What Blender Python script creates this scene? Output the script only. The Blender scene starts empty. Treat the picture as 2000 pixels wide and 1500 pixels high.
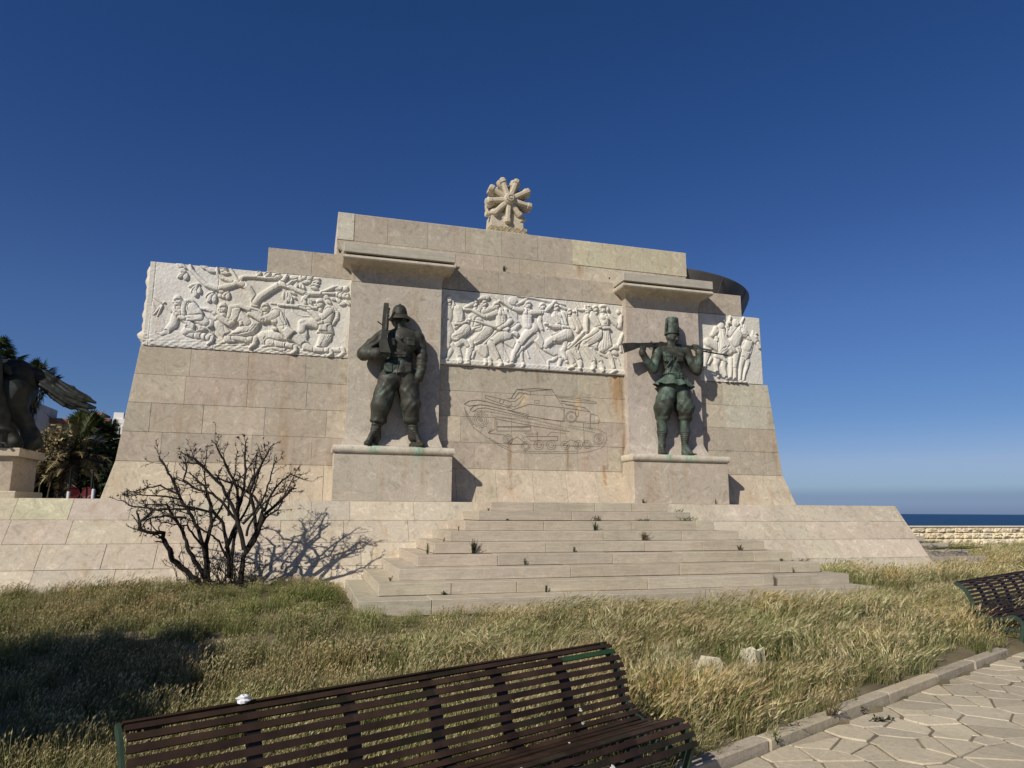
import bpy, math, random
import numpy as np
from mathutils import Vector, Matrix
import openvdb

# ---------------------------------------------------------------- camera
sc = bpy.context.scene
FPX = 1368.9                      # focal length in px of a 2000 px wide frame
TH, PT, RL = math.radians(16.116), math.radians(10.331), math.radians(0.313)
_f = np.array([math.sin(TH)*math.cos(PT), math.cos(TH)*math.cos(PT), math.sin(PT)])
_r = np.array([math.cos(TH), -math.sin(TH), 0.0])
_u = np.cross(_r, _f)
CR = _r*math.cos(RL)+_u*math.sin(RL)
CU = -_r*math.sin(RL)+_u*math.cos(RL)
CF = _f
cd = bpy.data.cameras.new('camera')
cam = bpy.data.objects.new('camera', cd)
sc.collection.objects.link(cam)
cd.sensor_fit = 'HORIZONTAL'; cd.sensor_width = 36.0; cd.lens = FPX*36/2000
cd.clip_start = 0.05; cd.clip_end = 120000
m = Matrix.Identity(4)
for i in range(3):
    m[i][0] = CR[i]; m[i][1] = CU[i]; m[i][2] = -CF[i]
cam.matrix_world = m
sc.camera = cam
# ---------------------------------------------------------------- light
S = np.array([-1.25, -1.0, 1.12]); S /= np.linalg.norm(S)     # towards the sun
ELEV = math.asin(S[2]); 
world = bpy.data.worlds.new('World'); sc.world = world; world.use_nodes = True
wt = world.node_tree; bg = wt.nodes['Background']
sky = wt.nodes.new('ShaderNodeTexSky'); sky.sky_type = 'NISHITA'; sky.sun_disc = False
sky.sun_elevation = ELEV; sky.sun_rotation = math.atan2(S[0], S[1])
sky.altitude = 300; sky.air_density = 1.0; sky.dust_density = 0.35; sky.ozone_density = 3.0
hs = wt.nodes.new('ShaderNodeHueSaturation'); hs.inputs['Saturation'].default_value = 1.2
gm = wt.nodes.new('ShaderNodeGamma'); gm.inputs['Gamma'].default_value = 1.0
wt.links.new(sky.outputs[0], hs.inputs['Color']); wt.links.new(hs.outputs[0], gm.inputs[0])
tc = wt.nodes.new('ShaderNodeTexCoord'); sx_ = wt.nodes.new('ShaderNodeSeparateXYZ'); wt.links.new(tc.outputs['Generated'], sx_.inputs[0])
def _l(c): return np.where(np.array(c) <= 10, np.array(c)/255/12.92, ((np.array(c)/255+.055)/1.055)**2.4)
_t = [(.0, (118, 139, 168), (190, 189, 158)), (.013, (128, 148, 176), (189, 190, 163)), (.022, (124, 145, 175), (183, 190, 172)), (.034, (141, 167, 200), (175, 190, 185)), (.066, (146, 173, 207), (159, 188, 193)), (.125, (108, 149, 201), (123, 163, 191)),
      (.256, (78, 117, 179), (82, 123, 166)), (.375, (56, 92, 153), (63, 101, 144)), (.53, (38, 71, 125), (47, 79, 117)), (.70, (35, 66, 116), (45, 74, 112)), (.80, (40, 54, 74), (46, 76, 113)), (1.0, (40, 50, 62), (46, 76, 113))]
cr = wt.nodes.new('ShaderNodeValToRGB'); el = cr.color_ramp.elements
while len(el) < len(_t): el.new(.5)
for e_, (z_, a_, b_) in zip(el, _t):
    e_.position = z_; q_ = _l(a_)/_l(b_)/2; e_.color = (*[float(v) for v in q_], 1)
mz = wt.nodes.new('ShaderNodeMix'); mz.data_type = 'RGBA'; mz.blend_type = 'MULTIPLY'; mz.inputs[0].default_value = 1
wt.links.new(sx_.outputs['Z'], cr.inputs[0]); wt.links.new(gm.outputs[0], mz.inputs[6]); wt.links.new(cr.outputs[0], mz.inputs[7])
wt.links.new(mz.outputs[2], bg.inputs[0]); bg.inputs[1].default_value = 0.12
sd = bpy.data.lights.new('sun', 'SUN'); sd.energy = 4.55; sd.angle = math.radians(0.5); sd.color = (1.0, 0.93, 0.82)
sun = bpy.data.objects.new('sun', sd); sc.collection.objects.link(sun)
sun.rotation_euler = Vector(tuple(S)).to_track_quat('Z', 'Y').to_euler()
sun.location = tuple(S*30)
sc.view_settings.view_transform = 'Standard'; sc.view_settings.look = 'None'
sc.view_settings.exposure = 0.0; sc.view_settings.gamma = 1.0
sc.cycles.max_bounces = 5; sc.cycles.diffuse_bounces = 3; sc.cycles.glossy_bounces = 2
sc.cycles.transmission_bounces = 3; sc.cycles.transparent_max_bounces = 4
try: sc.cycles.use_denoising = True
except Exception: pass

# ---------------------------------------------------------------- helpers
random.seed(7); rng = np.random.default_rng(7)
def ray(x, y): return (x-1000)/FPX*CR-(y-750)/FPX*CU+CF
def at(x, y, Y):
    d = ray(x, y); return d*Y/d[1]
def atz(x, y, Z):
    d = ray(x, y); return d*Z/d[2]
C = sc.collection
def tag(o, label=None, cat=None, group=None, kind=None):
    if label: o['label'] = label
    if cat: o['category'] = cat
    if group: o['group'] = group
    if kind: o['kind'] = kind
    return o
def empty(name, loc=(0, 0, 0)):
    o = bpy.data.objects.new(name, None); o.location = tuple(loc); o.empty_display_size = .1
    C.objects.link(o); return o
def mobj(name, V, F, m, parent=None, cols=None, smooth=False, origin=None, link=True):
    V = np.asarray(V, float).reshape(-1, 3)
    org = np.zeros(3)
    if origin is not None: org = np.asarray(origin, float)
    if parent is not None:
        org = wloc(parent)
    me = bpy.data.meshes.new(name)
    if isinstance(F, np.ndarray):
        n, k = F.shape
        me.vertices.add(len(V)); me.vertices.foreach_set('co', (V-org).ravel().astype(np.float32))
        me.loops.add(n*k); me.loops.foreach_set('vertex_index', F.ravel().astype(np.int32))
        me.polygons.add(n); me.polygons.foreach_set('loop_start', (np.arange(n)*k).astype(np.int32))
        me.update(calc_edges=True)
    else:
        me.from_pydata((V-org).tolist(), [], F)
    if cols is not None:
        a = me.color_attributes.new('Col', 'FLOAT_COLOR', 'CORNER')
        lens = np.zeros(len(me.polygons), np.int32); me.polygons.foreach_get('loop_total', lens)
        cc = np.repeat(np.asarray(cols, np.float32), lens, axis=0)
        cc = np.hstack([cc, np.ones((len(cc), 1), np.float32)])
        a.data.foreach_set('color', cc.ravel())
    me.polygons.foreach_set('use_smooth', np.full(len(me.polygons), bool(smooth)))
    me.materials.append(m)
    o = bpy.data.objects.new(name, me)
    if link: C.objects.link(o)
    if parent is not None: o.parent = parent
    else: o.location = tuple(org)
    return o
def wloc(o):
    p = np.array(o.location, float)
    while o.parent is not None:
        o = o.parent; p = p+np.array(o.location, float)
    return p
class MB:
    def __init__(s): s.V = []; s.F = []; s.C = []; s.n = 0
    def add(s, V, F, col=(1, 1, 1)):
        V = np.asarray(V, float).reshape(-1, 3); s.V.append(V)
        for f in F: s.F.append([i+s.n for i in f]); s.C.append(col)
        s.n += len(V)
    def box(s, c, sz, R=None, col=(1, 1, 1), bev=0.0):
        h = np.array(sz, float)/2
        if bev > 0:
            vs = []; b = bev
            for sx in (-1, 1):
                for sy in (-1, 1):
                    for sz_ in (-1, 1):
                        q = np.array([sx, sy, sz_])
                        for k in range(3):
                            p = q*(h-b); p[k] = q[k]*h[k]; vs.append(p)
            V = np.array(vs)
            def I(a, b_, c_, k): return ((a*2+b_)*2+c_)*3+k
            F = []
            for k in range(3):
                for sg in (0, 1):
                    o1, o2 = [i for i in range(3) if i != k]
                    q = []
                    for (p1, p2) in ((0, 0), (1, 0), (1, 1), (0, 1)):
                        t = [0, 0, 0]; t[k] = sg; t[o1] = p1; t[o2] = p2; q.append(I(*t, k))
                    if (sg == 0) ^ (k == 1): q = q[::-1]
                    F.append(q)
            for k in range(3):
                o1, o2 = [i for i in range(3) if i != k]
                for p1 in (0, 1):
                    for p2 in (0, 1):
                        t0 = [0, 0, 0]; t1 = [0, 0, 0]
                        t0[o1] = t1[o1] = p1; t0[o2] = t1[o2] = p2; t0[k] = 0; t1[k] = 1
                        F.append([I(*t0, o1), I(*t1, o1), I(*t1, o2), I(*t0, o2)])
            for a in (0, 1):
                for b_ in (0, 1):
                    for c_ in (0, 1): F.append([I(a, b_, c_, 0), I(a, b_, c_, 1), I(a, b_, c_, 2)])
        else:
            V = np.array([(x, y, z) for x in (-h[0], h[0]) for y in (-h[1], h[1]) for z in (-h[2], h[2])])
            F = [[0, 1, 3, 2], [4, 6, 7, 5], [0, 4, 5, 1], [2, 3, 7, 6], [0, 2, 6, 4], [1, 5, 7, 3]]
        if R is not None: V = V@np.asarray(R, float).T
        s.add(V+np.asarray(c, float), F, col)
    def hexa(s, P, col=(1, 1, 1)):       # P: 8 points, bottom 4 then top 4 (same winding)
        s.add(P, [[3, 2, 1, 0], [4, 5, 6, 7], [0, 1, 5, 4], [1, 2, 6, 5], [2, 3, 7, 6], [3, 0, 4, 7]], col)
    def slab(s, q, d, n, col, g=.004, bev=.005):
        # facing block: q = 4 corners CCW seen from outside, n = outward normal, d = depth
        q = np.asarray(q, float); n = np.asarray(n, float); c = q.mean(0)
        def ins(a):
            r = []
            for i in range(4):
                e1 = q[(i+1) % 4]-q[i]; e2 = q[i-1]-q[i]
                e1 = e1/np.linalg.norm(e1); e2 = e2/np.linalg.norm(e2)
                sn = np.linalg.norm(np.cross(e1, e2)); r.append(q[i]+(e1+e2)*a/max(sn, .3))
            return np.array(r)
        A = ins(g+bev); B = ins(g)-n*bev; D = ins(g)-n*d
        F = [[0, 1, 2, 3]]
        for i in range(4):
            j = (i+1) % 4; F.append([i, 4+i, 4+j, j]); F.append([4+i, 8+i, 8+j, 4+j])
        s.add(np.vstack([A, B, D]), F, col)
    def tube(s, P, r, n=8, col=(1, 1, 1), caps=True, flat=1.0):
        P = np.asarray(P, float); m_ = len(P); r = np.broadcast_to(np.asarray(r, float), (m_,))
        T = np.gradient(P, axis=0); T /= np.linalg.norm(T, axis=1)[:, None]+1e-9
        up = np.array([0, 0, 1.0])
        if abs(T[0]@up) > .9: up = np.array([1.0, 0, 0])
        V = []
        for i in range(m_):
            a = np.cross(T[i], up); a /= np.linalg.norm(a)+1e-9; b = np.cross(a, T[i]); up = b
            for k in range(n):
                w = 2*math.pi*k/n; V.append(P[i]+r[i]*(a*math.cos(w)+b*math.sin(w)*flat))
        F = []
        for i in range(m_-1):
            for k in range(n):
                k2 = (k+1) % n; F.append([i*n+k, (i+1)*n+k, (i+1)*n+k2, i*n+k2])
        if caps: F.append(list(range(n))); F.append([(m_-1)*n+k for k in range(n)][::-1])
        s.add(V, F, col)
    def lathe(s, c, prof, n=24, col=(1, 1, 1), axis=(0, 0, 1), sx=1.0):
        ax = np.asarray(axis, float); ax /= np.linalg.norm(ax)
        a = np.cross(ax, [0, 1, 0] if abs(ax[1]) < .9 else [1, 0, 0]); a /= np.linalg.norm(a); b = np.cross(ax, a)
        V = []; 
        for (r, z) in prof:
            for k in range(n):
                w = 2*math.pi*k/n; V.append(np.asarray(c, float)+ax*z+r*(a*math.cos(w)*sx+b*math.sin(w)))
        F = []
        for i in range(len(prof)-1):
            for k in range(n):
                k2 = (k+1) % n; F.append([i*n+k, i*n+k2, (i+1)*n+k2, (i+1)*n+k])
        F.append(list(range(n))[::-1]); F.append([(len(prof)-1)*n+k for k in range(n)])
        s.add(V, F, col)
    def build(s, name, mt, parent=None, smooth=False, origin=None, link=True):
        V = np.vstack(s.V) if s.V else np.zeros((0, 3))
        return mobj(name, V, s.F, mt, parent, s.C, smooth, origin, link)
def smooth_angle(o, deg=35):
    me = o.data; me.polygons.foreach_set('use_smooth', np.ones(len(me.polygons), bool))
    try:
        me.set_sharp_from_angle(angle=math.radians(deg))
    except Exception: pass
    return o

# ---------------------------------------------------------------- materials
def newmat(name):
    mt = bpy.data.materials.new(name); mt.use_nodes = True
    nt = mt.node_tree; b = nt.nodes['Principled BSDF']; return mt, nt, b
def N(nt, t, **k):
    n = nt.nodes.new(t)
    for a, v in k.items(): setattr(n, a, v)
    return n
def ramp(nt, fac, stops, interp='LINEAR'):
    r = N(nt, 'ShaderNodeValToRGB'); r.color_ramp.interpolation = interp
    el = r.color_ramp.elements
    while len(el) < len(stops): el.new(.5)
    for e, (p, c) in zip(el, stops):
        e.position = p; e.color = (c, c, c, 1) if not hasattr(c, '__len__') else (*c, 1)
    nt.links.new(fac, r.inputs[0]); return r.outputs[0]
def mul(nt, a, b, f=1.0, mode='MULTIPLY'):
    mx = N(nt, 'ShaderNodeMix', data_type='RGBA', blend_type=mode)
    L = nt.links
    if hasattr(f, 'is_linked'): L.new(f, mx.inputs[0])
    else: mx.inputs[0].default_value = f
    for s_, i in ((a, 6), (b, 7)):
        if hasattr(s_, 'is_linked'): L.new(s_, mx.inputs[i])
        else: mx.inputs[i].default_value = (*s_, 1)
    return mx.outputs[2]
def noise(nt, vec, scale, detail=4, rough=.55, dist=0.0):
    n = N(nt, 'ShaderNodeTexNoise'); n.inputs['Scale'].default_value = scale
    n.inputs['Detail'].default_value = detail; n.inputs['Roughness'].default_value = rough
    n.inputs['Distortion'].default_value = dist
    if vec is not None: nt.links.new(vec, n.inputs['Vector'])
    return n.outputs['Fac']
def pos(nt, scale=(1, 1, 1)):
    g = N(nt, 'ShaderNodeNewGeometry'); mp = N(nt, 'ShaderNodeMapping')
    mp.inputs['Scale'].default_value = scale; nt.links.new(g.outputs['Position'], mp.inputs[0]); return mp.outputs[0]
def bump(nt, b, h, strength=.3, dist=.01):
    bp = N(nt, 'ShaderNodeBump'); bp.inputs['Strength'].default_value = strength; bp.inputs['Distance'].default_value = dist
    nt.links.new(h, bp.inputs['Height']); nt.links.new(bp.outputs[0], b.inputs['Normal'])
def M_plain(name, col, rough=.8, metal=0.0, var=.25, sc_=8, bm=.2, useattr=False, spec=.3):
    mt, nt, b = newmat(name); p = pos(nt)
    c = (col[0], col[1], col[2])
    out = mul(nt, c, ramp(nt, noise(nt, p, sc_, 6, .6), [(.3, 1-var), (.7, 1+var*.6)]))
    if useattr:
        at_ = N(nt, 'ShaderNodeAttribute', attribute_name='Col'); out = mul(nt, out, at_.outputs['Color'])
    nt.links.new(out, b.inputs['Base Color']); b.inputs['Roughness'].default_value = rough
    b.inputs['Metallic'].default_value = metal; b.inputs['Specular IOR Level'].default_value = spec
    if bm: bump(nt, b, noise(nt, p, sc_*6, 4), bm, .004)
    return mt
def M_stone(name, stain=.5, vein=.5, pit=.5, base=(1, 1, 1), bs=.35, grain=False, streaks=()):
    # limestone facing: block tone from the vertex colour, mottled veins, pits and run-off stains
    mt, nt, b = newmat(name); p = pos(nt); L = nt.links
    at_ = N(nt, 'ShaderNodeAttribute', attribute_name='Col')
    c = mul(nt, at_.outputs['Color'], base)
    c = mul(nt, c, ramp(nt, noise(nt, p, 1.1, 4, .6, .4), [(.3, (.92, .905, .90)), (.7, (1.06, 1.06, 1.06))]))
    v = noise(nt, p, 4.5, 8, .68, 1.6)
    c = mul(nt, c, ramp(nt, v, [(.34, 1-.26*vein), (.47, 1.0), (.56, 1.0), (.64, 1+.26*vein), (.72, 1.04)]))
    c = mul(nt, c, ramp(nt, noise(nt, p, 28, 6, .7), [(.35, 1-.16*pit), (.6, 1+.05*pit)]))
    vr = N(nt, 'ShaderNodeTexVoronoi'); vr.inputs['Scale'].default_value = 16; L.new(p, vr.inputs['Vector'])
    gate = ramp(nt, noise(nt, p, 3.1, 3), [(.5, 0.0), (.62, 1.0)])
    pt = ramp(nt, vr.outputs['Distance'], [(.05, .55), (.16, 1.0)])
    c = mul(nt, c, mul(nt, (1, 1, 1), pt, mul(nt, gate, (pit, pit, pit))))
    if stain:
        ps = pos(nt, (5.5, 5.5, .35)); st = noise(nt, ps, 1.0, 5, .65)
        g2 = ramp(nt, noise(nt, p, .8, 2), [(.42, 0.0), (.62, 1.0)])
        c = mul(nt, c, ramp(nt, st, [(.5, (1, 1, 1)), (.68, (.86, .74, .62))]), mul(nt, g2, (stain, stain, stain)))
    if streaks:          # run-off marks with a place of their own on the wall
        g_ = N(nt, 'ShaderNodeNewGeometry'); sp_ = N(nt, 'ShaderNodeSeparateXYZ'); L.new(g_.outputs['Position'], sp_.inputs[0])
        wob = noise(nt, pos(nt, (14, 14, 1.6)), 1.0, 5, .7)
        def mth(op, a, b=None, c=None):
            q = N(nt, 'ShaderNodeMath', operation=op)
            for i_, v_ in enumerate((a, b, c)):
                if v_ is None: continue
                if hasattr(v_, 'is_linked'): L.new(v_, q.inputs[i_])
                else: q.inputs[i_].default_value = v_
            return q.outputs[0]
        for (x_, w_, zt, zb, col_, st_) in streaks:
            dx = mth('DIVIDE', mth('ABSOLUTE', mth('SUBTRACT', sp_.outputs['X'], x_)), w_)
            mx_ = mth('MAXIMUM', mth('SUBTRACT', 1.0, dx), 0.0)
            a_ = mth('MINIMUM', mth('MAXIMUM', mth('DIVIDE', mth('SUBTRACT', sp_.outputs['Z'], zb), max(.05, (zt-zb)*.7)), 0.0), 1.0)
            b_ = mth('LESS_THAN', sp_.outputs['Z'], zt)
            f_ = mth('MULTIPLY', mth('MULTIPLY', mth('MULTIPLY', mx_, a_), b_), mth('MULTIPLY', mth('POWER', mth('MULTIPLY', wob, 1.7), 3.0), st_))
            f_ = mth('MINIMUM', f_, .85)
            c = mul(nt, c, mul(nt, c, col_), f_, 'MIX')
    if grain:
        pg = pos(nt, (.9, .9, 11)); gn = noise(nt, pg, 3.2, 6, .6, 1.2)
        c = mul(nt, c, ramp(nt, gn, [(.38, .88), (.6, 1.06)]))
    L.new(c, b.inputs['Base Color']); b.inputs['Roughness'].default_value = .82; b.inputs['Specular IOR Level'].default_value = .25
    h = mul(nt, ramp(nt, v, [(.3, 0.0), (.7, 1.0)]), ramp(nt, noise(nt, p, 40, 6, .7), [(.3, .3), (.7, 1.0)]))
    bump(nt, b, h, bs, .008)
    return mt
T_BEIGE = (.455, .397, .305); T_PINK = (.46, .394, .31); T_GREY = (.44, .39, .307); T_CREAM = (.52, .475, .34); T_WARM = (.515, .45, .345)
def tone(base=None, v=.05):
    t = base if base is not None else random.choice([T_BEIGE, T_PINK, T_GREY, T_BEIGE, T_PINK, T_WARM])
    k = 1+random.uniform(-v, v); return tuple(x*k*(1+random.uniform(-.015, .015)) for x in t)
_OR = (.82, .58, .36); _BR = (.62, .52, .42); _GR = (.50, .86, .74)
STONE = M_stone('limestone', stain=.8, vein=.95, pit=.8, bs=.5, streaks=[(6.52, .2, 3.02, 1.7, _OR, 1.6), (6.66, .08, 3.02, .3, _BR, 1.5), (4.06, .07, 1.45, .2, _BR, 1.6), (5.35, .06, 1.45, .5, _BR, 1.5), (6.2, .06, 1.0, .2, _OR, 1.4),
    (4.35, .12, 2.49, 2.1, (1.3, 1.12, .85), 1.6), (5.6, .12, 2.49, 2.0, (1.3, 1.12, .85), 1.5), (2.3, .1, 3.9, 3.0, _OR, .5), (1.22, .17, 1.235, 1.02, _GR, 1.5), (2.03, .2, 1.235, .92, _GR, 1.4), (7.42, .16, 1.235, 1.02, _GR, 1.4), (7.95, .2, 1.235, 1.0, _GR, 1.4), (5.75, .12, 5.58, 5.2, _OR, .9)]); STONE2 = M_stone('step_stone', stain=.25, vein=.35, grain=True)
DARKJ = M_plain('joint_mortar', (.12, .10, .08), bm=0)
MARBLE = M_stone('pale_relief_stone', stain=.7, vein=.4, pit=.45, bs=.35)
def M_bronze(name, patina):
    mt, nt, b = newmat(name); p = pos(nt); ps = pos(nt, (9, 9, 1.6))
    a = ramp(nt, noise(nt, p, 5.0, 5, .6), [(.35, (.022, .022, .016)), (.65, (.050, .048, .036))])
    g = ramp(nt, noise(nt, ps, 2.0, 6, .7), [(.3, (.035, .052, .04)), (.7, (.12, .18, .14))])
    f = ramp(nt, noise(nt, p, 2.6, 5, .65, .5), [(.62-.34*patina, 0.0), (.80-.36*patina, 1.0)])
    c = mul(nt, a, g, f, 'MIX')
    nt.links.new(c, b.inputs['Base Color']); b.inputs['Metallic'].default_value = .15
    r_ = ramp(nt, noise(nt, p, 12, 4), [(.3, .5), (.7, .8)]); nt.links.new(r_, b.inputs['Roughness'])
    bump(nt, b, noise(nt, p, 45, 5, .7), .25, .006)
    return mt
BRONZE = M_bronze('dark_bronze', .32); BRONZE_G = M_bronze('green_bronze', 1.0); BRONZE_M = M_bronze('mixed_bronze', .6)
BRONZE_T = M_bronze('patinated_bronze', .48)
BRONZE_D = M_bronze('brown_bronze', .02)
BRONZE_K = M_plain('blackened_bronze', (.022, .026, .023), .6, .15, .6, 6, .5)
def M_leaf(name, ca, cb, trans=.25, sc_=3.0, useattr=True, rough=.6):
    mt = bpy.data.materials.new(name); mt.use_nodes = True; nt = mt.node_tree; nt.nodes.clear()
    out = N(nt, 'ShaderNodeOutputMaterial'); p = pos(nt)
    c = mul(nt, ca, cb, ramp(nt, noise(nt, p, sc_, 4, .6), [(.35, 0.0), (.65, 1.0)]), 'MIX')
    if useattr:
        at_ = N(nt, 'ShaderNodeAttribute', attribute_name='Col'); c = mul(nt, c, at_.outputs['Color'])
    d = N(nt, 'ShaderNodeBsdfPrincipled'); d.inputs['Roughness'].default_value = rough; d.inputs['Specular IOR Level'].default_value = .25
    t = N(nt, 'ShaderNodeBsdfTranslucent'); mx = N(nt, 'ShaderNodeMixShader'); mx.inputs[0].default_value = trans
    nt.links.new(c, d.inputs['Base Color']); nt.links.new(c, t.inputs['Color'])
    nt.links.new(d.outputs[0], mx.inputs[1]); nt.links.new(t.outputs[0], mx.inputs[2]); nt.links.new(mx.outputs[0], out.inputs[0])
    return mt
# ================================================================ setting
def sm(t): t = np.clip(t, 0, 1); return t*t*(3-2*t)
UB = np.array([.9145, .4046, 0]); NB = np.array([-.4046, .9145, 0])      # bench / kerb directions
def gz(x, y):
    x = np.asarray(x, float); y = np.asarray(y, float)
    z = -1.43+.12*sm((y-4.5)/4)
    z = z+.13*sm((.75-x)/.5)*sm((y-8.8)/2.8)*(1-.8*sm((-2.3-x)/2.2))-.03*sm((x-.9)/.3)*sm((8.6-x)/.3)*sm((y-8)/1)+.06*sm((x-8.6)/.6)*sm((y-9.2)/1.5)*(1-sm((x-12.6)/1.2))-.04*sm((x-13)/1)
    z = z+.02*np.sin(x*1.7+.3)*np.cos(y*1.3)+.012*np.sin(x*4.1)*np.sin(y*3.7)
    return z
def build_ground():
    # one sheet: fine near the camera, coarse far away
    xs = np.concatenate([np.linspace(-400, -24, 12), np.linspace(-22, 34, 225), np.linspace(40, 400, 10)])
    ys = np.concatenate([np.linspace(-300, -8, 8), np.linspace(-6, 23.4, 118)])
    X, Y = np.meshgrid(xs, ys); Z = gz(X, Y)
    n = X*NB[0]+Y*NB[1]; u = X*UB[0]+Y*UB[1]
    Z = np.where(n < 2.62, -1.49, Z)
    V = np.stack([X, Y, Z], -1).reshape(-1, 3); h, w = X.shape
    i = np.arange(h*w).reshape(h, w)
    F = np.stack([i[:-1, :-1], i[:-1, 1:], i[1:, 1:], i[1:, :-1]], -1).reshape(-1, 4)
    # land to the left keeps going behind the monument
    xs2 = np.linspace(-400, -3, 60); ys2 = np.concatenate([np.linspace(23.4, 80, 20), np.linspace(100, 400, 6)])
    X2, Y2 = np.meshgrid(xs2, ys2); Z2 = np.full_like(X2, float(gz(-30, 23.4)))+.0*X2
    Z2[0] = gz(X2[0], Y2[0])
    j = np.arange(X2.size).reshape(X2.shape)+len(V)
    V = np.vstack([V, np.stack([X2, Y2, Z2], -1).reshape(-1, 3)])
    F = np.vstack([F, np.stack([j[:-1, :-1], j[:-1, 1:], j[1:, 1:], j[1:, :-1]], -1).reshape(-1, 4)])
    mt, nt, b = newmat('dry_soil'); p = pos(nt)
    c = ramp(nt, noise(nt, p, 1.6, 6, .65), [(.3, (.09, .075, .04)), (.55, (.18, .145, .08)), (.75, (.28, .23, .15))])
    nt.links.new(c, b.inputs['Base Color']); b.inputs['Roughness'].default_value = .95
    bump(nt, b, noise(nt, p, 30, 6, .7), .6, .02)
    tag(mobj('ground', V, F, mt, smooth=True), kind='structure')
build_ground()
def build_sea():
    mt, nt, b = newmat('sea_water'); p = pos(nt)
    b.inputs['Base Color'].default_value = (.006, .035, .085, 1); b.inputs['Roughness'].default_value = .45
    b.inputs['Specular IOR Level'].default_value = .2
    c = ramp(nt, noise(nt, pos(nt, (.02, .09, 1)), 1.0, 8, .7), [(.35, (.007, .035, .095)), (.62, (.011, .055, .135)), (.78, (.03, .09, .18))])
    nt.links.new(c, b.inputs['Base Color'])
    bump(nt, b, noise(nt, p, .4, 6, .6), .8, .6)
    V = [(-60000, 24, -12), (60000, 24, -12), (60000, 70000, -12), (-60000, 70000, -12)]
    tag(mobj('sea', V, [[0, 1, 2, 3]], mt), kind='structure')
    # the drop behind the sea wall
    V = [(-400, 23.39, -1.5), (400, 23.39, -1.5), (400, 25.0, -13), (-400, 25.0, -13)]
build_sea()
# flagstone path: real irregular stones
def clip(poly, a, b, c):
    out = []
    for i in range(len(poly)):
        p, q = poly[i], poly[(i+1) % len(poly)]
        dp = a*p[0]+b*p[1]-c; dq = a*q[0]+b*q[1]-c
        if dp <= 0: out.append(p)
        if (dp < 0 < dq) or (dq < 0 < dp):
            t = dp/(dp-dq); out.append((p[0]+t*(q[0]-p[0]), p[1]+t*(q[1]-p[1])))
    return out
def build_path():
    mb = MB(); r = random.Random(11); seeds = []
    u0, u1, n0, n1 = -3.0, 15.0, -4.5, 2.565
    tries = 0
    while tries < 26000 and len(seeds) < 2000:
        tries += 1
        p = (r.uniform(u0, u1), r.uniform(n0, n1)); d = r.choice([.11, .15, .2, .24])
        if all(((p[0]-q[0])*.82)**2+(p[1]-q[1])**2 > d*d for q in seeds): seeds.append(p)
    wt_ = {p: r.uniform(0, .028) for p in seeds}
    for p in seeds:
        if p[0] < 1.5 or p[1] < -1: 
            if r.random() < .0: continue
        poly = [(p[0]-.8, p[1]-.8), (p[0]+.8, p[1]-.8), (p[0]+.8, p[1]+.8), (p[0]-.8, p[1]+.8)]
        g = r.uniform(.002, .0065)
        for q in seeds:
            dx, dy = q[0]-p[0], q[1]-p[1]; d2 = dx*dx+dy*dy
            if 0 < d2 < 1.4:
                w = 1+ (math.sin(p[0]*7+q[1]*5)+math.sin(q[0]*7+p[1]*5))*.0
                d = math.sqrt(d2); poly = clip(poly, dx/d, dy/d, (dx*(p[0]+q[0])/2+dy*(p[1]+q[1])/2)/d-g+(wt_[p]-wt_[q])/(2*d))
                if len(poly) < 3: break
        if len(poly) < 3: continue
        poly = clip(poly, 0, 1, n1); 
        if len(poly) < 3: continue
        # roughen the outline
        pts = []
        for i in range(len(poly)):
            a, b = poly[i], poly[(i+1) % len(poly)]; L = math.hypot(b[0]-a[0], b[1]-a[1])
            if L < 1e-4: continue
            k = max(1, int(L/.07))
            for t in range(k):
                f = t/k; x = a[0]+(b[0]-a[0])*f; y = a[1]+(b[1]-a[1])*f
                jx = 0.004*(-1 if t else 1.5)
                dxx, dyy = p[0]-x, p[1]-y; dd = math.hypot(dxx, dyy)+1e-6
                a_ = r.uniform(0, .005)+(.005 if t == 0 else 0)
                pts.append((x+dxx/dd*a_, y+dyy/dd*a_))
        if len(pts) < 3: continue
        z = -1.463+r.uniform(-.004, .004); tx, ty = r.uniform(-.008, .008), r.uniform(-.008, .008)
        def W(x, y, zz): 
            P = UB*x+NB*y; return (P[0], P[1], zz+tx*(x-p[0])+ty*(y-p[1]))
        n = len(pts); V = [W(p[0]+(x-p[0])*.972, p[1]+(y-p[1])*.972, z) for x, y in pts]+[W(x, y, z-.004) for x, y in pts]+[W(x, y, z-.03) for x, y in pts]
        F = [list(range(n))]
        for i in range(n):
            j = (i+1) % n; F.append([i, n+i, n+j, j]); F.append([n+i, 2*n+i, 2*n+j, n+j])
        k = r.uniform(.86, 1.1); b = r.choice([(.52, .455, .33), (.50, .44, .33), (.55, .48, .35), (.48, .42, .31)])
        mb.add(V, F, tuple(c*k for c in b))
    o = mb.build('flagstones', M_stone('flagstone', stain=0, vein=.5, pit=.8, bs=.5))
    # mortar bed
    P = [UB*a+NB*b for a, b in ((-4, -6), (16, -6), (16, 2.6), (-4, 2.6))]
    V = [(p[0], p[1], -1.4705) for p in P]
    bed = mobj('mortar_bed', V, [[0, 1, 2, 3]], M_plain('mortar', (.21, .175, .12), .95, var=.5, sc_=6, bm=.8))
    path = empty('path', (0, 0, -1.47)); tag(path, kind='structure')
    for q in (o, bed):
        q.parent = path; q.location = (0, 0, 1.47)
build_path()
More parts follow.
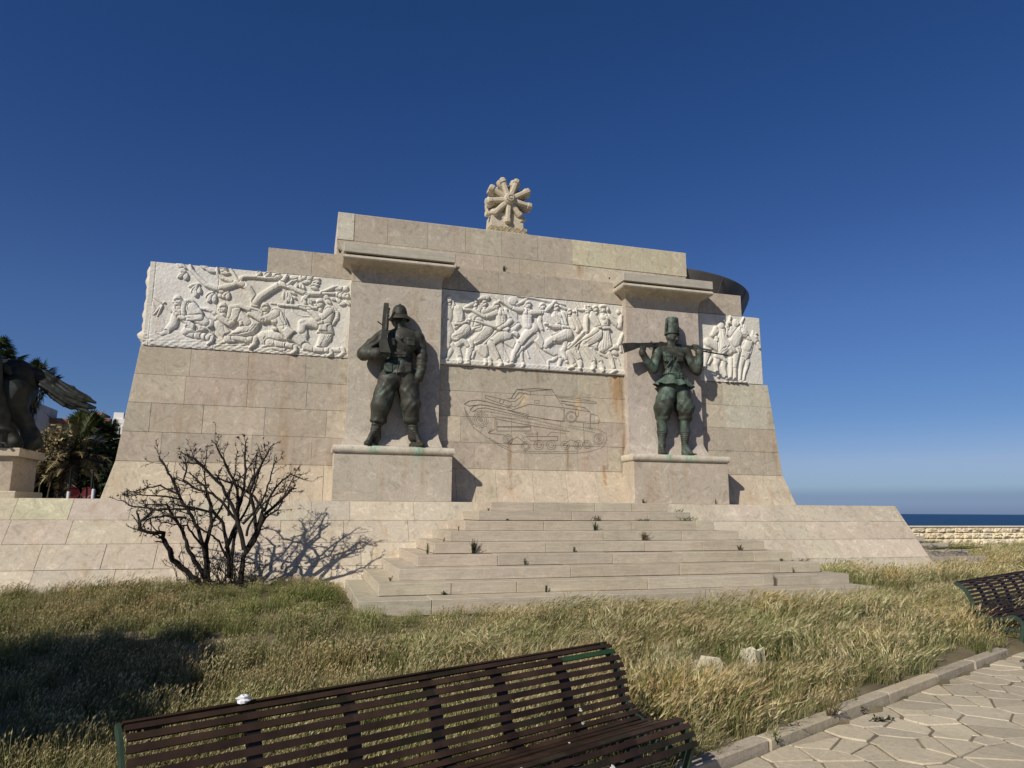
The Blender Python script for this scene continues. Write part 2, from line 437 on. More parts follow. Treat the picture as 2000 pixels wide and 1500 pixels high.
def build_kerb():
    mb = MB(); u = 3.47; r = random.Random(3)
    while u < 8.95:
        L = min(r.uniform(.75, 1.05), 9.0-u)
        if 9.0-u-L < .25: L = 9.0-u
        c = UB*(u+L/2)+NB*(2.635+r.uniform(-.006, .006))+np.array([0, 0, -1.468+r.uniform(-.006, .006)])
        R = np.array([UB, NB, (0, 0, 1)]).T; a = r.uniform(-.006, .006)
        Rz = np.array([[math.cos(a), -math.sin(a), 0], [math.sin(a), math.cos(a), 0], [0, 0, 1]])
        mb.box(c, (L-.008, .11, .15), Rz@R, tone(random.choice([(.50, .43, .31), (.46, .40, .30)]), .06), bev=.01)
        u += L
    tag(mb.build('kerb', M_stone('kerbstone', stain=0, vein=.5, pit=1, bs=.6), origin=UB*3.47+NB*2.63+np.array([0, 0, -1.5])), kind='structure')
build_kerb()
# ---------------------------------------------------------------- podium
RIS = .1635; Z0 = -1.134; PT_Z = .18; KP = .74
def pface(z): return 13.45-KP*(PT_Z-z)
def courses(x0, x1, wmin, wmax, js=None, r=random):
    xs = [x0]
    if js: xs += [j for j in js if x0 < j < x1]
    else:
        x = x0+r.uniform(wmin*.4, wmax)
        while x < x1-wmin*.5: xs.append(x); x += r.uniform(wmin, wmax)
    return xs+[x1]
def build_podium():
    mb = MB(); random.seed(5)
    zc = [PT_Z, -.17, -.545, -.925, -1.32, -1.7]
    nrm = np.array([0, -1.0, KP]); nrm /= np.linalg.norm(nrm)
    special = {0: [-8.9, -7.7, -6.6, -5.55, -4.53, -3.72, -2.83, -1.95, -.95, .1, .78, 1.95, 3.1, 8.0, 8.75, 9.6, 10.45, 11.4, 12.2]}
    for i in range(5):
        z1, z0 = zc[i], zc[i+1]
        xs = courses(-10.2, 13.2, .75, 1.25, special.get(i))
        for a, b in zip(xs[:-1], xs[1:]):
            t = tone(v=.04); t = (t[0]*1.13, t[1]*1.14, t[2]*1.15)
            dz = 0
            if i == 0 and b <= -3.7: t = tone(T_CREAM, .03)
            elif i == 0 and a < -3 and b > -3.7 and b < -2.7: t = tone((.50, .43, .35), .02)
            off = nrm*random.uniform(0, .004)
            q = np.array([(a, pface(z0), z0), (b, pface(z0), z0), (b, pface(z1), z1), (a, pface(z1), z1)])+off
            mb.slab(q, .03, nrm, t, g=random.choice([.0015, .002, .0035]), bev=.003)
    # top edge paving, right flank
    xs = courses(-10.2, 13.2, 1.0, 1.4)
    for a, b in zip(xs[:-1], xs[1:]):
        for y0, y1 in ((13.45, 14.3), (14.3, 15.5), (15.5, 17)):
            mb.slab([(a, y0, PT_Z), (b, y0, PT_Z), (b, y1, PT_Z), (a, y1, PT_Z)], .03, (0, 0, 1), tone(), g=.003, bev=.003)
    for i in range(5):
        z1, z0 = zc[i], zc[i+1]; ys = courses(12.2, 22, .8, 1.3)
        for a, b in zip(ys[:-1], ys[1:]):
            a0, a1 = max(a, pface(z0)), max(a, pface(z1))
            if b <= a1+.05: continue
            mb.slab([(13.2, a0, z0), (13.2, b, z0), (13.2, b, z1), (13.2, a1, z1)], .03, (1, 0, 0), tone(), g=.003, bev=.003)
    o = mb.build('facing_blocks', STONE)
    cb = MB(); e = .022
    P = [(-10.2, 13.45-KP*1.88+e, -1.7), (13.2-e, 13.45-KP*1.88+e, -1.7), (13.2-e, 22, -1.7), (-10.2, 22, -1.7),
         (-10.2, 13.45+e, PT_Z-e), (13.2-e, 13.45+e, PT_Z-e), (13.2-e, 22, PT_Z-e), (-10.2, 22, PT_Z-e)]
    cb.hexa(P, (1, 1, 1)); core = cb.build('core', DARKJ)
    root = empty('podium', (1.5, 13, -1.3))
    tag(root, 'long low battered stone podium that the white monument stands on', 'podium')
    for q in (o, core): q.parent = root; q.location = (-1.5, -13, 1.3)
build_podium()
def build_stairs():
    random.seed(12)
    root = empty('staircase', (4.8, 11.4, Z0)); tag(root, 'broad flight of pale stone steps rising to the monument', 'stairs')
    L = [(0.70, 8.72)]+[(1.0+.312*i, 8.66-.278*i) for i in range(8)]
    joints = {0: [1.65, 4.2, 6.3], 1: [2.0, 2.95, 5.0, 7.05], 2: [3.9, 5.75, 7.6], 3: [2.85, 4.75, 6.0, 7.35],
              4: [3.75, 5.5, 6.6], 5: [4.9, 6.4], 6: [3.95, 5.6, 6.9], 7: [4.6, 6.1], 8: [4.0, 5.2, 5.95]}
    for i in range(9):
        xl, xr = L[i]; y0 = 9.42 if i == 0 else 9.9+.35*(i-1)
        z1 = Z0+RIS*i; z0 = z1-(.2 if i == 0 else RIS)
        if i == 8: z1 = .176
        mb = MB(); xs = [xl]+[j for j in joints[i] if xl+.2 < j < xr-.2]+[xr]
        if i == 0:
            q = [(xl, y0, 0), (xr, y0, 0), (xr, 13.0, 0), (xl, 13.0, 0)]
        yb = 12.75 if i < 2 else 13.8
        yb = min(pface(z0)+.12, 13.6)
        for k, (a, b) in enumerate(zip(xs[:-1], xs[1:])):
            base = random.choice([(.47, .415, .315), (.455, .405, .315), (.485, .425, .33)])
            dy = random.uniform(-.005, .005); dz = random.uniform(-.004, .004) if i < 8 else 0
            mb.box(((a+b)/2, (y0+dy+yb)/2, (z0+z1)/2+dz), (b-a-.005, yb-y0-dy, z1-z0-.003), None, tone(base, .04), bev=.006)
        mb.build('step', STONE2, root)
    # the side stair beyond the right flank
    root = empty('side_staircase', (15, 16, -1.3)); tag(root, 'low flight of weedy stone steps beyond the right end of the podium', 'stairs')
    for i in range(4):
        z1 = -1.07+.163*i; mb = MB(); xr = [17.0, 16.75, 16.3, 15.9][i]; y0 = [14.5, 14.78, 14.95, 15.3][i]
        xs = [13.24, 14.4+.3*(i % 2), xr] 
        for a, b in zip(xs[:-1], xs[1:]):
            mb.box(((a+b)/2, (y0+22)/2, z1-.09-(.1 if i == 0 else 0)), (b-a-.006, 22-y0, .18+(.2 if i == 0 else 0)), None, tone((.44, .39, .31), .05), bev=.006)
        mb.build('step', STONE2, root)
build_stairs()
# ---------------------------------------------------------------- monument
YW = 14.2
mon = empty('monument', (3.7, 15.5, PT_Z))
tag(mon, 'stepped pale limestone war memorial wall with carved panels and two projecting pillars', 'monument')
def build_wall():
    random.seed(21); mb = MB(); n = np.array([0, -1.0, 0])
    zc = [.18, .87, 1.41, 1.95, 2.485, 3.02]
    def xl(z): return -3.35+(z-.87)*.10 if z >= .87 else -3.48+(z-.18)*.19
    def xr(z): return 10.76-(z-.87)*.125 if z >= .87 else 10.93-(z-.18)*.25
    J = {5: [-2.25, -1.25, -.18, .66], }
    js = {0: [-2.35, -1.3, -.3, .3, 2.9, 3.3, 3.75, 4.55, 5.3, 6.0, 9.3, 10.0],
          1: [-2.62, -1.6, -1.05, .05, 3.3, 4.4, 5.6, 6.3, 9.65],
          2: [-2.85, -1.95, -.85, .3, 3.0, 4.1, 5.2, 6.1, 8.95, 9.9],
          3: [-2.3, -1.2, -.1, 3.45, 4.85, 6.0, 9.3],
          4: [-2.25, -1.22, -.15, 4.33, 5.6, 9.25, 9.75]}
    for i in range(5):
        z0, z1 = zc[i], zc[i+1]; xs = [None]+js[i]+[None]
        segs = list(zip(xs[:-1], xs[1:]))
        for a, b in segs:
            a0, a1 = (xl(z0), xl(z1)) if a is None else (a, a)
            b0, b1 = (xr(z0), xr(z1)) if b is None else (b, b)
            y0 = YW-.2 if i == 0 else YW; nn = np.array([0, -1.0, .29 if i == 0 else 0]); nn /= np.linalg.norm(nn)
            t = tone(v=.045)
            if i == 4 and a is not None and a > 9.2: t = tone((.53, .49, .38), .02)
            if i == 3 and b is None: t = tone((.52, .49, .39), .02)
            t = (t[0]*1.03, t[1]*1.03, t[2]*1.03)
            if i == 0: t = tone(T_WARM, .05); t = (t[0]*1.03, t[1]*1.01, t[2])
            mb.slab([(a0, y0, z0), (b0, y0, z0), (b1, YW, z1), (a1, YW, z1)], .03, nn, t, g=random.choice([.0015, .002, .003]), bev=.003)
    # band above the reliefs
    xs = [-1.0, -.15, .66, 2.9, 3.78, 4.85, 5.75, 7.2, 8.3, 9.88]
    for a, b in zip(xs[:-1], xs[1:]):
        mb.slab([(a, YW, 4.68), (b, YW, 4.68), (b, YW, 5.2), (a, YW, 5.2)], .03, n, tone(T_GREY, .04), g=.002, bev=.003)
    # ledge on the band and the tops of the wings
    for a, b in zip(xs[:-1], xs[1:]): mb.slab([(a, YW, 5.2), (b, YW, 5.2), (b, 16, 5.2), (a, 16, 5.2)], .03, (0, 0, 1), tone(T_GREY), g=.002)
    mb.slab([(-3.1, YW, 4.68), (-1, YW, 4.68), (-1, 18.4, 4.68), (-3.1, 18.4, 4.68)], .03, (0, 0, 1), tone(T_GREY))
    mb.slab([(9.88, YW, 4.68), (10.3, YW, 4.68), (10.3, 18.4, 4.68), (9.88, 18.4, 4.68)], .03, (0, 0, 1), tone(T_GREY))
    # flanks
    for i in range(5):
        z0, z1 = zc[i], zc[i+1]; ys = courses(YW, 18.4, .8, 1.2)
        for a, b in zip(ys[:-1], ys[1:]):
            y0 = a-(.2 if (i == 0 and a == YW) else 0)
            mb.slab([(xl(z0), b, z0), (xl(z0), y0, z0), (xl(z1), a, z1), (xl(z1), b, z1)], .03, (-.99, 0, .1), tone(T_WARM), g=.003)
            mb.slab([(xr(z0), y0, z0), (xr(z0), b, z0), (xr(z1), b, z1), (xr(z1), a, z1)], .03, (.99, 0, .1), tone(), g=.003)
    for x, s in ((-3.1, -1), (10.34, 1)):
        q = [(x, 18.4, 3.02), (x, YW+.02, 3.02), (x, YW+.02, 4.68), (x, 18.4, 4.68)]
        mb.slab(q if s < 0 else q[::-1], .03, (s, 0, 0), tone((.62, .58, .49)))
    for x, s in ((-1.0, -1), (9.88, 1)):
        q = [(x, 18, 4.68), (x, YW+.0, 4.68), (x, YW+.0, 5.2), (x, 18, 5.2)]
        mb.slab(q if s < 0 else q[::-1], .03, (s, 0, 0), tone(T_GREY))
    w = mb.build('facing_blocks', STONE, mon)
    # solid core
    cb = MB(); e = .022
    for z0, z1 in zip(zc[:-1], zc[1:]):
        ya = YW-.2 if z0 < .3 else YW
        cb.hexa([(xl(z0)+e, ya+e, z0), (xr(z0)-e, ya+e, z0), (xr(z0)-e, 18.4, z0), (xl(z0)+e, 18.4, z0),
                 (xl(z1)+e, YW+e, z1), (xr(z1)-e, YW+e, z1), (xr(z1)-e, 18.4, z1), (xl(z1)+e, 18.4, z1)])
    cb.hexa([(-3.1+e, YW+.06, 3.02), (10.34-e, YW+.06, 3.02), (10.34-e, 18.4, 3.02), (-3.1+e, 18.4, 3.02),
             (-3.1+e, YW+.06, 4.68-e), (10.3-e, YW+.06, 4.68-e), (10.3-e, 18.4, 4.68-e), (-3.1+e, 18.4, 4.68-e)])
    cb.hexa([(-1+e, YW+e, 4.64), (9.88-e, YW+e, 4.64), (9.88-e, 18, 4.64), (-1+e, 18, 4.64),
             (-1+e, YW+e, 5.2-e), (9.88-e, YW+e, 5.2-e), (9.88-e, 18, 5.2-e), (-1+e, 18, 5.2-e)])
    cb.build('core', DARKJ, mon)
    # upper block
    ub = MB(); YU = 14.33
    tops = [.32, .66, 1.36, 2.22, 3.06, 3.88, 4.73, 5.57, 5.98, 6.33, 6.66, 7.03, 7.36, 8.1, 8.5]
    for k, (a, b) in enumerate(zip(tops[:-1], tops[1:])):
        t = tone(T_CREAM, .03) if a >= 5.5 else tone(T_GREY, .05); 
        if k == 0: t = tone((.56, .525, .42), .01)
        yy = YU-(.012 if (a >= 5.5 or k == 0) else 0)
        ub.slab([(a, yy, 5.58), (b, yy, 5.58), (b, yy, 6.178), (a, yy, 6.178)], .05, n, t, g=.0025 if a < 5.5 else .0018, bev=.003)
        ub.add([(a, yy+.001, 6.176), (b, yy+.001, 6.176), (b, yy+.028, 6.1915), (a, yy+.028, 6.1915)], [[0, 1, 2, 3]], (.7, .66, .55))
        ub.slab([(a, yy+.026, 6.19), (b, yy+.026, 6.19), (b, 16.5, 6.19), (a, 16.5, 6.19)], .03, (0, 0, 1), tone((.6, .56, .46), .03), g=.002)
    low = [.32, 1.15, 2.3, 3.48, 4.3, 5.15, 5.98, 6.9, 7.7, 8.48]
    for a, b in zip(low[:-1], low[1:]):
        ub.slab([(a, YU, 5.2), (b, YU, 5.2), (b, YU, 5.58), (a, YU, 5.58)], .05, n, tone(random.choice([T_BEIGE, T_WARM]), .04), g=.002, bev=.003)
    for x, s in ((.32, -1), (8.48, 1)):
        for z0, z1 in ((5.2, 5.58), (5.58, 6.19)):
            for y0, y1 in ((YU, 15.4), (15.4, 16.5)):
                q = [(x, y1, z0), (x, y0, z0), (x, y0, z1), (x, y1, z1)]
                ub.slab(q if s < 0 else q[::-1], .03, (s, 0, 0), tone((.6, .55, .44)), g=.003)
    ub.hexa([(.345, YU+.025, 5.2), (8.455, YU+.025, 5.2), (8.455, 16.5, 5.2), (.345, 16.5, 5.2),
             (.345, YU+.025, 6.165), (8.455, YU+.025, 6.165), (8.455, 16.5, 6.165), (.345, 16.5, 6.165)], (.2, .17, .14))
    ub.build('upper_block', STONE, mon)
build_wall()
def build_pillar(x0, x1, p0, p1):
    random.seed(int(x0*10)+31)
    pil = empty('pillar', ((x0+x1)/2, 14.0, PT_Z)); pil.parent = mon; pil.location = tuple(np.array([(x0+x1)/2, 14.0, PT_Z])-wloc(mon))
    YS = 14.02; YP = 13.6
    # pedestal
    mb = MB(); mb.box(((p0+p1)/2, (YP+14.15)/2, (.18+1.08)/2), (p1-p0, 14.15-YP, .9), None, tone((.50, .44, .35), .01), bev=.008)
    ped = mb.build('pedestal', STONE, pil)
    # torus ledge (rounded front and sides)
    mb = MB(); prof = []
    for k in range(9):
        a = -math.pi/2+math.pi*k/8; prof.append((.06*math.cos(a), 1.155+.075*math.sin(a)))
    ring = []
    for (d, z) in prof:
        ring.append([(p0-d*.6, 14.15, z), (p0-d*.6, YP-d, z), (p1+d*.6, YP-d, z), (p1+d*.6, 14.15, z)])
    V = [p for r_ in ring for p in r_]; F = []
    for i in range(len(prof)-1):
        for k in range(3): F.append([i*4+k, i*4+k+1, (i+1)*4+k+1, (i+1)*4+k])
    F.append([len(prof)*4-4+k for k in range(4)]); F.append([3, 2, 1, 0])
    mb.add(V, F, tone((.55, .50, .41), .01)); led = smooth_angle(mb.build('ledge', STONE, pil), 50)
    # shaft with flared foot
    mb = MB(); t = tone((.475, .42, .345), .01)
    prof = [(.14, 1.22), (.11, 1.30), (.05, 1.40), (.015, 1.47), (0.0, 1.52), (0.0, 4.62), (.0, 4.66)]
    V = []; F = []
    for d, z in prof: V += [(x0-d*.5, 14.19, z), (x0-d*.5, YS-d, z), (x1+d*.5, YS-d, z), (x1+d*.5, 14.19, z)]
    for i in range(len(prof)-1):
        for k in range(3): F.append([i*4+k, i*4+k+1, (i+1)*4+k+1, (i+1)*4+k])
    mb.add(V, F, t); sh = smooth_angle(mb.build('shaft', STONE, pil), 30)
    # cornice: cavetto, torus, slab
    mb = MB(); prof = [(0.004, 4.60), (.004, 4.66), (.010, 4.74), (.026, 4.81), (.06, 4.87), (.11, 4.905), (.17, 4.925), (.225, 4.935), (.258, 4.955), (.272, 4.99), (.262, 5.03), (.235, 5.055), (.17, 5.06)]
    V = []; F = []
    for d, z in prof:
        ds = d*.82
        V += [(x0-ds, 14.34, z), (x0-ds, YS-d*1.28, z), (x1+ds, YS-d*1.28, z), (x1+ds, 14.34, z)]
    for i in range(len(prof)-1):
        for k in range(3): F.append([i*4+k, i*4+k+1, (i+1)*4+k+1, (i+1)*4+k])
    F.append([len(prof)*4-4+k for k in range(4)])
    mb.add(V, F, tone((.49, .43, .34), .01)); cor = smooth_angle(mb.build('cornice', STONE, pil), 40)
    mb = MB(); mb.box(((x0+x1)/2, (13.66+14.34)/2, 5.18), (x1-x0+.42, .68, .19), None, tone((.45, .42, .35), .01), bev=.008)
    mb.build('cap_slab', STONE2, pil)
build_pillar(.66, 2.5, .45, 2.72)
build_pillar(6.73, 8.57, 6.62, 8.9)
def build_canopy():
    root = empty('curved_canopy', (8.2, 17.4, 4.6)); tag(root, 'dark grey sweeping metal canopy curving out behind the right end of the monument', 'canopy')
    mb = MB(); n = 96; V = []; F = []
    prof = [(.80, 4.3), (.885, 4.95), (1.0, 5.78), (1.0, 5.815), (.97, 5.82)]
    for s_, z in prof:
        for k in range(n):
            w = 2*math.pi*k/n; V.append((8.2+3.6*s_*math.cos(w), 17.4+3.05*s_*math.sin(w), z))
    for i in range(len(prof)-1):
        for k in range(n):
            k2 = (k+1) % n; F.append([i*n+k, i*n+k2, (i+1)*n+k2, (i+1)*n+k])
    F.append([4*n+k for k in range(n)])
    mb.add(V, F, (1, 1, 1))
    sb = mb
    for k in range(n):
        if k % 6 == 0:
            w = 2*math.pi*(k+.5)/n
            P = [(8.2+(3.6*s_+.008)*math.cos(w), 17.4+(3.05*s_+.008)*math.sin(w), z) for s_, z in prof[:3]]
            sb.tube(P, .008, 4, (.45, .45, .45))
    smooth_angle(mb.build('shell', M_plain('weathered_zinc', (.13, .12, .105), .6, .2, .35, 1.5, .1, useattr=True), root), 40)
build_canopy()
# ================================================================ carved relief panels (real height fields)
class Relief:
    def __init__(s, x0, x1, z0, z1, Y, h=.008):
        s.x = np.arange(x0, x1+h/2, h); s.z = np.arange(z0, z1+h/2, h); s.h = h; s.Y = Y
        s.X, s.Z = np.meshgrid(s.x, s.z); s.H = np.zeros_like(s.X); s.sc = .01; s.f = None
    def view(s, ox, oy, k, mpp): s.ox, s.oy, s.k, s.mpp = ox, oy, k, mpp     # zoomed drawing -> wall plane
    def P(s, p):
        w = at(s.ox+p[0]/s.k, s.oy+p[1]/s.k, s.Y); return (w[0], w[2])
    def sub(s, xs, zs, pad):
        i0 = max(0, int((min(xs)-pad-s.x[0])/s.h)); i1 = min(len(s.x), int((max(xs)+pad-s.x[0])/s.h)+2)
        j0 = max(0, int((min(zs)-pad-s.z[0])/s.h)); j1 = min(len(s.z), int((max(zs)+pad-s.z[0])/s.h)+2)
        return slice(j0, max(j1, j0)), slice(i0, max(i1, i0))
    def put(s, sl, d, r, top, base, cut):
        # d: distance to the shape axis/edge in units where inside = d<1
        H = s.H[sl]
        if cut > 0:                       # undercut along the outline keeps overlapping limbs apart
            o = (d-1)*r; m_ = (o > 0) & (o < .016); w = 1-np.clip(o/.016, 0, 1)
            H = np.where(m_, np.minimum(H, np.maximum(base*.35, H-cut*w)), H)
        ins = d < 1; q = np.clip(1-d*d, 0, 1)**.36
        H = np.where(ins, np.maximum(base+top*q, np.where(d < .8, H*.0, 0)), H); s.H[sl] = H
    def L(s, pts, r, base=.012, top=None, cut=.03, flat=1.0):
        if not hasattr(r, '__len__'): r = [r]*len(pts)
        pts = [s.P(p) for p in pts]; r = [v*s.mpp/s.k for v in r]
        r = [v*.93 for v in r]; T = top*.85 if top is not None else min(.044, .85*max(r))
        xs = [p[0] for p in pts]; zs = [p[1] for p in pts]; sl = s.sub(xs, zs, max(r)+.03)
        X, Z = s.X[sl], s.Z[sl]
        if X.size == 0: return
        best = np.full(X.shape, 9.0); rr = np.full(X.shape, max(r))
        for i in range(len(pts)-1):
            ax, az = pts[i]; dx, dz = pts[i+1][0]-ax, pts[i+1][1]-az; l2 = dx*dx+dz*dz+1e-9
            t = np.clip(((X-ax)*dx+(Z-az)*dz)/l2, 0, 1); R = r[i]+(r[i+1]-r[i])*t
            d = np.hypot(X-ax-t*dx, Z-az-t*dz)/R; m_ = d < best; best = np.where(m_, d, best); rr = np.where(m_, R, rr)
        s.put(sl, best, rr, T, base, cut)
    def E(s, c, rx, ry=None, ang=0, base=.015, top=None, cut=.03):
        ry = ry or rx; x, z = s.P(c); k = s.mpp/s.k; rx *= k; ry *= k; sl = s.sub([x], [z], max(rx, ry)+.03)
        a = -math.radians(ang); X, Z = s.X[sl]-x, s.Z[sl]-z
        u = X*math.cos(a)+Z*math.sin(a); v = -X*math.sin(a)+Z*math.cos(a)
        s.put(sl, np.hypot(u/rx, v/ry), min(rx, ry), top if top is not None else min(.055, .9*min(rx, ry)), base, cut)
    def leaf(s, x0, y0, x1, y1, w, base=.016):
        a, b = s.P((x0, y0)), s.P((x1, y1)); w *= s.mpp/s.k*.92; sl = s.sub([a[0], b[0]], [a[1], b[1]], w+.03)
        X, Z = s.X[sl], s.Z[sl]
        if X.size == 0: return
        dx, dz = b[0]-a[0], b[1]-a[1]; L = math.hypot(dx, dz); t = ((X-a[0])*dx+(Z-a[1])*dz)/L/L
        v = ((X-a[0])*-dz+(Z-a[1])*dx)/L; R = w*np.clip(np.sin(math.pi*np.clip(t, 0, 1)**.8), 1e-3, 1)
        d = np.where((t < 0) | (t > 1), 9, np.abs(v)/R)
        s.put(sl, d, w*.6, .03, base, .02)
        H = s.H[sl]; m_ = (np.abs(v) < .005) & (t > .08) & (t < .92); s.H[sl] = np.where(m_, H-.007, H)
    def G(s, pts, w=4, dep=.008):        # incised line
        pts = [s.P(p) for p in pts]; w *= s.mpp/s.k; w = max(w, .007)
        sl = s.sub([p[0] for p in pts], [p[1] for p in pts], w*3); X, Z = s.X[sl], s.Z[sl]
        if X.size == 0: return
        best = np.full(X.shape, 9.0)
        for (ax, az), (bx, bz) in zip(pts[:-1], pts[1:]):
            dx, dz = bx-ax, bz-az; t = np.clip(((X-ax)*dx+(Z-az)*dz)/(dx*dx+dz*dz+1e-9), 0, 1)
            best = np.minimum(best, np.hypot(X-ax-t*dx, Z-az-t*dz))
        s.H[sl] = s.H[sl]-dep*np.exp(-(best/w)**2)
    def poly(s, pts, top=.03, base=.01, bev=.03, cut=.03):
        P_ = np.array([s.P(p) for p in pts]); sl = s.sub(P_[:, 0], P_[:, 1], .03); X, Z = s.X[sl], s.Z[sl]
        ins = np.zeros(X.shape, bool); dist = np.full(X.shape, 9.0); n = len(P_)
        for i in range(n):
            ax, az = P_[i]; bx, bz = P_[(i+1) % n]; dx, dz = bx-ax, bz-az
            c = ((az > Z) != (bz > Z)) & (X < (bx-ax)*(Z-az)/(bz-az+1e-12)+ax); ins ^= c
            t = np.clip(((X-ax)*dx+(Z-az)*dz)/(dx*dx+dz*dz+1e-9), 0, 1); dist = np.minimum(dist, np.hypot(X-ax-t*dx, Z-az-t*dz))
        H = s.H[sl]; o = ~ins & (dist < .02); H = np.where(o, np.minimum(H, np.maximum(base*.4, H-cut*(1-dist/.02))), H)
        q = 1-(1-np.clip(dist/bev, 0, 1))**2; s.H[sl] = np.where(ins, base+top*np.sqrt(np.clip(q, 0, 1)), H)
    def fold(s, pts, n=5, spread=20, w=5, dep=.007, conv=.3):
        # a fan of drapery folds around a guide line
        p = np.array(pts, float); t = np.gradient(p, axis=0); nrm = np.stack([-t[:, 1], t[:, 0]], 1); nrm /= np.linalg.norm(nrm, axis=1)[:, None]+1e-9
        for i in range(n):
            o = (i-(n-1)/2)*spread; k = np.linspace(1, conv, len(p))[:, None]; s.G((p+nrm*o*k).tolist(), w, dep)
    def head(s, x, y, r, face=-1, cap=True, beard=False, tilt=0):
        s.L([(x+6, y+r*.7), (x+10, y+r*1.5)], [r*.55, r*.6], .01)                       # neck
        s.E((x, y), r*.86, r*1.05, tilt, .02, .05)
        s.L([(x+face*r*.72, y-r*.25), (x+face*r*1.08, y+r*.18)], [r*.14, r*.17], .03, .022, .0)   # nose
        s.E((x+face*r*.55, y+r*.62), r*.3, r*.26, 0, .028, .022, 0)                         # chin
        s.G([(x+face*r*.35, y-r*.05), (x+face*r*.78, y-r*.06)], r*.1, .014)               # eye socket
        s.G([(x+face*r*.45, y+r*.42), (x+face*r*.88, y+r*.42)], r*.06, .01)               # mouth
        s.E((x-face*r*.3, y+r*.12), r*.16, r*.24, 0, .05, .016, .0)                        # ear
        if beard: s.E((x+face*r*.35, y+r*.72), r*.5, r*.42, 0, .03, .028, 0)
        if cap:
            s.poly([(x-r*.98, y-r*.02), (x-r*1.0, y-r*.7), (x-r*.6, y-r*1.35), (x, y-r*1.5), (x+r*.6, y-r*1.35), (x+r*.98, y-r*.75), (x+r*.95, y-r*.25)], .045, .03, .09)
            s.G([(x-r*.95, y-r*.2), (x, y-r*.38), (x+r*.95, y-r*.38)], r*.08, .008)
    def finish(s, name, rough=None, label=None, tint=None, joints=()):
        X, Z, H = s.X, s.Z, s.H
        g_ = np.random.default_rng(3).normal(size=H.shape)
        for _ in range(6): g_ = (g_+np.roll(g_, 1, 0)+np.roll(g_, -1, 0)+np.roll(g_, 1, 1)+np.roll(g_, -1, 1))/5
        H = H+.006*g_+.0015*np.sin(X*5.1+2*np.sin(Z*3.3)); H = H+np.where(H > .02, .0022*np.sin(X*140+3*np.sin(Z*60))*np.sin(Z*90+2*np.sin(X*50)), 0)
        if rough is not None: H = H+rough(X, Z)
        # soften one pass
        K = H.copy(); K[1:-1, 1:-1] = (H[1:-1, 1:-1]*4+H[:-2, 1:-1]+H[2:, 1:-1]+H[1:-1, :-2]+H[1:-1, 2:])/8
        for j in joints: K -= .012*np.exp(-((X-j)/.006)**2)
        h, w = X.shape; Yf = s.Y-.008-K*(.35+.65*sm((Z-s.z[0])/.03)); Yf[0] = Yf[-1] = s.Y-.0
        Yf[:, 0] = Yf[:, -1] = s.Y
        X = X.copy(); Z = Z.copy(); X[:, 0] = X[:, 1]; X[:, -1] = X[:, -2]; Z[0] = Z[1]; Z[-1] = Z[-2]
        V = np.stack([X, Yf, Z], -1).reshape(-1, 3); i = np.arange(h*w).reshape(h, w)
        F = np.stack([i[:-1, :-1], i[:-1, 1:], i[1:, 1:], i[1:, :-1]], -1).reshape(-1, 4)
        xc = (X[:-1, :-1]+X[1:, 1:]).ravel()/2
        base = np.array([.66, .635, .55]); cols = np.tile(base, (len(F), 1))
        edges = sorted(joints); idx = np.searchsorted(edges, xc) if edges else np.zeros(len(xc), int)
        tn = np.array([(.97, .98, 1.0), (1.03, 1.05, 1.12), (1.0, 1.0, 1.0), (1.0, 1.01, 1.03), (1, .98, .95)])
        cols = cols*tn[idx % 5]
        o = mobj(name, V, F, MARBLE, mon, cols, smooth=True)
        if label: o['label'] = label
        return o
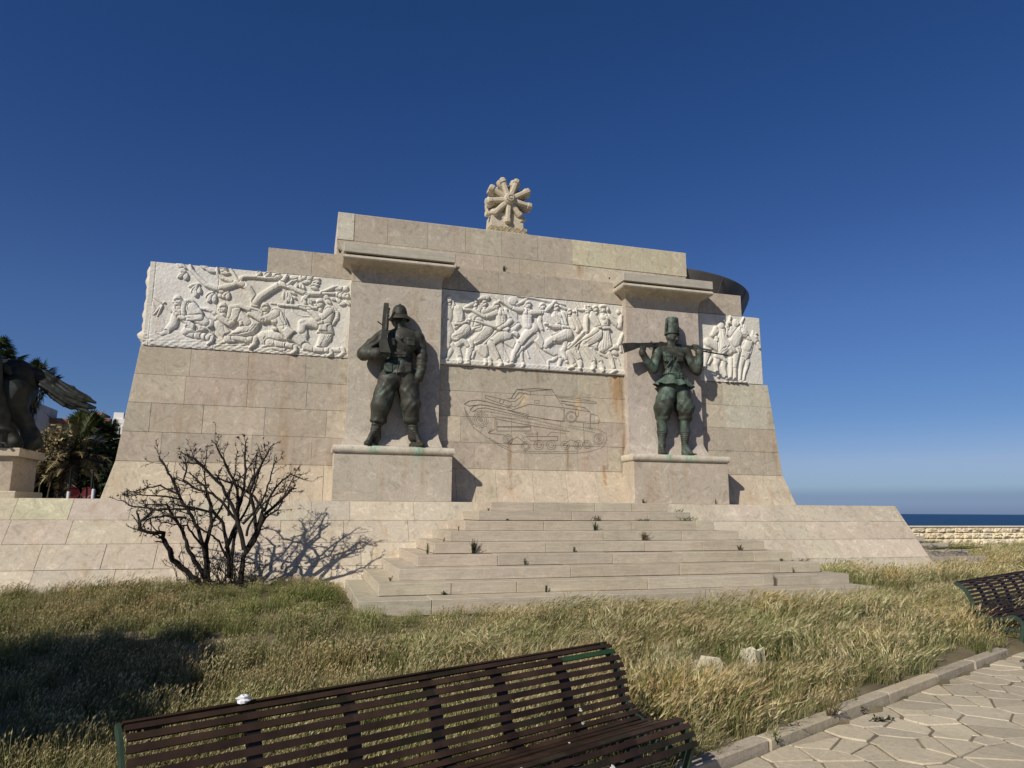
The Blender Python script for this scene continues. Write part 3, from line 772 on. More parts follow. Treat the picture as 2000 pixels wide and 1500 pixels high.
def relief_left():
    r = Relief(-3.11, .66, 3.02, 4.68, YW, .007)
    A = lambda: r.view(260, 500, 7.5, .0100); B = lambda: r.view(460, 520, 7.896, .0100)
    A(); r.poly([(290, 640), (330, 760), (440, 900), (480, 1030), (640, 1090), (900, 1200), (1200, 1260), (1200, 1360), (200, 1300), (240, 900)], .012, .004, .1, 0)
    # --- tree
    B(); LM = [(290, 650), (295, 560), (270, 470), (200, 340), (110, 270), (40, 230)]
    r.L(LM, [62, 62, 58, 56, 52, 42], .02, .05)
    r.L([(90, 270), (85, 190), (150, 165), (300, 170), (440, 190), (620, 195)], [40, 34, 28, 26, 22, 14], .018, .04)
    r.L([(310, 560), (370, 480), (500, 395), (620, 320), (700, 275), (790, 150)], [52, 56, 50, 48, 46, 26], .022, .05)
    r.L([(700, 280), (840, 325), (960, 380), (1080, 430), (1300, 432), (1420, 370), (1520, 325), (1660, 335)], [44, 42, 38, 34, 32, 26, 22, 12], .02, .04)
    r.L([(800, 290), (870, 235), (950, 215)], [26, 22, 14], .02, .03)
    r.L([(1350, 425), (1540, 428), (1620, 440)], [24, 22, 12], .02, .03)
    r.L([(1090, 440), (1040, 500), (1090, 590)], [24, 20, 12], .02, .03)
    A(); r.L([(1600, 420), (1520, 400), (1400, 445), (1250, 485), (1080, 435), (960, 325), (860, 215), (835, 120)], [46, 44, 44, 42, 38, 32, 28, 20], .02, .045)
    r.L([(1440, 375), (1300, 330), (1235, 270), (1235, 160)], [30, 26, 20, 14], .02, .03); r.L([(1540, 380), (1480, 270), (1430, 190)], [22, 18, 12], .02, .03)
    for l in [(640, 115, 790, 190, 45), (680, 200, 790, 240, 40), (655, 325, 760, 250, 35), (760, 355, 800, 250, 38), (815, 455, 990, 410, 35), (850, 540, 950, 430, 38),
              (910, 605, 925, 450, 45), (970, 560, 980, 450, 30), (1060, 610, 1190, 520, 35), (1090, 680, 1190, 540, 45), (1180, 690, 1210, 550, 35), (990, 150, 1150, 200, 40),
              (1060, 190, 1230, 245, 40), (1270, 220, 1400, 225, 35), (1270, 170, 1390, 190, 30), (1290, 260, 1430, 255, 28), (1250, 520, 1360, 545, 30), (1250, 595, 1350, 590, 30),
              (1310, 625, 1405, 520, 38), (1370, 645, 1415, 540, 30)]: r.leaf(*l)
    B()
    for l in [(320, 110, 400, 90, 30), (330, 160, 400, 90, 30), (440, 130, 550, 90, 30), (450, 170, 540, 110, 26), (560, 165, 690, 110, 32), (600, 180, 720, 150, 28), (830, 190, 980, 170, 35), (990, 235, 1015, 140, 35),
              (1020, 205, 1095, 155, 35), (1095, 210, 1190, 165, 35), (1190, 215, 1310, 195, 30), (1010, 260, 1180, 235, 35), (1170, 275, 1310, 235, 35), (1140, 310, 1295, 290, 32), (1150, 330, 1280, 350, 30),
              (1060, 365, 1010, 265, 32), (1000, 345, 985, 255, 26), (940, 335, 950, 245, 30), (740, 510, 745, 390, 25), (785, 575, 790, 400, 28), (830, 390, 945, 440, 30), (860, 580, 850, 440, 30), (820, 560, 830, 430, 25),
              (945, 510, 870, 470, 20), (1020, 540, 1130, 440, 38), (1085, 600, 1040, 500, 30), (1175, 590, 1110, 490, 30), (1235, 545, 1120, 510, 30), (1360, 470, 1450, 500, 42), (1400, 520, 1480, 590, 36),
              (1470, 500, 1550, 530, 28), (1530, 365, 1665, 340, 30), (1655, 385, 1735, 310, 38), (1550, 470, 1620, 390, 40), (1590, 490, 1660, 400, 36), (1640, 490, 1745, 420, 45), (1690, 490, 1755, 460, 30),
              (1560, 500, 1640, 600, 36), (1600, 600, 1720, 560, 36), (1690, 520, 1760, 620, 32)]: r.leaf(*l)
    # --- kneeling soldier (right)
    B(); r.L([(1500, 640), (1570, 720), (1565, 800), (1495, 900)], [30, 32, 30, 22], .012, .03)
    for i in range(7): r.G([(1530+i*3, 670+i*32), (1590, 660+i*32)], 5, .007)
    r.L([(1330, 1280), (1560, 1300), (1610, 1290)], [34, 40, 42], .01, .04); r.L([(1650, 1280), (1665, 1330), (1610, 1385)], [42, 34, 20], .012, .04)
    r.L([(1390, 1010), (1380, 1100), (1320, 1200), (1275, 1250)], [120, 105, 75, 45], .012, .06)
    r.fold([(1450, 1060), (1400, 1150), (1320, 1240)], 5, 32, 8, .012); 
    r.L([(1070, 1060), (1050, 1000), (1060, 1160), (1080, 1180)], [52, 56, 44, 38], .014, .045)
    for i in range(5): r.G([(1000, 1055+i*24), (1100, 1065+i*24)], 4, .005)
    r.L([(1350, 930), (1180, 880), (1030, 880), (1020, 990)], [85, 76, 68, 62], .022, .06); r.G([(1090, 930), (1100, 960), (1240, 1020)], 8, .016); r.fold([(1240, 860), (1120, 850), (1010, 900)], 4, 24, 6, .007)
    r.poly([(1245, 1030), (1280, 920), (1300, 830), (1490, 830), (1480, 900), (1510, 1045), (1400, 1060)], .055, .018, .12)
    r.L([(1440, 690), (1410, 790), (1400, 860)], [88, 92, 88], .022, .06)
    r.poly([(1270, 905), (1280, 840), (1350, 840), (1350, 905)], .02, .07, .03, .01); r.poly([(1285, 915), (1415, 905), (1405, 1010), (1275, 1000)], .022, .07, .03, .012); r.G([(1345, 915), (1335, 1005)], 4, .007)
    r.G([(1290, 905), (1480, 880)], 6, .01)
    r.L([(545, 578), (680, 588)], 10, .014, .014); r.L([(665, 600), (860, 615), (1080, 630), (1250, 650)], [22, 28, 32, 22], .018, .03); r.L([(1000, 640), (1160, 690)], [20, 26], .02, .03)
    r.G([(680, 590), (1060, 600)], 5, .008); r.L([(862, 650), (900, 710), (960, 750), (1040, 772), (1130, 772)], 6, .01, .01, 0)
    r.head(1300, 590, 58, -1)
    r.L([(1440, 700), (1360, 780), (1270, 815)], [60, 56, 50], .045, .045); r.L([(1270, 815), (1200, 740), (1140, 690)], [52, 46, 38], .045, .045); r.E((1130, 665), 42, 28, 20, .05, .03)
    for i in range(3): r.G([(1100+i*22, 690), (1115+i*22, 655)], 3, .006)
    # --- third soldier
    r.L([(560, 1250), (700, 1290), (750, 1290)], [36, 28, 22], .01, .03)
    r.L([(830, 1050), (960, 1120), (1080, 1220)], [95, 88, 72], .016, .06); r.L([(1080, 1240), (1200, 1290), (1380, 1300)], [66, 44, 40], .018, .045); r.G([(1195, 1235), (1200, 1325)], 7, .012)
    r.L([(1400, 1295), (1450, 1290)], [46, 42], .02, .045); r.L([(1470, 1300), (1480, 1350), (1420, 1395)], [36, 30, 18], .02, .04)
    r.poly([(280, 1080), (390, 1010), (560, 990), (700, 1030), (780, 1140), (700, 1150), (520, 1250), (400, 1190)], .05, .012, .12)
    r.L([(520, 1180), (620, 1200), (760, 1220)], [66, 54, 44], .02, .05); r.L([(800, 1225), (890, 1240)], [40, 50], .02, .045); r.L([(920, 1250), (930, 1300), (860, 1355)], [38, 32, 20], .022, .04)
    r.fold([(330, 1080), (460, 1180), (600, 1240)], 4, 22, 7, .009); r.fold([(470, 1010), (490, 1090), (440, 1130)], 3, 30, 7, .01); r.G([(600, 1150), (605, 1250)], 8, .014)
    r.L([(620, 720), (690, 830), (740, 960), (810, 1030)], [88, 98, 92, 92], .026, .065)
    r.poly([(710, 1010), (790, 950), (930, 1010), (790, 1150)], .03, .08, .04, .012); r.G([(770, 980), (880, 1060)], 5, .008)
    r.poly([(550, 960), (640, 940), (660, 1010), (580, 1000)], .03, .05, .03, .012); r.poly([(540, 850), (630, 820), (650, 880), (570, 900)], .01, .085, .03, 0); r.G([(640, 950), (780, 920)], 8, .01)
    r.L([(0, 610), (180, 635)], 10, .014, .015); r.L([(0, 612), (330, 660)], 12, .014, .02); r.L([(185, 640), (330, 680), (430, 730)], [22, 32, 34], .02, .035)
    r.L([(610, 680), (700, 760), (770, 900)], [26, 28, 20], .055, .03); 
    r.head(455, 650, 60, -1)
    r.L([(620, 740), (520, 800), (400, 830)], [72, 62, 52], .05, .045); r.L([(400, 830), (300, 770), (220, 740)], [54, 48, 42], .045, .045); r.fold([(600, 760), (500, 830), (400, 850)], 4, 22, 6, .008)
    # --- second soldier
    A(); r.L([(990, 770), (1100, 790), (1210, 850)], [22, 24, 20], .012, .028); r.L([(1130, 1080), (1180, 1020), (1250, 950)], 14, .02, .025)
    r.poly([(1030, 850), (1110, 870), (1230, 930), (1130, 1080), (1020, 1010)], .03, .012, .06); r.poly([(1060, 880), (1120, 950), (1100, 960), (1040, 900)], .015, .04, .02, .01)
    r.L([(1250, 1010), (1320, 1100), (1400, 1190)], [70, 80, 78], .02, .055); r.G([(1330, 1040), (1370, 1180)], 8, .012)
    r.L([(1400, 1210), (1500, 1215), (1650, 1235)], [72, 54, 48], .022, .05)
    B(); r.L([(-20, 1110), (100, 1130), (170, 1150)], [48, 46, 48], .022, .05); r.L([(215, 1130), (290, 1130)], [46, 46], .024, .05); r.L([(310, 1120), (290, 1200), (220, 1265)], [40, 36, 18], .026, .045); r.G([(140, 1090), (150, 1200)], 6, .01)
    r.poly([(-140, 1080), (60, 930), (130, 840), (240, 800), (385, 885), (300, 1040), (160, 1080), (-20, 1080)], .06, .024, .14)
    for k in range(4): r.G([(330-k*50, 900+k*20), (240-k*60, 1010+k*12), (40-k*40, 1060)], 7, .009)
    r.L([(-30, 690), (70, 790), (170, 870)], [88, 96, 80], .03, .06)
    r.poly([(60, 870), (110, 850), (120, 920), (60, 940)], .02, .07, .03, .01)
    r.L([(190, 640), (210, 700)], 12, .02, .02); r.L([(220, 690), (330, 720), (400, 760)], [14, 20, 14], .03, .02)
    A(); r.head(1315, 775, 60, -1)
    r.L([(1500, 800), (1480, 900), (1410, 990)], [78, 66, 54], .05, .045); r.L([(1410, 990), (1330, 950), (1250, 900)], [54, 50, 44], .045, .045); r.fold([(1500, 850), (1450, 930), (1400, 980)], 4, 22, 6, .008)
    r.L([(1700, 800), (1560, 740), (1430, 760), (1400, 900)], [26, 32, 34, 28], .045, .03); r.E((1190, 845), 36, 24, 20, .02, .025)
    # --- leading soldier
    r.L([(310, 610), (450, 715), (600, 850)], [12, 12, 16], .014, .016); r.L([(450, 690), (380, 780), (305, 860)], 14, .014, .02); r.L([(435, 715), (400, 790), (360, 885)], 14, .014, .02); r.L([(430, 710), (465, 680)], 10, .02, .02)
    r.L([(660, 790), (620, 900), (590, 1000), (490, 1110)], [60, 56, 58, 48], .014, .045); r.L([(480, 1120), (420, 1150), (350, 1130)], [34, 26, 10], .012, .025); r.G([(470, 1110), (520, 1140)], 6, .01)
    r.L([(800, 1110), (890, 1150), (1060, 1190)], [78, 62, 50], .018, .05); r.G([(910, 1090), (890, 1210)], 9, .016); r.L([(1040, 1180), (1050, 1190)], [52, 52], .02, .045); r.L([(1100, 1200), (1150, 1190)], [44, 38], .022, .045); r.L([(1165, 1200), (1150, 1250), (1090, 1300)], [32, 28, 16], .022, .04)
    r.L([(1120, 1000), (980, 1060), (810, 1080), (770, 1110)], [70, 66, 62, 58], .024, .055); r.fold([(1080, 1040), (930, 1070), (780, 1070)], 4, 20, 6, .009)
    r.L([(1000, 1010), (1100, 1080), (1190, 1160)], 11, .05, .02)
    r.L([(800, 760), (880, 830), (960, 920), (1060, 980)], [95, 105, 90, 66], .026, .065)
    r.L([(650, 780), (720, 850)], [60, 70], .026, .05)
    r.L([(770, 670), (740, 760), (745, 880)], [34, 36, 30], .06, .03); r.L([(780, 670), (860, 660), (920, 720)], [26, 24, 20], .06, .02)
    r.head(655, 670, 62, -1, beard=True)
    r.L([(640, 860), (760, 950), (910, 1060)], [28, 36, 44], .05, .03); r.poly([(880, 1100), (905, 1020), (945, 1040), (925, 1110)], -.03, .03, .02, 0)
    r.L([(880, 760), (960, 850), (985, 910)], [70, 66, 56], .06, .045); r.L([(985, 915), (890, 920), (790, 920)], [52, 46, 42], .06, .04); r.E((720, 915), 60, 34, 12, .06, .035)
    for i in range(4): r.G([(668, 905+i*14), (740, 900+i*18)], 3, .007)
    r.fold([(960, 880), (880, 930), (800, 930)], 3, 22, 6, .008); r.poly([(760, 1000), (800, 1010), (780, 1060), (750, 1040)], .02, .05, .02, .01)
    # rough ground strip
    def rough(X, Z):
        k = sm((3.34-.10*(X+3.1)/3.7-Z)/.12); return k*(.012+.010*np.sin(X*23+3*np.sin(Z*31))*np.sin(Z*37+X*9)+.007*np.sin(X*61)*np.sin(Z*71+X*13))*(np.clip(1-r.H/.03, 0, 1))
    B(); j1 = r.P((765, 700))[0]; A(); j0 = r.P((1230, 700))[0]; jj = r.P((290, 600))[0]
    r.finish('relief_panel', rough, 'left panel carved with crouching riflemen under a leafy tree', joints=(jj, j0, j1))
relief_left()
def relief_mid():
    r = Relief(2.5, 6.74, 3.02, 4.67, YW, .0072)
    Cc = lambda: r.view(855, 560, 8.82, .0118); D = lambda: r.view(1030, 575, 8.826, .0119)
    # figures in the pillar's shade at the far left
    Cc(); r.L([(190, 330), (170, 480), (150, 620)], [60, 80, 70], .004, .04); r.head(190, 230, 50, -1); r.L([(150, 640), (200, 800), (140, 980), (230, 1080)], [75, 80, 60, 45], .004, .045); r.L([(230, 1080), (150, 1250)], [40, 28], .004, .03)
    for k in range(5): r.L([(300+k*38, 120+k*4), (410+k*42, 230+k*6)], 6, .01, .012, 0)
    r.L([(100, 300), (60, 480), (120, 640)], [30, 30, 24], .004, .03)
    # background ranks first
    r.L([(700, 390), (610, 520), (640, 640)], [70, 80, 70], .008, .04); r.L([(780, 430), (900, 380), (960, 370)], [44, 38, 30], .012, .035); r.head(640, 305, 46, -1)
    r.L([(690, 230), (760, 200), (850, 190)], [20, 34, 44], .03, .03); r.L([(600, 290), (520, 340), (410, 400)], [30, 28, 18], .02, .03)
    r.head(800, 300, 42, -1); r.L([(1290, 500), (1300, 640)], [90, 80], .006, .03)
    r.E((1290, 250), 78, 66, 0, .02, .035); [r.G([(1290+math.cos(a)*q, 250+math.sin(a)*q*.8) for a in np.linspace(0, 6.28, 20)], 4, .006) for q in (25, 45, 62)]
    r.L([(900, 150), (1000, 210)], 6, .008, .012, 0); r.L([(1010, 160), (1080, 220)], 6, .008, .012, 0); r.L([(1150, 170), (1220, 230)], 6, .008, .012, 0)
    r.L([(1360, 310), (1440, 270), (1520, 220)], [22, 24, 30], .012, .03)
    r.L([(1190, 940), (1260, 970), (1340, 1040)], [70, 80, 60], .008, .04); r.L([(1430, 1080), (1440, 1220), (1460, 1300)], [34, 28, 28], .008, .03); r.L([(1470, 1320), (1440, 1385)], [30, 20], .01, .03); r.L([(1530, 1110), (1545, 1170), (1570, 1225)], [14, 12, 18], .008, .02)
    r.L([(1060, 1010), (1110, 1140), (1190, 1270)], [68, 58, 44], .01, .04); r.fold([(1060, 1000), (1110, 1130), (1190, 1270)], 5, 24, 7, .01)
    # second man: trousers and legs
    r.L([(860, 740), (760, 830), (640, 930)], [90, 84, 72], .014, .055); r.L([(560, 960), (560, 1060), (525, 1180), (510, 1300)], [60, 56, 44, 30], .012, .04); r.L([(520, 1320), (440, 1345)], [26, 14], .012, .028)
    r.poly([(620, 1060), (700, 1000), (850, 980), (870, 1150), (820, 1240), (740, 1190), (640, 1100)], .03, .01, .06); r.L([(830, 1260), (800, 1350)], [34, 20], .01, .03); r.L([(890, 1250), (890, 1360)], [40, 24], .014, .035)
    r.fold([(850, 780), (720, 880), (620, 960)], 5, 26, 6, .009); r.fold([(520, 1130), (600, 1080), (690, 1050)], 4, 22, 6, .009)
    r.L([(700, 600), (690, 700)], [78, 84], .012, .045); r.L([(560, 760), (620, 720), (720, 690)], [22, 22, 20], .02, .025)
    r.L([(500, 590), (430, 700), (560, 560)], [34, 34, 24], .012, .03)
    # first man, arm raised
    r.L([(255, 250), (268, 300), (290, 360)], [14, 22, 38], .014, .03); r.E((275, 372), 42, 30, 0, .03, .03)
    r.L([(345, 400), (365, 500), (370, 580)], [82, 80, 66], .02, .06); r.fold([(350, 400), (365, 520), (370, 600)], 4, 26, 6, .008)
    r.L([(250, 1010), (330, 1080), (370, 1200), (360, 1310)], [40, 56, 44, 28], .012, .04); r.L([(380, 1250), (380, 1320)], [44, 24], .014, .035); r.L([(330, 1000), (400, 930), (470, 960), (510, 1020)], [50, 56, 44, 34], .016, .04); r.L([(620, 1130), (590, 1220)], [26, 22], .01, .025)
    r.L([(480, 730), (400, 800), (300, 870)], [84, 80, 74], .026, .065); r.fold([(530, 760), (420, 860), (260, 890)], 6, 24, 7, .01)
    r.L([(270, 650), (380, 650), (480, 610)], [20, 22, 20], .05, .02); r.L([(270, 660), (290, 720), (330, 690)], [16, 14, 14], .03, .02)
    # bare-chested rifleman
    r.L([(1000, 780), (920, 880), (800, 980)], [26, 24, 16], .02, .025)
    r.L([(1180, 830), (1060, 870), (900, 980)], [95, 84, 62], .026, .062); r.L([(900, 990), (950, 1070), (1010, 1180), (1050, 1280)], [60, 54, 42, 30], .026, .045); r.L([(1060, 1280), (1080, 1330), (1040, 1395)], [38, 34, 20], .028, .038)
    r.L([(1075, 450), (1080, 560), (1090, 680)], [92, 88, 78], .024, .06); r.E((1060, 470), 44, 40, 0, .07, .02, .008); r.E((1130, 470), 40, 38, 0, .065, .018, .008)
    r.G([(1085, 430), (1075, 560), (1085, 680)], 6, .01); [r.G([(1050, y), (1120, y)], 4, .006) for y in (570, 610, 650)]
    r.L([(985, 460), (880, 500), (790, 515)], [44, 38, 34], .04, .038); r.L([(790, 515), (690, 470), (570, 410), (450, 400)], [34, 28, 24, 22], .035, .03)
    r.L([(495, 572), (700, 615)], [10, 14], .03, .02); r.L([(660, 600), (860, 665), (1040, 715)], [22, 26, 26], .045, .03); r.poly([(1110, 740), (1190, 700), (1385, 800), (1360, 890), (1240, 800), (1100, 770)], .035, .045, .04)
    r.head(1005, 335, 54, -1); r.L([(1170, 420), (1220, 500), (1245, 580)], [48, 44, 40], .04, .04); r.L([(1245, 590), (1170, 660), (1070, 715)], [42, 36, 28], .045, .035); r.E((1050, 735), 42, 32, 0, .06, .03)
    # bent arm of a man behind
    r.L([(1230, 440), (1310, 550), (1390, 650)], [38, 36, 32], .016, .035); r.L([(1390, 660), (1310, 730), (1230, 780)], [34, 38, 30], .018, .035)
    # hero, arms wide
    D(); r.L([(60, 620), (150, 740), (250, 880), (300, 930)], [96, 92, 70, 50], .018, .06); r.L([(300, 940), (420, 1010), (600, 1110)], [48, 42, 28], .018, .04); r.fold([(120, 620), (220, 780), (320, 940)], 4, 34, 6, .007)
    r.L([(140, 900), (240, 1060), (340, 1230)], [12, 10, 9], .008, .012, 0); r.L([(350, 1180), (345, 1270)], [26, 14], .008, .02)
    Cc(); r.L([(1640, 720), (1540, 830), (1420, 960)], [92, 84, 66], .03, .062); r.L([(1370, 1020), (1320, 1130), (1280, 1240), (1260, 1320)], [50, 44, 36, 30], .03, .045); r.L([(1270, 1330), (1200, 1350), (1130, 1370)], [28, 22, 14], .028, .03)
    r.L([(1660, 860), (1560, 940), (1430, 1080), (1340, 1200)], [56, 48, 30, 16], .016, .03)
    r.L([(1540, 450), (1535, 560), (1550, 680)], [88, 80, 72], .03, .06); r.E((1500, 460), 42, 36, 0, .07, .02, .008); r.E((1580, 465), 40, 36, 0, .07, .018, .008); [r.G([(1490, y), (1580, y)], 4, .006) for y in (560, 600, 640)]; r.G([(1530, 480), (1535, 680)], 5, .008)
    r.L([(1450, 410), (1350, 400), (1250, 360)], [40, 38, 34], .04, .04); r.L([(1250, 360), (1160, 300), (1060, 250)], [34, 30, 20], .04, .03)
    D(); r.L([(-180, 30), (100, 70), (300, 115), (640, 180)], [14, 18, 18, 14], .014, .024); r.L([(30, 320), (150, 315), (270, 325)], [50, 44, 38], .04, .042); r.L([(270, 325), (350, 250), (420, 180), (460, 140)], [38, 36, 30, 26], .04, .038); r.E((465, 135), 30, 26, 0, .05, .03)
    Cc(); r.head(1548, 320, 54, -1)
    # right half ranks
    D(); r.head(255, 215, 50, -1); r.L([(330, 400), (400, 520)], [95, 90], .008, .04); r.L([(215, 395), (200, 470), (250, 600)], [38, 36, 26], .012, .035); r.L([(340, 590), (420, 700), (540, 660), (560, 600)], [20, 22, 24, 18], .014, .025); r.poly([(295, 660), (330, 600), (360, 620), (330, 670)], -.012, .012, .01, 0)
    r.L([(640, 820), (650, 900), (600, 980)], [46, 40, 36], .01, .035); r.L([(600, 970), (640, 1060), (660, 1150)], [40, 38, 30], .012, .035); r.E((670, 1160), 30, 26, 0, .012, .03); r.L([(560, 1130), (540, 1220)], [36, 26], .014, .035); r.L([(500, 1080), (430, 1140), (360, 1145)], [30, 24, 12], .012, .028)
    r.L([(700, 1020), (760, 1110), (790, 1190)], [56, 46, 34], .014, .04); r.L([(820, 1210), (760, 1260), (690, 1285)], [30, 24, 18], .016, .03); r.L([(740, 900), (830, 1010), (890, 1110)], [70, 66, 44], .014, .045); r.L([(900, 1160), (910, 1220), (885, 1290)], [38, 36, 22], .018, .038)
    r.head(720, 310, 40, -1); r.head(800, 330, 34, -1); r.L([(760, 440), (820, 560)], [60, 66], .01, .035); r.L([(800, 380), (880, 560), (850, 640)], [56, 58, 30], .018, .03); r.G([(800, 380), (870, 520), (900, 620)], 6, .009); r.L([(835, 250), (845, 350)], [12, 14], .02, .02)
    r.L([(640, 330), (650, 450)], [44, 40], .01, .03); r.L([(560, 210), (650, 250)], [26, 30], .02, .03)
    for a in ((810, 150, 860, 230), (860, 150, 900, 230), (930, 160, 960, 215), (980, 160, 1010, 220), (1050, 180, 1100, 290)): r.L([(a[0], a[1]), (a[2], a[3])], 7, .008, .012, 0)
    # runner with belt
    r.L([(500, 370), (560, 470), (620, 560)], [84, 80, 72], .026, .06); r.E((470, 390), 42, 38, 0, .06, .02, .008); r.E((545, 380), 40, 38, 0, .06, .02, .008); r.G([(500, 400), (590, 550)], 5, .008); r.L([(600, 330), (630, 430), (650, 520)], [36, 36, 30], .03, .04)
    r.L([(680, 680), (560, 740), (420, 790)], [100, 84, 62], .03, .062); r.L([(390, 800), (330, 850), (300, 900)], [58, 54, 46], .028, .045); r.poly([(440, 820), (500, 820), (460, 860)], .015, .012, .01, .01); r.fold([(660, 760), (540, 790), (420, 830)], 4, 22, 5, .006)
    r.L([(575, 565), (640, 570), (700, 580)], [24, 26, 22], .07, .02); r.head(490, 240, 50, -1)
    r.L([(450, 390), (520, 480), (530, 550)], [46, 46, 42], .05, .042); r.L([(530, 560), (430, 560), (330, 520)], [42, 36, 28], .05, .036); r.E((320, 515), 36, 26, 20, .055, .028)
    # curly headed runner
    r.L([(1130, 690), (1070, 820), (1020, 900)], [50, 50, 46], .012, .03); r.L([(1190, 880), (1080, 920), (1070, 960)], [64, 60, 56], .014, .045); r.L([(1090, 960), (1190, 1060), (1250, 1150)], [56, 54, 44], .014, .045); r.L([(1260, 1190), (1290, 1250), (1275, 1330)], [34, 42, 24], .016, .038); r.fold([(1100, 960), (1180, 1050), (1250, 1150)], 4, 22, 6, .009)
    r.L([(1230, 690), (1120, 770), (980, 860)], [92, 84, 66], .03, .062); r.L([(960, 880), (1030, 990), (1110, 1110), (1130, 1160)], [60, 56, 52, 42], .028, .05); r.L([(1130, 1190), (1140, 1240), (1100, 1300)], [34, 38, 22], .028, .038)
    r.fold([(1250, 720), (1110, 800), (960, 880)], 6, 22, 6, .01); r.fold([(980, 920), (1060, 1030), (1120, 1140)], 4, 22, 6, .009); r.L([(900, 830), (850, 920), (850, 1000)], [10, 14, 8], .014, .02)
    r.head(1165, 255, 46, -1); r.L([(1100, 370), (1150, 460), (1210, 560)], [82, 80, 66], .026, .06); r.L([(1190, 585), (1260, 570)], [20, 20], .07, .02); r.L([(1120, 350), (1180, 430), (1230, 540)], 7, .075, .012, 0)
    r.L([(700, 930), (830, 800), (960, 650)], [20, 26, 18], .024, .026); r.L([(745, 940), (900, 810), (960, 770)], [8, 14, 14], .03, .02)
    r.L([(1010, 400), (1000, 500), (1010, 640)], [40, 36, 26], .04, .036); r.L([(1180, 620), (1080, 700), (970, 765)], [46, 38, 26], .045, .038)
    r.head(1030, 280, 50, -1, cap=False); [r.E((990+(i % 4)*28, 215+(i//4)*30), 15, 14, 0, .06, .016, .004) for i in range(12)]; r.L([(970, 270), (900, 275), (860, 265)], [22, 22, 12], .02, .024)
    # right-hand standing man
    r.L([(1480, 1080), (1550, 1110), (1590, 1210)], [18, 18, 12], .008, .02); r.L([(1330, 960), (1420, 925), (1550, 905)], [54, 52, 38], .016, .045); r.L([(1560, 890), (1590, 800), (1640, 680)], [34, 32, 20], .016, .03); r.L([(1590, 900), (1605, 990)], [22, 20], .016, .028); r.E((1500, 1010), 62, 46, 20, .012, .035)
    r.L([(1400, 1030), (1440, 1120), (1480, 1260)], [50, 38, 26], .016, .04); r.L([(1510, 1310), (1450, 1345), (1420, 1365)], [26, 22, 14], .016, .03); r.L([(1200, 1010), (1350, 1080)], [24, 20], .012, .02)
    r.poly([(1285, 615), (1400, 615), (1430, 760), (1465, 900), (1380, 960), (1300, 1010), (1235, 990), (1200, 900), (1270, 780)], .045, .014, .09); [r.G([(1300+i*24, 625), (1250+i*50, 960-i*18)], 5, .011) for i in range(5)]
    r.L([(1320, 410), (1320, 520)], [84, 72], .026, .06); r.E((1290, 420), 40, 34, 0, .065, .02, .008); r.E((1360, 420), 36, 34, 0, .065, .018, .008); r.E((1310, 500), 34, 30, 0, .07, .02, .008); r.L([(1285, 590), (1390, 585)], [26, 26], .06, .025)
    r.L([(1410, 390), (1480, 480), (1560, 560)], [46, 46, 44], .026, .042); r.L([(1570, 560), (1600, 460), (1605, 370)], [44, 36, 26], .026, .04); r.E((1560, 310), 36, 40, 0, .02, .034); r.L([(1410, 350), (1520, 410)], 6, .012, .012, 0)
    r.head(1290, 265, 52, -1); r.poly([(1230, 240), (1240, 190), (1300, 170), (1370, 190), (1395, 260), (1380, 310), (1350, 280), (1340, 235)], .045, .035, .07)
    def rough(X, Z):
        k = sm((3.155-Z)/.025); return k*.05+k*.003*np.sin(X*60)*np.sin(Z*80)
    Cc(); j0 = r.P((1130, 700))[0]; D(); j1, j2 = r.P((655, 500))[0], 7.9
    r.finish('relief_panel', rough, 'centre panel carved with a charging crowd of bare chested fighters', joints=(j0, j1))
relief_mid()
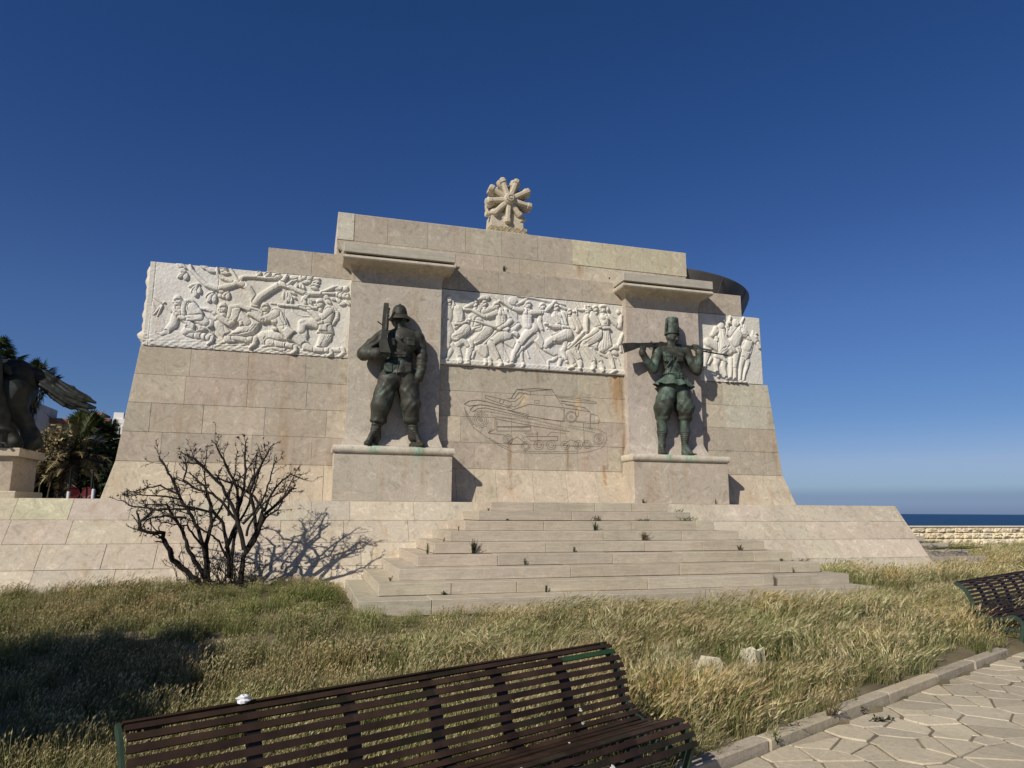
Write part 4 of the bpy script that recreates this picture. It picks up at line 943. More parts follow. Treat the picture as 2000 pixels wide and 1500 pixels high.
def relief_right():
    r = Relief(8.57, 10.37, 3.02, 4.68, YW, .0085); r.view(1355, 600, 9.37, .0133)
    # second horse behind
    r.L([(960, 720), (930, 850), (920, 920)], [100, 92, 74], .01, .06); r.L([(1060, 570), (1000, 650), (960, 740)], [60, 74, 88], .014, .055)
    r.L([(880, 960), (850, 1080), (840, 1200), (830, 1330)], [52, 34, 26, 22], .012, .04); r.L([(980, 990), (960, 1100), (920, 1220), (900, 1330)], [44, 30, 22, 20], .01, .035); r.L([(850, 1370), (880, 1385)], [30, 30], .03, .03)
    r.L([(1090, 550), (1120, 610), (1160, 670)], [72, 66, 44], .02, .05); r.L([(1160, 670), (1190, 740)], [42, 32], .022, .042); r.L([(1070, 500), (1072, 435)], [22, 10], .02, .03); r.L([(1110, 490), (1150, 485)], [20, 12], .02, .03); r.E((1110, 560), 30, 20, 0, .07, .01, .0); r.G([(1110, 640), (1180, 690)], 5, .01); r.L([(1070, 690), (1040, 790), (1020, 860)], 12, .012, .018)
    # rider two
    r.L([(720, 400), (680, 480)], [80, 90], .014, .05); r.L([(905, 190), (880, 250), (840, 320)], [16, 20, 26], .012, .03); r.E((755, 295), 58, 66, 0, .026, .05); r.E((780, 300), 32, 44, 0, .06, .02, .008); r.G([(765, 285), (800, 285)], 5, .012); r.G([(790, 290), (792, 330)], 3, .01); r.fold([(700, 340), (690, 430)], 3, 30, 6, .008)
    # horse one
    r.L([(245, 750), (230, 880), (200, 1000), (180, 1150)], [80, 52, 36, 30], .01, .045); r.L([(310, 930), (250, 1040)], [26, 16], .02, .028)
    r.L([(420, 960), (390, 1050), (405, 1120), (430, 1270)], [60, 44, 32, 24], .014, .045); r.L([(540, 1000), (530, 1090), (550, 1180), (590, 1310)], [50, 44, 28, 24], .014, .045)
    r.L([(680, 960), (670, 1080), (665, 1200), (655, 1310)], [50, 36, 28, 26], .014, .045); 
    r.L([(250, 650), (350, 680), (450, 740), (600, 770), (760, 770)], [90, 92, 98, 108, 108], .016, .07)
    r.L([(760, 830), (740, 1000), (730, 1090), (735, 1310)], [72, 50, 36, 28], .026, .055); r.E((725, 1100), 36, 26, 0, .05, .02, .006)
    for x in (450, 600, 690, 760, 930): r.E((x, 1378), 40, 22, 0, .035, .035)
    r.L([(850, 400), (780, 520), (730, 640)], [66, 92, 108], .026, .065); r.fold([(840, 430), (740, 540), (690, 680)], 4, 40, 8, .006)
    r.L([(890, 420), (920, 500), (970, 560)], [72, 66, 46], .034, .06); r.L([(970, 570), (1005, 600)], [42, 32], .036, .045); r.L([(850, 370), (845, 310)], [22, 10], .04, .03); r.L([(890, 370), (900, 330)], [18, 8], .04, .03); r.E((890, 470), 46, 50, 0, .085, .012, .004); r.G([(940, 540), (1010, 580)], 5, .012); r.G([(900, 400), (930, 400)], 7, .014)
    # rider one: cloak
    r.L([(600, 400), (590, 330), (610, 300)], [30, 28, 30], .04, .035); r.E((625, 290), 42, 36, 0, .05, .04); r.L([(655, 165), (640, 240)], [18, 18], .03, .03); r.L([(590, 400), (588, 520)], [22, 12], .03, .03)
    r.L([(545, 290), (540, 220)], [10, 22], .02, .02)
    r.L([(400, 380), (370, 440), (330, 510), (420, 440)], [42, 40, 30, 30], .03, .035); r.E((325, 515), 34, 34, 0, .035, .035)
    r.L([(390, 570), (400, 620)], [34, 20], .08, .02)
    r.poly([(425, 345), (480, 305), (530, 330), (545, 430), (600, 580), (660, 640), (740, 760), (780, 845), (640, 870), (600, 820), (520, 900), (430, 860), (410, 720), (420, 560), (440, 460)], .07, .04, .16)
    r.E((480, 355), 58, 62, 0, .05, .05, .01)
    for a in ([(500, 400), (540, 560), (640, 680)], [(470, 420), (480, 600), (560, 720), (480, 830)], [(440, 440), (450, 640), (430, 830)], [(540, 470), (620, 620), (740, 800)], [(520, 520), (600, 640), (700, 850)], [(620, 720), (560, 790), (470, 850)], [(600, 740), (500, 760), (440, 850)]): r.G(a, 8, .016)
    r.L([(400, 900), (500, 930), (550, 980)], [44, 46, 34], .03, .04)
    r.finish('relief_panel', None, 'right panel carved with cloaked riders on two horses', joints=())
relief_right()
def relief_side():
    # carving on the left flank seen in profile, standing proud of the corner
    mb = MB(); rr = random.Random(4); zs = np.linspace(3.03, 4.6, 60); 
    def prof(z): return .05+.10*np.exp(-((z-3.1)/.09)**2)+.06*np.exp(-((z-3.75)/.32)**2)+.03*np.exp(-((z-4.2)/.2)**2)+.03*np.exp(-((z-4.55)/.06)**2)+.012*math.sin(z*29)
    V = []; F = []; ys = np.linspace(14.24, 16.5, 30)
    for z in zs:
        for y in ys: V.append((-3.1-prof(z+.18*math.sin(y*5.1))*(.75+.25*math.sin(y*7+z*6))*(1 if y > 14.26 else .0), y, z))
    n = len(ys)
    for i in range(len(zs)-1):
        for j in range(n-1): F.append([i*n+j, (i+1)*n+j, (i+1)*n+j+1, i*n+j+1])
    mb.add(V, F, (.62, .58, .48)); o = smooth_angle(mb.build('relief_panel', MARBLE, mon), 60); o['label'] = 'carved panel on the left flank of the monument'
relief_side()
# ---------------------------------------------------------------- incised tank drawing
def build_tank():
    mb = MB()
    def P(p): return at(880+p[0]/5.5556, 730+p[1]/5.5556, YW)[[0, 2]]
    def line(pts, w=.009):
        w *= .85
        q = np.array([P(p) for p in pts])
        for a, b in zip(q[:-1], q[1:]):
            d = b-a; L = np.linalg.norm(d)
            if L < 1e-5: continue
            n = np.array([-d[1], d[0]])/L*w/2; e = d/L*w*.25
            y = YW-.0052-random.uniform(0, .0006)
            mb.add([(a[0]-e[0]+n[0], y, a[1]-e[1]+n[1]), (a[0]-e[0]-n[0], y, a[1]-e[1]-n[1]), (b[0]+e[0]-n[0], y, b[1]+e[1]-n[1]), (b[0]+e[0]+n[0], y, b[1]+e[1]+n[1])], [[0, 1, 2, 3]])
    def circ(x, y, r, n=28, w=.007, rx=1.0): line([(x+r*rx*math.cos(t), y+r*math.sin(t)) for t in np.linspace(0, 2*math.pi, n)], w)
    def teeth(pts, pitch=11, amp=9, w=.006):
        p = np.array(pts, float); out = []; s = 0
        for a, b in zip(p[:-1], p[1:]):
            d = b-a; L = np.linalg.norm(d); n = np.array([-d[1], d[0]])/L; k = max(1, int(L/pitch))
            for i in range(k):
                out.append(a+d*i/k+n*(amp if s % 2 else -amp*.2)); s += 1
        line(out, w)
    for l, w in [([(720, 170), (665, 250), (650, 268)], .012), ([(720, 170), (910, 160), (1100, 172), (1180, 300), (1230, 370), (1230, 520)], .014), ([(720, 172), (870, 188), (1100, 172)], .01), ([(870, 188), (865, 235)], .008),
                 ([(650, 400), (850, 330), (1220, 368)], .009), ([(600, 365), (650, 400), (840, 440), (838, 472)], .009), ([(600, 365), (650, 350), (700, 362)], .008),
                 ([(148, 330), (200, 295), (290, 285), (380, 300), (520, 340), (660, 372)], .013), ([(148, 330), (200, 352), (260, 340), (330, 335)], .01),
                 ([(210, 392), (250, 350), (320, 335), (400, 345), (600, 390), (840, 460), (1220, 520)], .013), ([(210, 392), (240, 412), (300, 375), (380, 370), (560, 410), (838, 472)], .01),
                 ([(380, 235), (545, 272)], .009), ([(375, 262), (540, 320)], .009), ([(380, 235), (375, 262)], .009), ([(545, 272), (580, 280), (570, 320), (540, 328), (530, 300), (545, 272)], .008), ([(580, 282), (640, 300), (665, 330), (640, 350), (560, 330)], .008),
                 ([(620, 270), (690, 268), (740, 200), (790, 208), (840, 220)], .009), ([(620, 290), (650, 302), (700, 298), (760, 250), (800, 208)], .008), ([(690, 360), (740, 330), (800, 240)], .007), ([(910, 290), (960, 290), (960, 320), (910, 320), (910, 290)], .006),
                 ([(480, 490), (480, 600), (405, 642), (580, 665)], .009), ([(500, 500), (500, 620), (870, 620), (870, 560)], .008), ([(500, 578), (870, 578)], .008), ([(500, 570), (870, 572)], .006), ([(405, 642), (450, 590)], .008),
                 ([(440, 440), (480, 487), (860, 560), (1290, 627)], .009), ([(1240, 335), (1450, 365), (1515, 420), (1515, 590)], .011), ([(1235, 370), (1510, 412)], .008), ([(1520, 440), (1590, 450), (1615, 490), (1603, 542), (1515, 535)], .009), ([(1360, 520), (1515, 540)], .007),
                 ([(1150, 250), (1400, 268), (1580, 308), (1586, 325), (1500, 318), (1200, 300)], .008), ([(1170, 262), (1500, 300)], .006), ([(1190, 290), (1330, 310)], .006), ([(1200, 320), (1340, 340)], .006),
                 ([(620, 740), (720, 685), (830, 765), (640, 765), (620, 740)], .008), ([(1215, 775), (1300, 715), (1390, 745), (1385, 790), (1215, 775)], .008), ([(820, 680), (1160, 680), (1160, 725), (870, 728), (820, 680)], .008),
                 ([(800, 640), (940, 645), (955, 660)], .006), ([(800, 640), (830, 660), (930, 662), (940, 645)], .006), ([(1045, 672), (1090, 632), (1240, 645), (1260, 700)], .006), ([(940, 640), (940, 790)], .007), ([(770, 660), (800, 720)], .007), ([(1440, 540), (1450, 760)], .008)]: line(l, w)
    for x, y, rs in ((325, 500, (65, 45, 22, 10)), (1607, 708, (48, 26, 10)), (620, 712, (52, 34, 12)), (815, 782, (46, 30)), (955, 772, (52, 30)), (1090, 772, (50, 28)), (1242, 777, (46, 26)), (1382, 770, (48, 28, 10)), (1480, 766, (44, 24)), (1308, 468, (62, 50, 14))):
        for q in rs: circ(x, y, q)
    circ(1370, 425, 42, rx=.4)
    teeth([(325+88*math.cos(t), 500+88*math.sin(t)) for t in np.linspace(0, 6.28, 30)]); teeth([(1607+66*math.cos(t), 708+66*math.sin(t)) for t in np.linspace(0, 6.28, 24)])
    tr = [(150, 360), (180, 470), (250, 580), (340, 650), (420, 705), (540, 782), (680, 850), (950, 860), (1350, 860), (1500, 842), (1640, 800), (1692, 720), (1680, 650), (1600, 605), (1450, 588), (1270, 562)]
    teeth(tr, 12, 8); teeth([(420, 690), (540, 765), (640, 800)], 12, 9); teeth([(700, 832), (1000, 842), (1400, 836)], 16, 8)
    teeth([(250, 405), (330, 395), (450, 412), (840, 478), (1240, 575)], 12, 12); teeth([(470, 450), (840, 520), (1240, 600)], 12, 10); teeth([(1270, 575), (1450, 610), (1580, 640)], 12, 10); teeth([(160, 380), (200, 470), (260, 560)], 12, 14)
    o = mb.build('tank_drawing', M_plain('incised_line', (.16, .135, .105), .9, bm=0), mon); o['label'] = 'outline of a small tank incised on the centre wall'
build_tank()
# ================================================================ sculpture by signed distance fields
class SDF:
    def __init__(s, lo, hi, h):
        s.lo = np.array(lo, float); s.h = h; n = np.ceil((np.array(hi)-s.lo)/h).astype(int)+1; s.n = n
        s.X = (s.lo[0]+h*np.arange(n[0], dtype=np.float32))[:, None, None]
        s.Y = (s.lo[1]+h*np.arange(n[1], dtype=np.float32))[None, :, None]
        s.Z = (s.lo[2]+h*np.arange(n[2], dtype=np.float32))[None, None, :]
        s.F = np.full(n, 1.0, np.float32)
    def box_(s, lo, hi):
        a = np.maximum(0, np.floor((np.array(lo)-s.lo)/s.h).astype(int)); b = np.minimum(s.n, np.ceil((np.array(hi)-s.lo)/s.h).astype(int)+1)
        return tuple(slice(int(i), int(max(i, j))) for i, j in zip(a, b))
    def get(s, sl): return s.X[sl[0]], s.Y[:, sl[1]], s.Z[:, :, sl[2]]
    def comb(s, sl, d, k):
        F = s.F[sl]
        if F.size == 0: return
        if k > 0:
            hh = np.clip(.5+.5*(F-d)/k, 0, 1); s.F[sl] = F*(1-hh)+d*hh-k*hh*(1-hh)
        elif k == 0: s.F[sl] = np.minimum(F, d)
    def cap(s, a, b, r1, r2=None, k=.02, sy=1.0, cut=False):
        r2 = r1 if r2 is None else r2; a = np.array(a, float); b = np.array(b, float); R = max(r1, r2)+k+.05
        R3 = np.array([R, R*max(1, 1/sy) if sy < 1 else R*sy, R])
        sl = s.box_(np.minimum(a, b)-R3, np.maximum(a, b)+R3); X, Y, Z = s.get(sl)
        d = b-a; q = 1/sy; l2 = d[0]**2+(d[1]*q)**2+d[2]**2+1e-9
        px, py, pz = X-a[0], (Y-a[1])*q, Z-a[2]
        t = np.clip((px*d[0]+py*d[1]*q+pz*d[2])/l2, 0, 1)
        D = np.sqrt((px-t*d[0])**2+(py-t*d[1]*q)**2+(pz-t*d[2])**2)-(r1+(r2-r1)*t)
        D = (D*min(1, sy)).astype(np.float32)
        if cut: s.F[sl] = np.maximum(s.F[sl], -D)
        else: s.comb(sl, D, k)
    def chain(s, P, r, k=.02, sy=1.0):
        for i in range(len(P)-1): s.cap(P[i], P[i+1], r[i], r[i+1], k, sy)
    def ell(s, c, r, k=.02, R=None, cut=False):
        c = np.array(c, float); r = np.array(r, float); m_ = max(r)+k+.04; sl = s.box_(c-m_, c+m_); X, Y, Z = s.get(sl)
        p = [X-c[0], Y-c[1], Z-c[2]]
        if R is not None: p = [R[0][i]*p[0]+R[1][i]*p[1]+R[2][i]*p[2] for i in range(3)]
        k0 = np.sqrt((p[0]/r[0])**2+(p[1]/r[1])**2+(p[2]/r[2])**2); k1 = np.sqrt((p[0]/r[0]**2)**2+(p[1]/r[1]**2)**2+(p[2]/r[2]**2)**2)+1e-6
        D = (k0*(k0-1)/k1).astype(np.float32)
        if cut:
            F = s.F[sl]; hh = np.clip(.5-.5*(F+D)/max(k, 1e-4), 0, 1); s.F[sl] = F*(1-hh)-D*hh+k*hh*(1-hh)
        else: s.comb(sl, D, k)
    def bx(s, c, hsz, rd=.01, k=.01, R=None):
        c = np.array(c, float); m_ = np.linalg.norm(hsz)+k+.04; sl = s.box_(c-m_, c+m_); X, Y, Z = s.get(sl)
        p = [X-c[0], Y-c[1], Z-c[2]]
        if R is not None: p = [R[0][i]*p[0]+R[1][i]*p[1]+R[2][i]*p[2] for i in range(3)]
        q = [np.abs(p[i])-hsz[i]+rd for i in range(3)]
        D = np.sqrt(np.maximum(q[0], 0)**2+np.maximum(q[1], 0)**2+np.maximum(q[2], 0)**2)+np.minimum(np.maximum(q[0], np.maximum(q[1], q[2])), 0)-rd
        s.comb(sl, D.astype(np.float32), k)
    def disp(s, fn, lo=None, hi=None):
        sl = s.box_(lo if lo is not None else s.lo, hi if hi is not None else s.lo+s.h*s.n); X, Y, Z = s.get(sl)
        s.F[sl] = s.F[sl]+fn(X, Y, Z).astype(np.float32)
    def mesh(s, name, mt, parent=None):
        F = np.clip(s.F, -3*s.h, 3*s.h).astype(np.float32); F[0] = F[-1] = 3*s.h; F[:, 0] = F[:, -1] = 3*s.h; F[:, :, 0] = F[:, :, -1] = 3*s.h
        g = openvdb.FloatGrid(3*s.h); g.copyFromArray(F); g.gridClass = openvdb.GridClass.LEVEL_SET
        p, t, q = g.convertToPolygons(isovalue=0.0, adaptivity=0.0)
        V = p.astype(float)*s.h+s.lo
        q = q[:, ::-1] if len(q) else q
        # light Laplacian relax
        Fq = q
        for _ in range(1):
            acc = np.zeros_like(V); cnt = np.zeros(len(V))
            for a, b in ((0, 1), (1, 2), (2, 3), (3, 0)):
                np.add.at(acc, Fq[:, a], V[Fq[:, b]]); np.add.at(acc, Fq[:, b], V[Fq[:, a]]); np.add.at(cnt, Fq[:, a], 1); np.add.at(cnt, Fq[:, b], 1)
            V = V*.5+.5*acc/np.maximum(cnt, 1)[:, None]
        if len(t): F_ = [list(map(int, f)) for f in Fq]+[list(map(int, f[::-1])) for f in t]; return mobj(name, V, F_, mt, parent, smooth=True)
        return mobj(name, V, np.ascontiguousarray(Fq), mt, parent, smooth=True)
def folds(amp, kx, ky, kz, wob=1.0, ph=0.0):
    return lambda X, Y, Z: amp*np.sin(kx*X+ky*Y+kz*Z+ph+wob*np.sin(.37*kx*Z+5*X))*(.6+.4*np.sin(7*Z+3*X))
def face(s, c, sc_, yaw=0.0, pitch=0.0):
    # c = centre of the head, sc_ = head half height; front is -Y
    cy, sy_ = math.cos(yaw), math.sin(yaw); cp, sp = math.cos(pitch), math.sin(pitch)
    def W(x, y, z):
        y, z = y*cp-z*sp, y*sp+z*cp
        return (c[0]+sc_*(x*cy-y*sy_), c[1]+sc_*(x*sy_+y*cy), c[2]+sc_*z)
    s.ell(W(0, .12, .22), (sc_*.72, sc_*.86, sc_*.80), .01)
    s.ell(W(0, -.1, -.25), (sc_*.60, sc_*.66, sc_*.74), .05)
    s.ell(W(0, -.46, -.78), (sc_*.25, sc_*.22, sc_*.2), .05)                       # chin
    for x in (-1, 1):
        s.ell(W(.30*x, -.76, .02), (sc_*.22, sc_*.15, sc_*.13), .03, cut=True)      # socket
        s.ell(W(.29*x, -.64, -.0), (sc_*.12, sc_*.1, sc_*.07), .012)               # eyeball
        s.cap(W(.12*x, -.80, .17), W(.46*x, -.68, .20), sc_*.07, sc_*.06, .03)      # brow
        s.ell(W(.42*x, -.5, -.22), (sc_*.2, sc_*.16, sc_*.15), .05)                # cheek
        s.ell(W(.74*x, .08, -.05), (sc_*.09, sc_*.16, sc_*.24), .02)               # ear
    s.cap(W(0, -.76, .08), W(0, -.98, -.24), sc_*.085, sc_*.12, .02)
    for x in (-1, 1): s.ell(W(.12*x, -.86, -.28), (sc_*.08, sc_*.09, sc_*.07), .02)
    s.cap(W(-.2, -.76, -.46), W(.2, -.76, -.46), sc_*.055, sc_*.055, .02); s.cap(W(-.16, -.75, -.58), W(.16, -.75, -.58), sc_*.06, sc_*.06, .02)
    s.cap(W(-.24, -.86, -.52), W(.24, -.86, -.52), sc_*.022, sc_*.022, 0, cut=True)
def hand(s, wrist, d, side, up, L=.24, curl=.5, spread=.22):
    # d: direction of the palm, side: across the knuckles towards the thumb, up: curl direction
    d = np.array(d, float)/np.linalg.norm(d); side = np.array(side, float)/np.linalg.norm(side); up = np.array(up, float)/np.linalg.norm(up); w = np.array(wrist, float)
    pc = w+d*L*.26; 
    s.cap(w, w+d*L*.40+side*L*.1, L*.13, L*.15, .02); s.cap(w, w+d*L*.40-side*L*.12, L*.13, L*.14, .02)
    for i, f in enumerate((.22, .075, -.07, -.2)):
        ln = L*(.50, .56, .52, .42)[i]; b = w+d*L*.44+side*L*f*1.2
        p1 = b+(d*math.cos(curl*.5)+up*math.sin(curl*.5))*ln*.42; p2 = p1+(d*math.cos(curl*1.6)+up*math.sin(curl*1.6))*ln*.33; p3 = p2+(d*math.cos(curl*2.4)+up*math.sin(curl*2.4))*ln*.25
        s.chain([b, p1, p2, p3], [L*.072, L*.065, L*.058, L*.048], .004)
    t0 = w+side*L*.16+d*L*.12; t1 = t0+(side*.7+d*.7+up*.3)*L*.22; t2 = t1+(d*.9+up*.55)*L*.2
    s.chain([t0, t1, t2], [L*.09, L*.075, L*.055], .008)
# ---------------------------------------------------------------- helmeted soldier
def build_soldier():
    YC = 13.82
    def w(x, y, dy=0.0): return at(640+x/3.408, 560+y/3.408, YC+dy)
    base = at(640+455/3.408, 866, 13.8); base[2] = 1.232
    root = empty('soldier_statue', base); tag(root, 'dark bronze soldier in a sun helmet resting a rifle on his shoulder', 'statue')
    u = .00306
    # trousers, legs and feet, torso, arms and head grow as one figure
    s = SDF((.72, 13.38, 1.2), (2.36, 14.15, 4.2), .0105)
    for sx, hip, knee, ank in ((-1, (400, 640), (354, 790), (338, 905)), (1, (534, 640), (552, 790), (556, 905))):
        H = w(*hip); K = w(*knee, -.04); A = w(*ank, .0)
        s.cap(H, K, 68*u, 63*u, .05, 1.0); s.cap(K, w(ank[0], ank[1]-32, .0), 63*u, 52*u, .04)
        s.ell(w(ank[0], ank[1]-14, .0), (54*u, .15, 24*u), .03); s.cap(w(ank[0]+(-14 if sx < 0 else 8), ank[1]-10), w(ank[0]+(-18 if sx < 0 else 14), ank[1]+40), 32*u, 30*u, .01)
    s.cap(w(425, 590), w(520, 590), 78*u, 78*u, .05, .85)
    lo, hi = (.72, 13.38, 1.55), (2.36, 14.15, 2.62)
    s.disp(folds(.008, 26, 14, 17, 1.6), lo, hi); s.disp(folds(.006, -34, 20, 24, 1.2, 1.0), lo, hi)
    s.disp(lambda X, Y, Z: .010*np.sin(Z*95+9*X)*np.exp(-((Z-1.66)/.07)**2))
    # boots
    for (ax, ay), (tx, ty) in (((322, 925), (268, 1018)), ((568, 935), (628, 1024))):
        A = w(ax, ay, .02); s.cap(A, w(ax+(tx-ax)*.05, 1000, .05), 30*u, 36*u, .01)
        hz = 1.275; heel = np.array([A[0]+(.0), 13.9, hz]); toe = np.array([w(tx, ty, -.25)[0], 13.60, hz])
        s.cap(heel, toe+np.array([0, .05, 0]), .066, .06, .03); s.ell(toe+np.array([0, .03, -.005]), (.068, .115, .05), .04); s.cap(A+np.array([0, -.03, -.05]), toe+np.array([0, .1, .02]), .07, .045, .04)
        s.bx((heel+toe)/2+np.array([0, 0, -.035]), (.062, .17, .018), .01, .01)
        for q in range(5):
            z = A[2]-.03-q*.045; s.cap((A[0]-.035, A[1]-.1-.012*q, z), (A[0]+.035, A[1]-.1-.012*q, z+.014), .009, .009, .004)
    # torso (tunic)
    s.cap(w(497, 350), w(485, 440), 88*u, 78*u, .06, .78); s.cap(w(400, 336, .02), w(590, 336, .02), 46*u, 46*u, .06)
    s.ell(w(440, 378, -.09), (60*u, .1, 52*u), .06); s.ell(w(545, 380, -.09), (60*u, .1, 52*u), .06)
    s.cap(w(482, 470), w(478, 490), 70*u, 74*u, .05, .8)
    s.cap(w(478, 500), w(452, 545, -.01), 74*u, 92*u, .04, .82); s.cap(w(420, 560, -.01), w(505, 568, -.01), 62*u, 62*u, .03, .95)
    s.disp(folds(.0055, 22, 0, 26, 1.4), (.9, 13.4, 2.65), (2.3, 14.1, 3.6))
    # collar, pockets, buttons
    s.cap(w(484, 280), w(486, 318), 31*u, 34*u, .03)
    s.cap(w(455, 300, -.13), w(488, 352, -.23), .016, .014, .012); s.cap(w(525, 300, -.13), w(490, 352, -.23), .016, .014, .012)
    s.bx(w(424, 368, -.205), (.075, .03, .075), .015, .012); s.bx(w(556, 368, -.19), (.078, .03, .075), .015, .012)
    s.bx(w(424, 349, -.225), (.08, .022, .02), .01, .004); s.bx(w(556, 349, -.21), (.082, .022, .02), .01, .004)
    for y in (345, 385, 425, 545): s.ell(w(486, y, -.255), (.017, .014, .017), .002)
    s.cap(w(484, 330, -.24), w(476, 582, -.265), .007, .007, 0, cut=True)
    # hem cut
    # arms
    s.chain([w(372, 334, .02), w(300, 392, .0), w(243, 446, -.05)], [50*u, 50*u, 46*u], .03); s.chain([w(240, 446, -.05), w(290, 448, -.2), w(330, 444, -.27)], [42*u, 40*u, 36*u], .03)
    s.chain([w(600, 345, .02), w(618, 400, .03), w(628, 470, .0)], [46*u, 40*u, 38*u], .03); s.chain([w(628, 470, .0), w(622, 540, -.05), w(606, 602, -.1)], [36*u, 34*u, 31*u], .02)
    s.disp(folds(.009, 40, 0, -34, 1.2), (.7, 13.3, 2.7), (1.35, 14.1, 3.5)); s.disp(folds(.009, 12, 10, 46, 1.8), (1.96, 13.3, 2.4), (2.36, 14.1, 3.5))
    s.cap(w(318, 445, -.25), w(330, 444, -.27), 38*u, 38*u, .0); s.cap(w(606, 596, -.09), w(604, 606, -.1), 33*u, 33*u, .0)
    # hands
    hand(s, w(334, 442, -.28), (1, -.12, .12), (.05, .15, 1), (.35, .93, 0), .31, .55)
    hand(s, w(602, 612, -.11), (-.34, -.1, -1), (-.9, -.45, .2), (-.15, .6, .1), .27, .32)
    # neck and head
    s.cap(w(482, 240, .02), w(484, 292, .03), 26*u, 30*u, .03)
    face(s, w(480, 226, -.02), .168, .12, .12)
    s.mesh('body', BRONZE, root)
    # tunic skirt below the belt, open at the front
    tb = MB(); top = w(481, 478, .0); V = []; F = []; n = 64; m_ = 7
    for i in range(m_):
        t = i/(m_-1); c0 = w(481-18*t, 478+108*t, .0)
        for k in range(n):
            a = 2*math.pi*k/n-math.pi/2+.03; fr = .012*math.sin(a*7)*t
            V.append((c0[0]+(.235+.10*t+fr)*math.cos(a), c0[1]+(.2+.05*t+fr)*math.sin(a)-.012*(1-k/n), c0[2]-.0+.02*t*math.cos(a)))
    for i in range(m_-1):
        for k in range(n): k2 = (k+1) % n; F.append([i*n+k, (i+1)*n+k, (i+1)*n+k2, i*n+k2])
    off = len(V); V += [(top[0]+(x-top[0])*.93, top[1]+(y-top[1])*.93, z) for x, y, z in V]; F += [[q+off for q in f[::-1]] for f in list(F)]
    for k in range(n): k2 = (k+1) % n; F.append([(m_-1)*n+k, off+(m_-1)*n+k, off+(m_-1)*n+k2, (m_-1)*n+k2])
    tb.add(V, F)
    for x, y, dy, sx in ((404, 540, -.215, .085), (535, 540, -.2, .07)):
        tb.box(w(x, y, dy), (sx*2, .05, .17), None, bev=.015); tb.box(w(x, y-26, dy-.02), (sx*2.05, .03, .05), None, bev=.008)
    tb.tube([w(477, 482, -.235), w(458, 584, -.262)], .008, 5)
    tb.build('tunic_skirt', BRONZE, root, smooth=False); smooth_angle(root.children[-1], 40)
    # helmet
    mb = MB(); c = w(479, 188, .0); pr = [(.205, -.06), (.208, -.02), (.205, .03), (.19, .10), (.165, .165), (.12, .215), (.06, .24), (.03, .25), (.03, .268), (.0, .275)]
    n = 36; V = []; F = []
    full = [(.15, -.09), (.25, -.122), (.264, -.116), (.25, -.09), (.212, -.045)]+[(r_*.93, z) for r_, z in pr[1:]]
    full = [(r_*.83, z*.86) for r_, z in full]; pr = [(r_*.83, z*.86) for r_, z in pr]
    for i, (r_, z) in enumerate(full):
        for k in range(n):
            a = 2*math.pi*k/n; fr = max(0, -math.sin(a)); rr_ = r_*(1+(.16*fr if i < 5 else .02*fr)+(.12*max(0, math.sin(a)) if i < 5 else 0)); V.append((c[0]+rr_*math.cos(a)*.96, c[1]+rr_*math.sin(a)*1.08, c[2]+z-(.03*fr if 0 < i < 4 else 0)))
    for i in range(len(full)-1):
        for k in range(n): k2 = (k+1) % n; F.append([i*n+k, i*n+k2, (i+1)*n+k2, (i+1)*n+k])
    mb.add(V, F)
    for k in range(n):
        a = 2*math.pi*k/n
    mb.tube([(c[0]+.165*math.cos(a)*.96, c[1]+.167*math.sin(a)*1.10, c[2]-.018) for a in np.linspace(0, 2*math.pi, 37)], .011, 6)
    for a in (-math.pi/2, math.pi/2, 0, math.pi): mb.tube([(c[0]+r_*.935*math.cos(a)*.96, c[1]+r_*.96*math.sin(a)*1.08, c[2]+z) for r_, z in pr[1:8]], .005, 5)
    mb.add([(c[0]-.025, c[1]-.178, c[2]+.02), (c[0]+.025, c[1]-.178, c[2]+.02), (c[0]+.03, c[1]-.172, c[2]+.085), (c[0], c[1]-.16, c[2]+.11), (c[0]-.03, c[1]-.172, c[2]+.085)], [[0, 1, 2, 3, 4]])
    smooth_angle(mb.build('helmet', BRONZE_D, root), 50)
    # rifle: butt in the hand, action beside the cheek, fore end broken off
    mb = MB(); P0, P1, P2, P3 = w(385, 440, -.38), w(372, 380, -.33), w(378, 290, -.28), w(391, 112, -.22)
    ax = (P3-P1)/np.linalg.norm(P3-P1); sd_ = np.cross(ax, [0, 1, 0]); sd_ /= np.linalg.norm(sd_); fw = np.cross(sd_, ax); R = np.array([sd_, fw, ax]).T
    def prism(secs, col=(1, 1, 1)):
        V = []; 
        for c_, hx, hy in secs: V += [c_-sd_*hx-fw*hy, c_+sd_*hx-fw*hy, c_+sd_*hx+fw*hy, c_-sd_*hx+fw*hy]
        F = [[3, 2, 1, 0]]
        for i in range(len(secs)-1):
            for k in range(4): F.append([i*4+k, i*4+(k+1) % 4, (i+1)*4+(k+1) % 4, (i+1)*4+k])
        F.append([(len(secs)-1)*4+k for k in range(4)]); mb.add(V, F, col)
    prism([(P0, .1, .036), (P1, .085, .036), (P1+(P2-P1)*.5, .055, .032), (P2, .052, .036), (P2+(P3-P2)*.45, .056, .036), (P2+(P3-P2)*.8, .052, .034), (P3, .045, .032)])
    mb.tube([P2+fw*-.02-sd_*.03, P3-sd_*.02], .03, 10)
    q = w(396, 250, -.27); prism([(q-ax*.13, .022, .02), (q-ax*.1, .03, .02), (q+ax*.12, .03, .02), (q+ax*.14, .01, .015)])
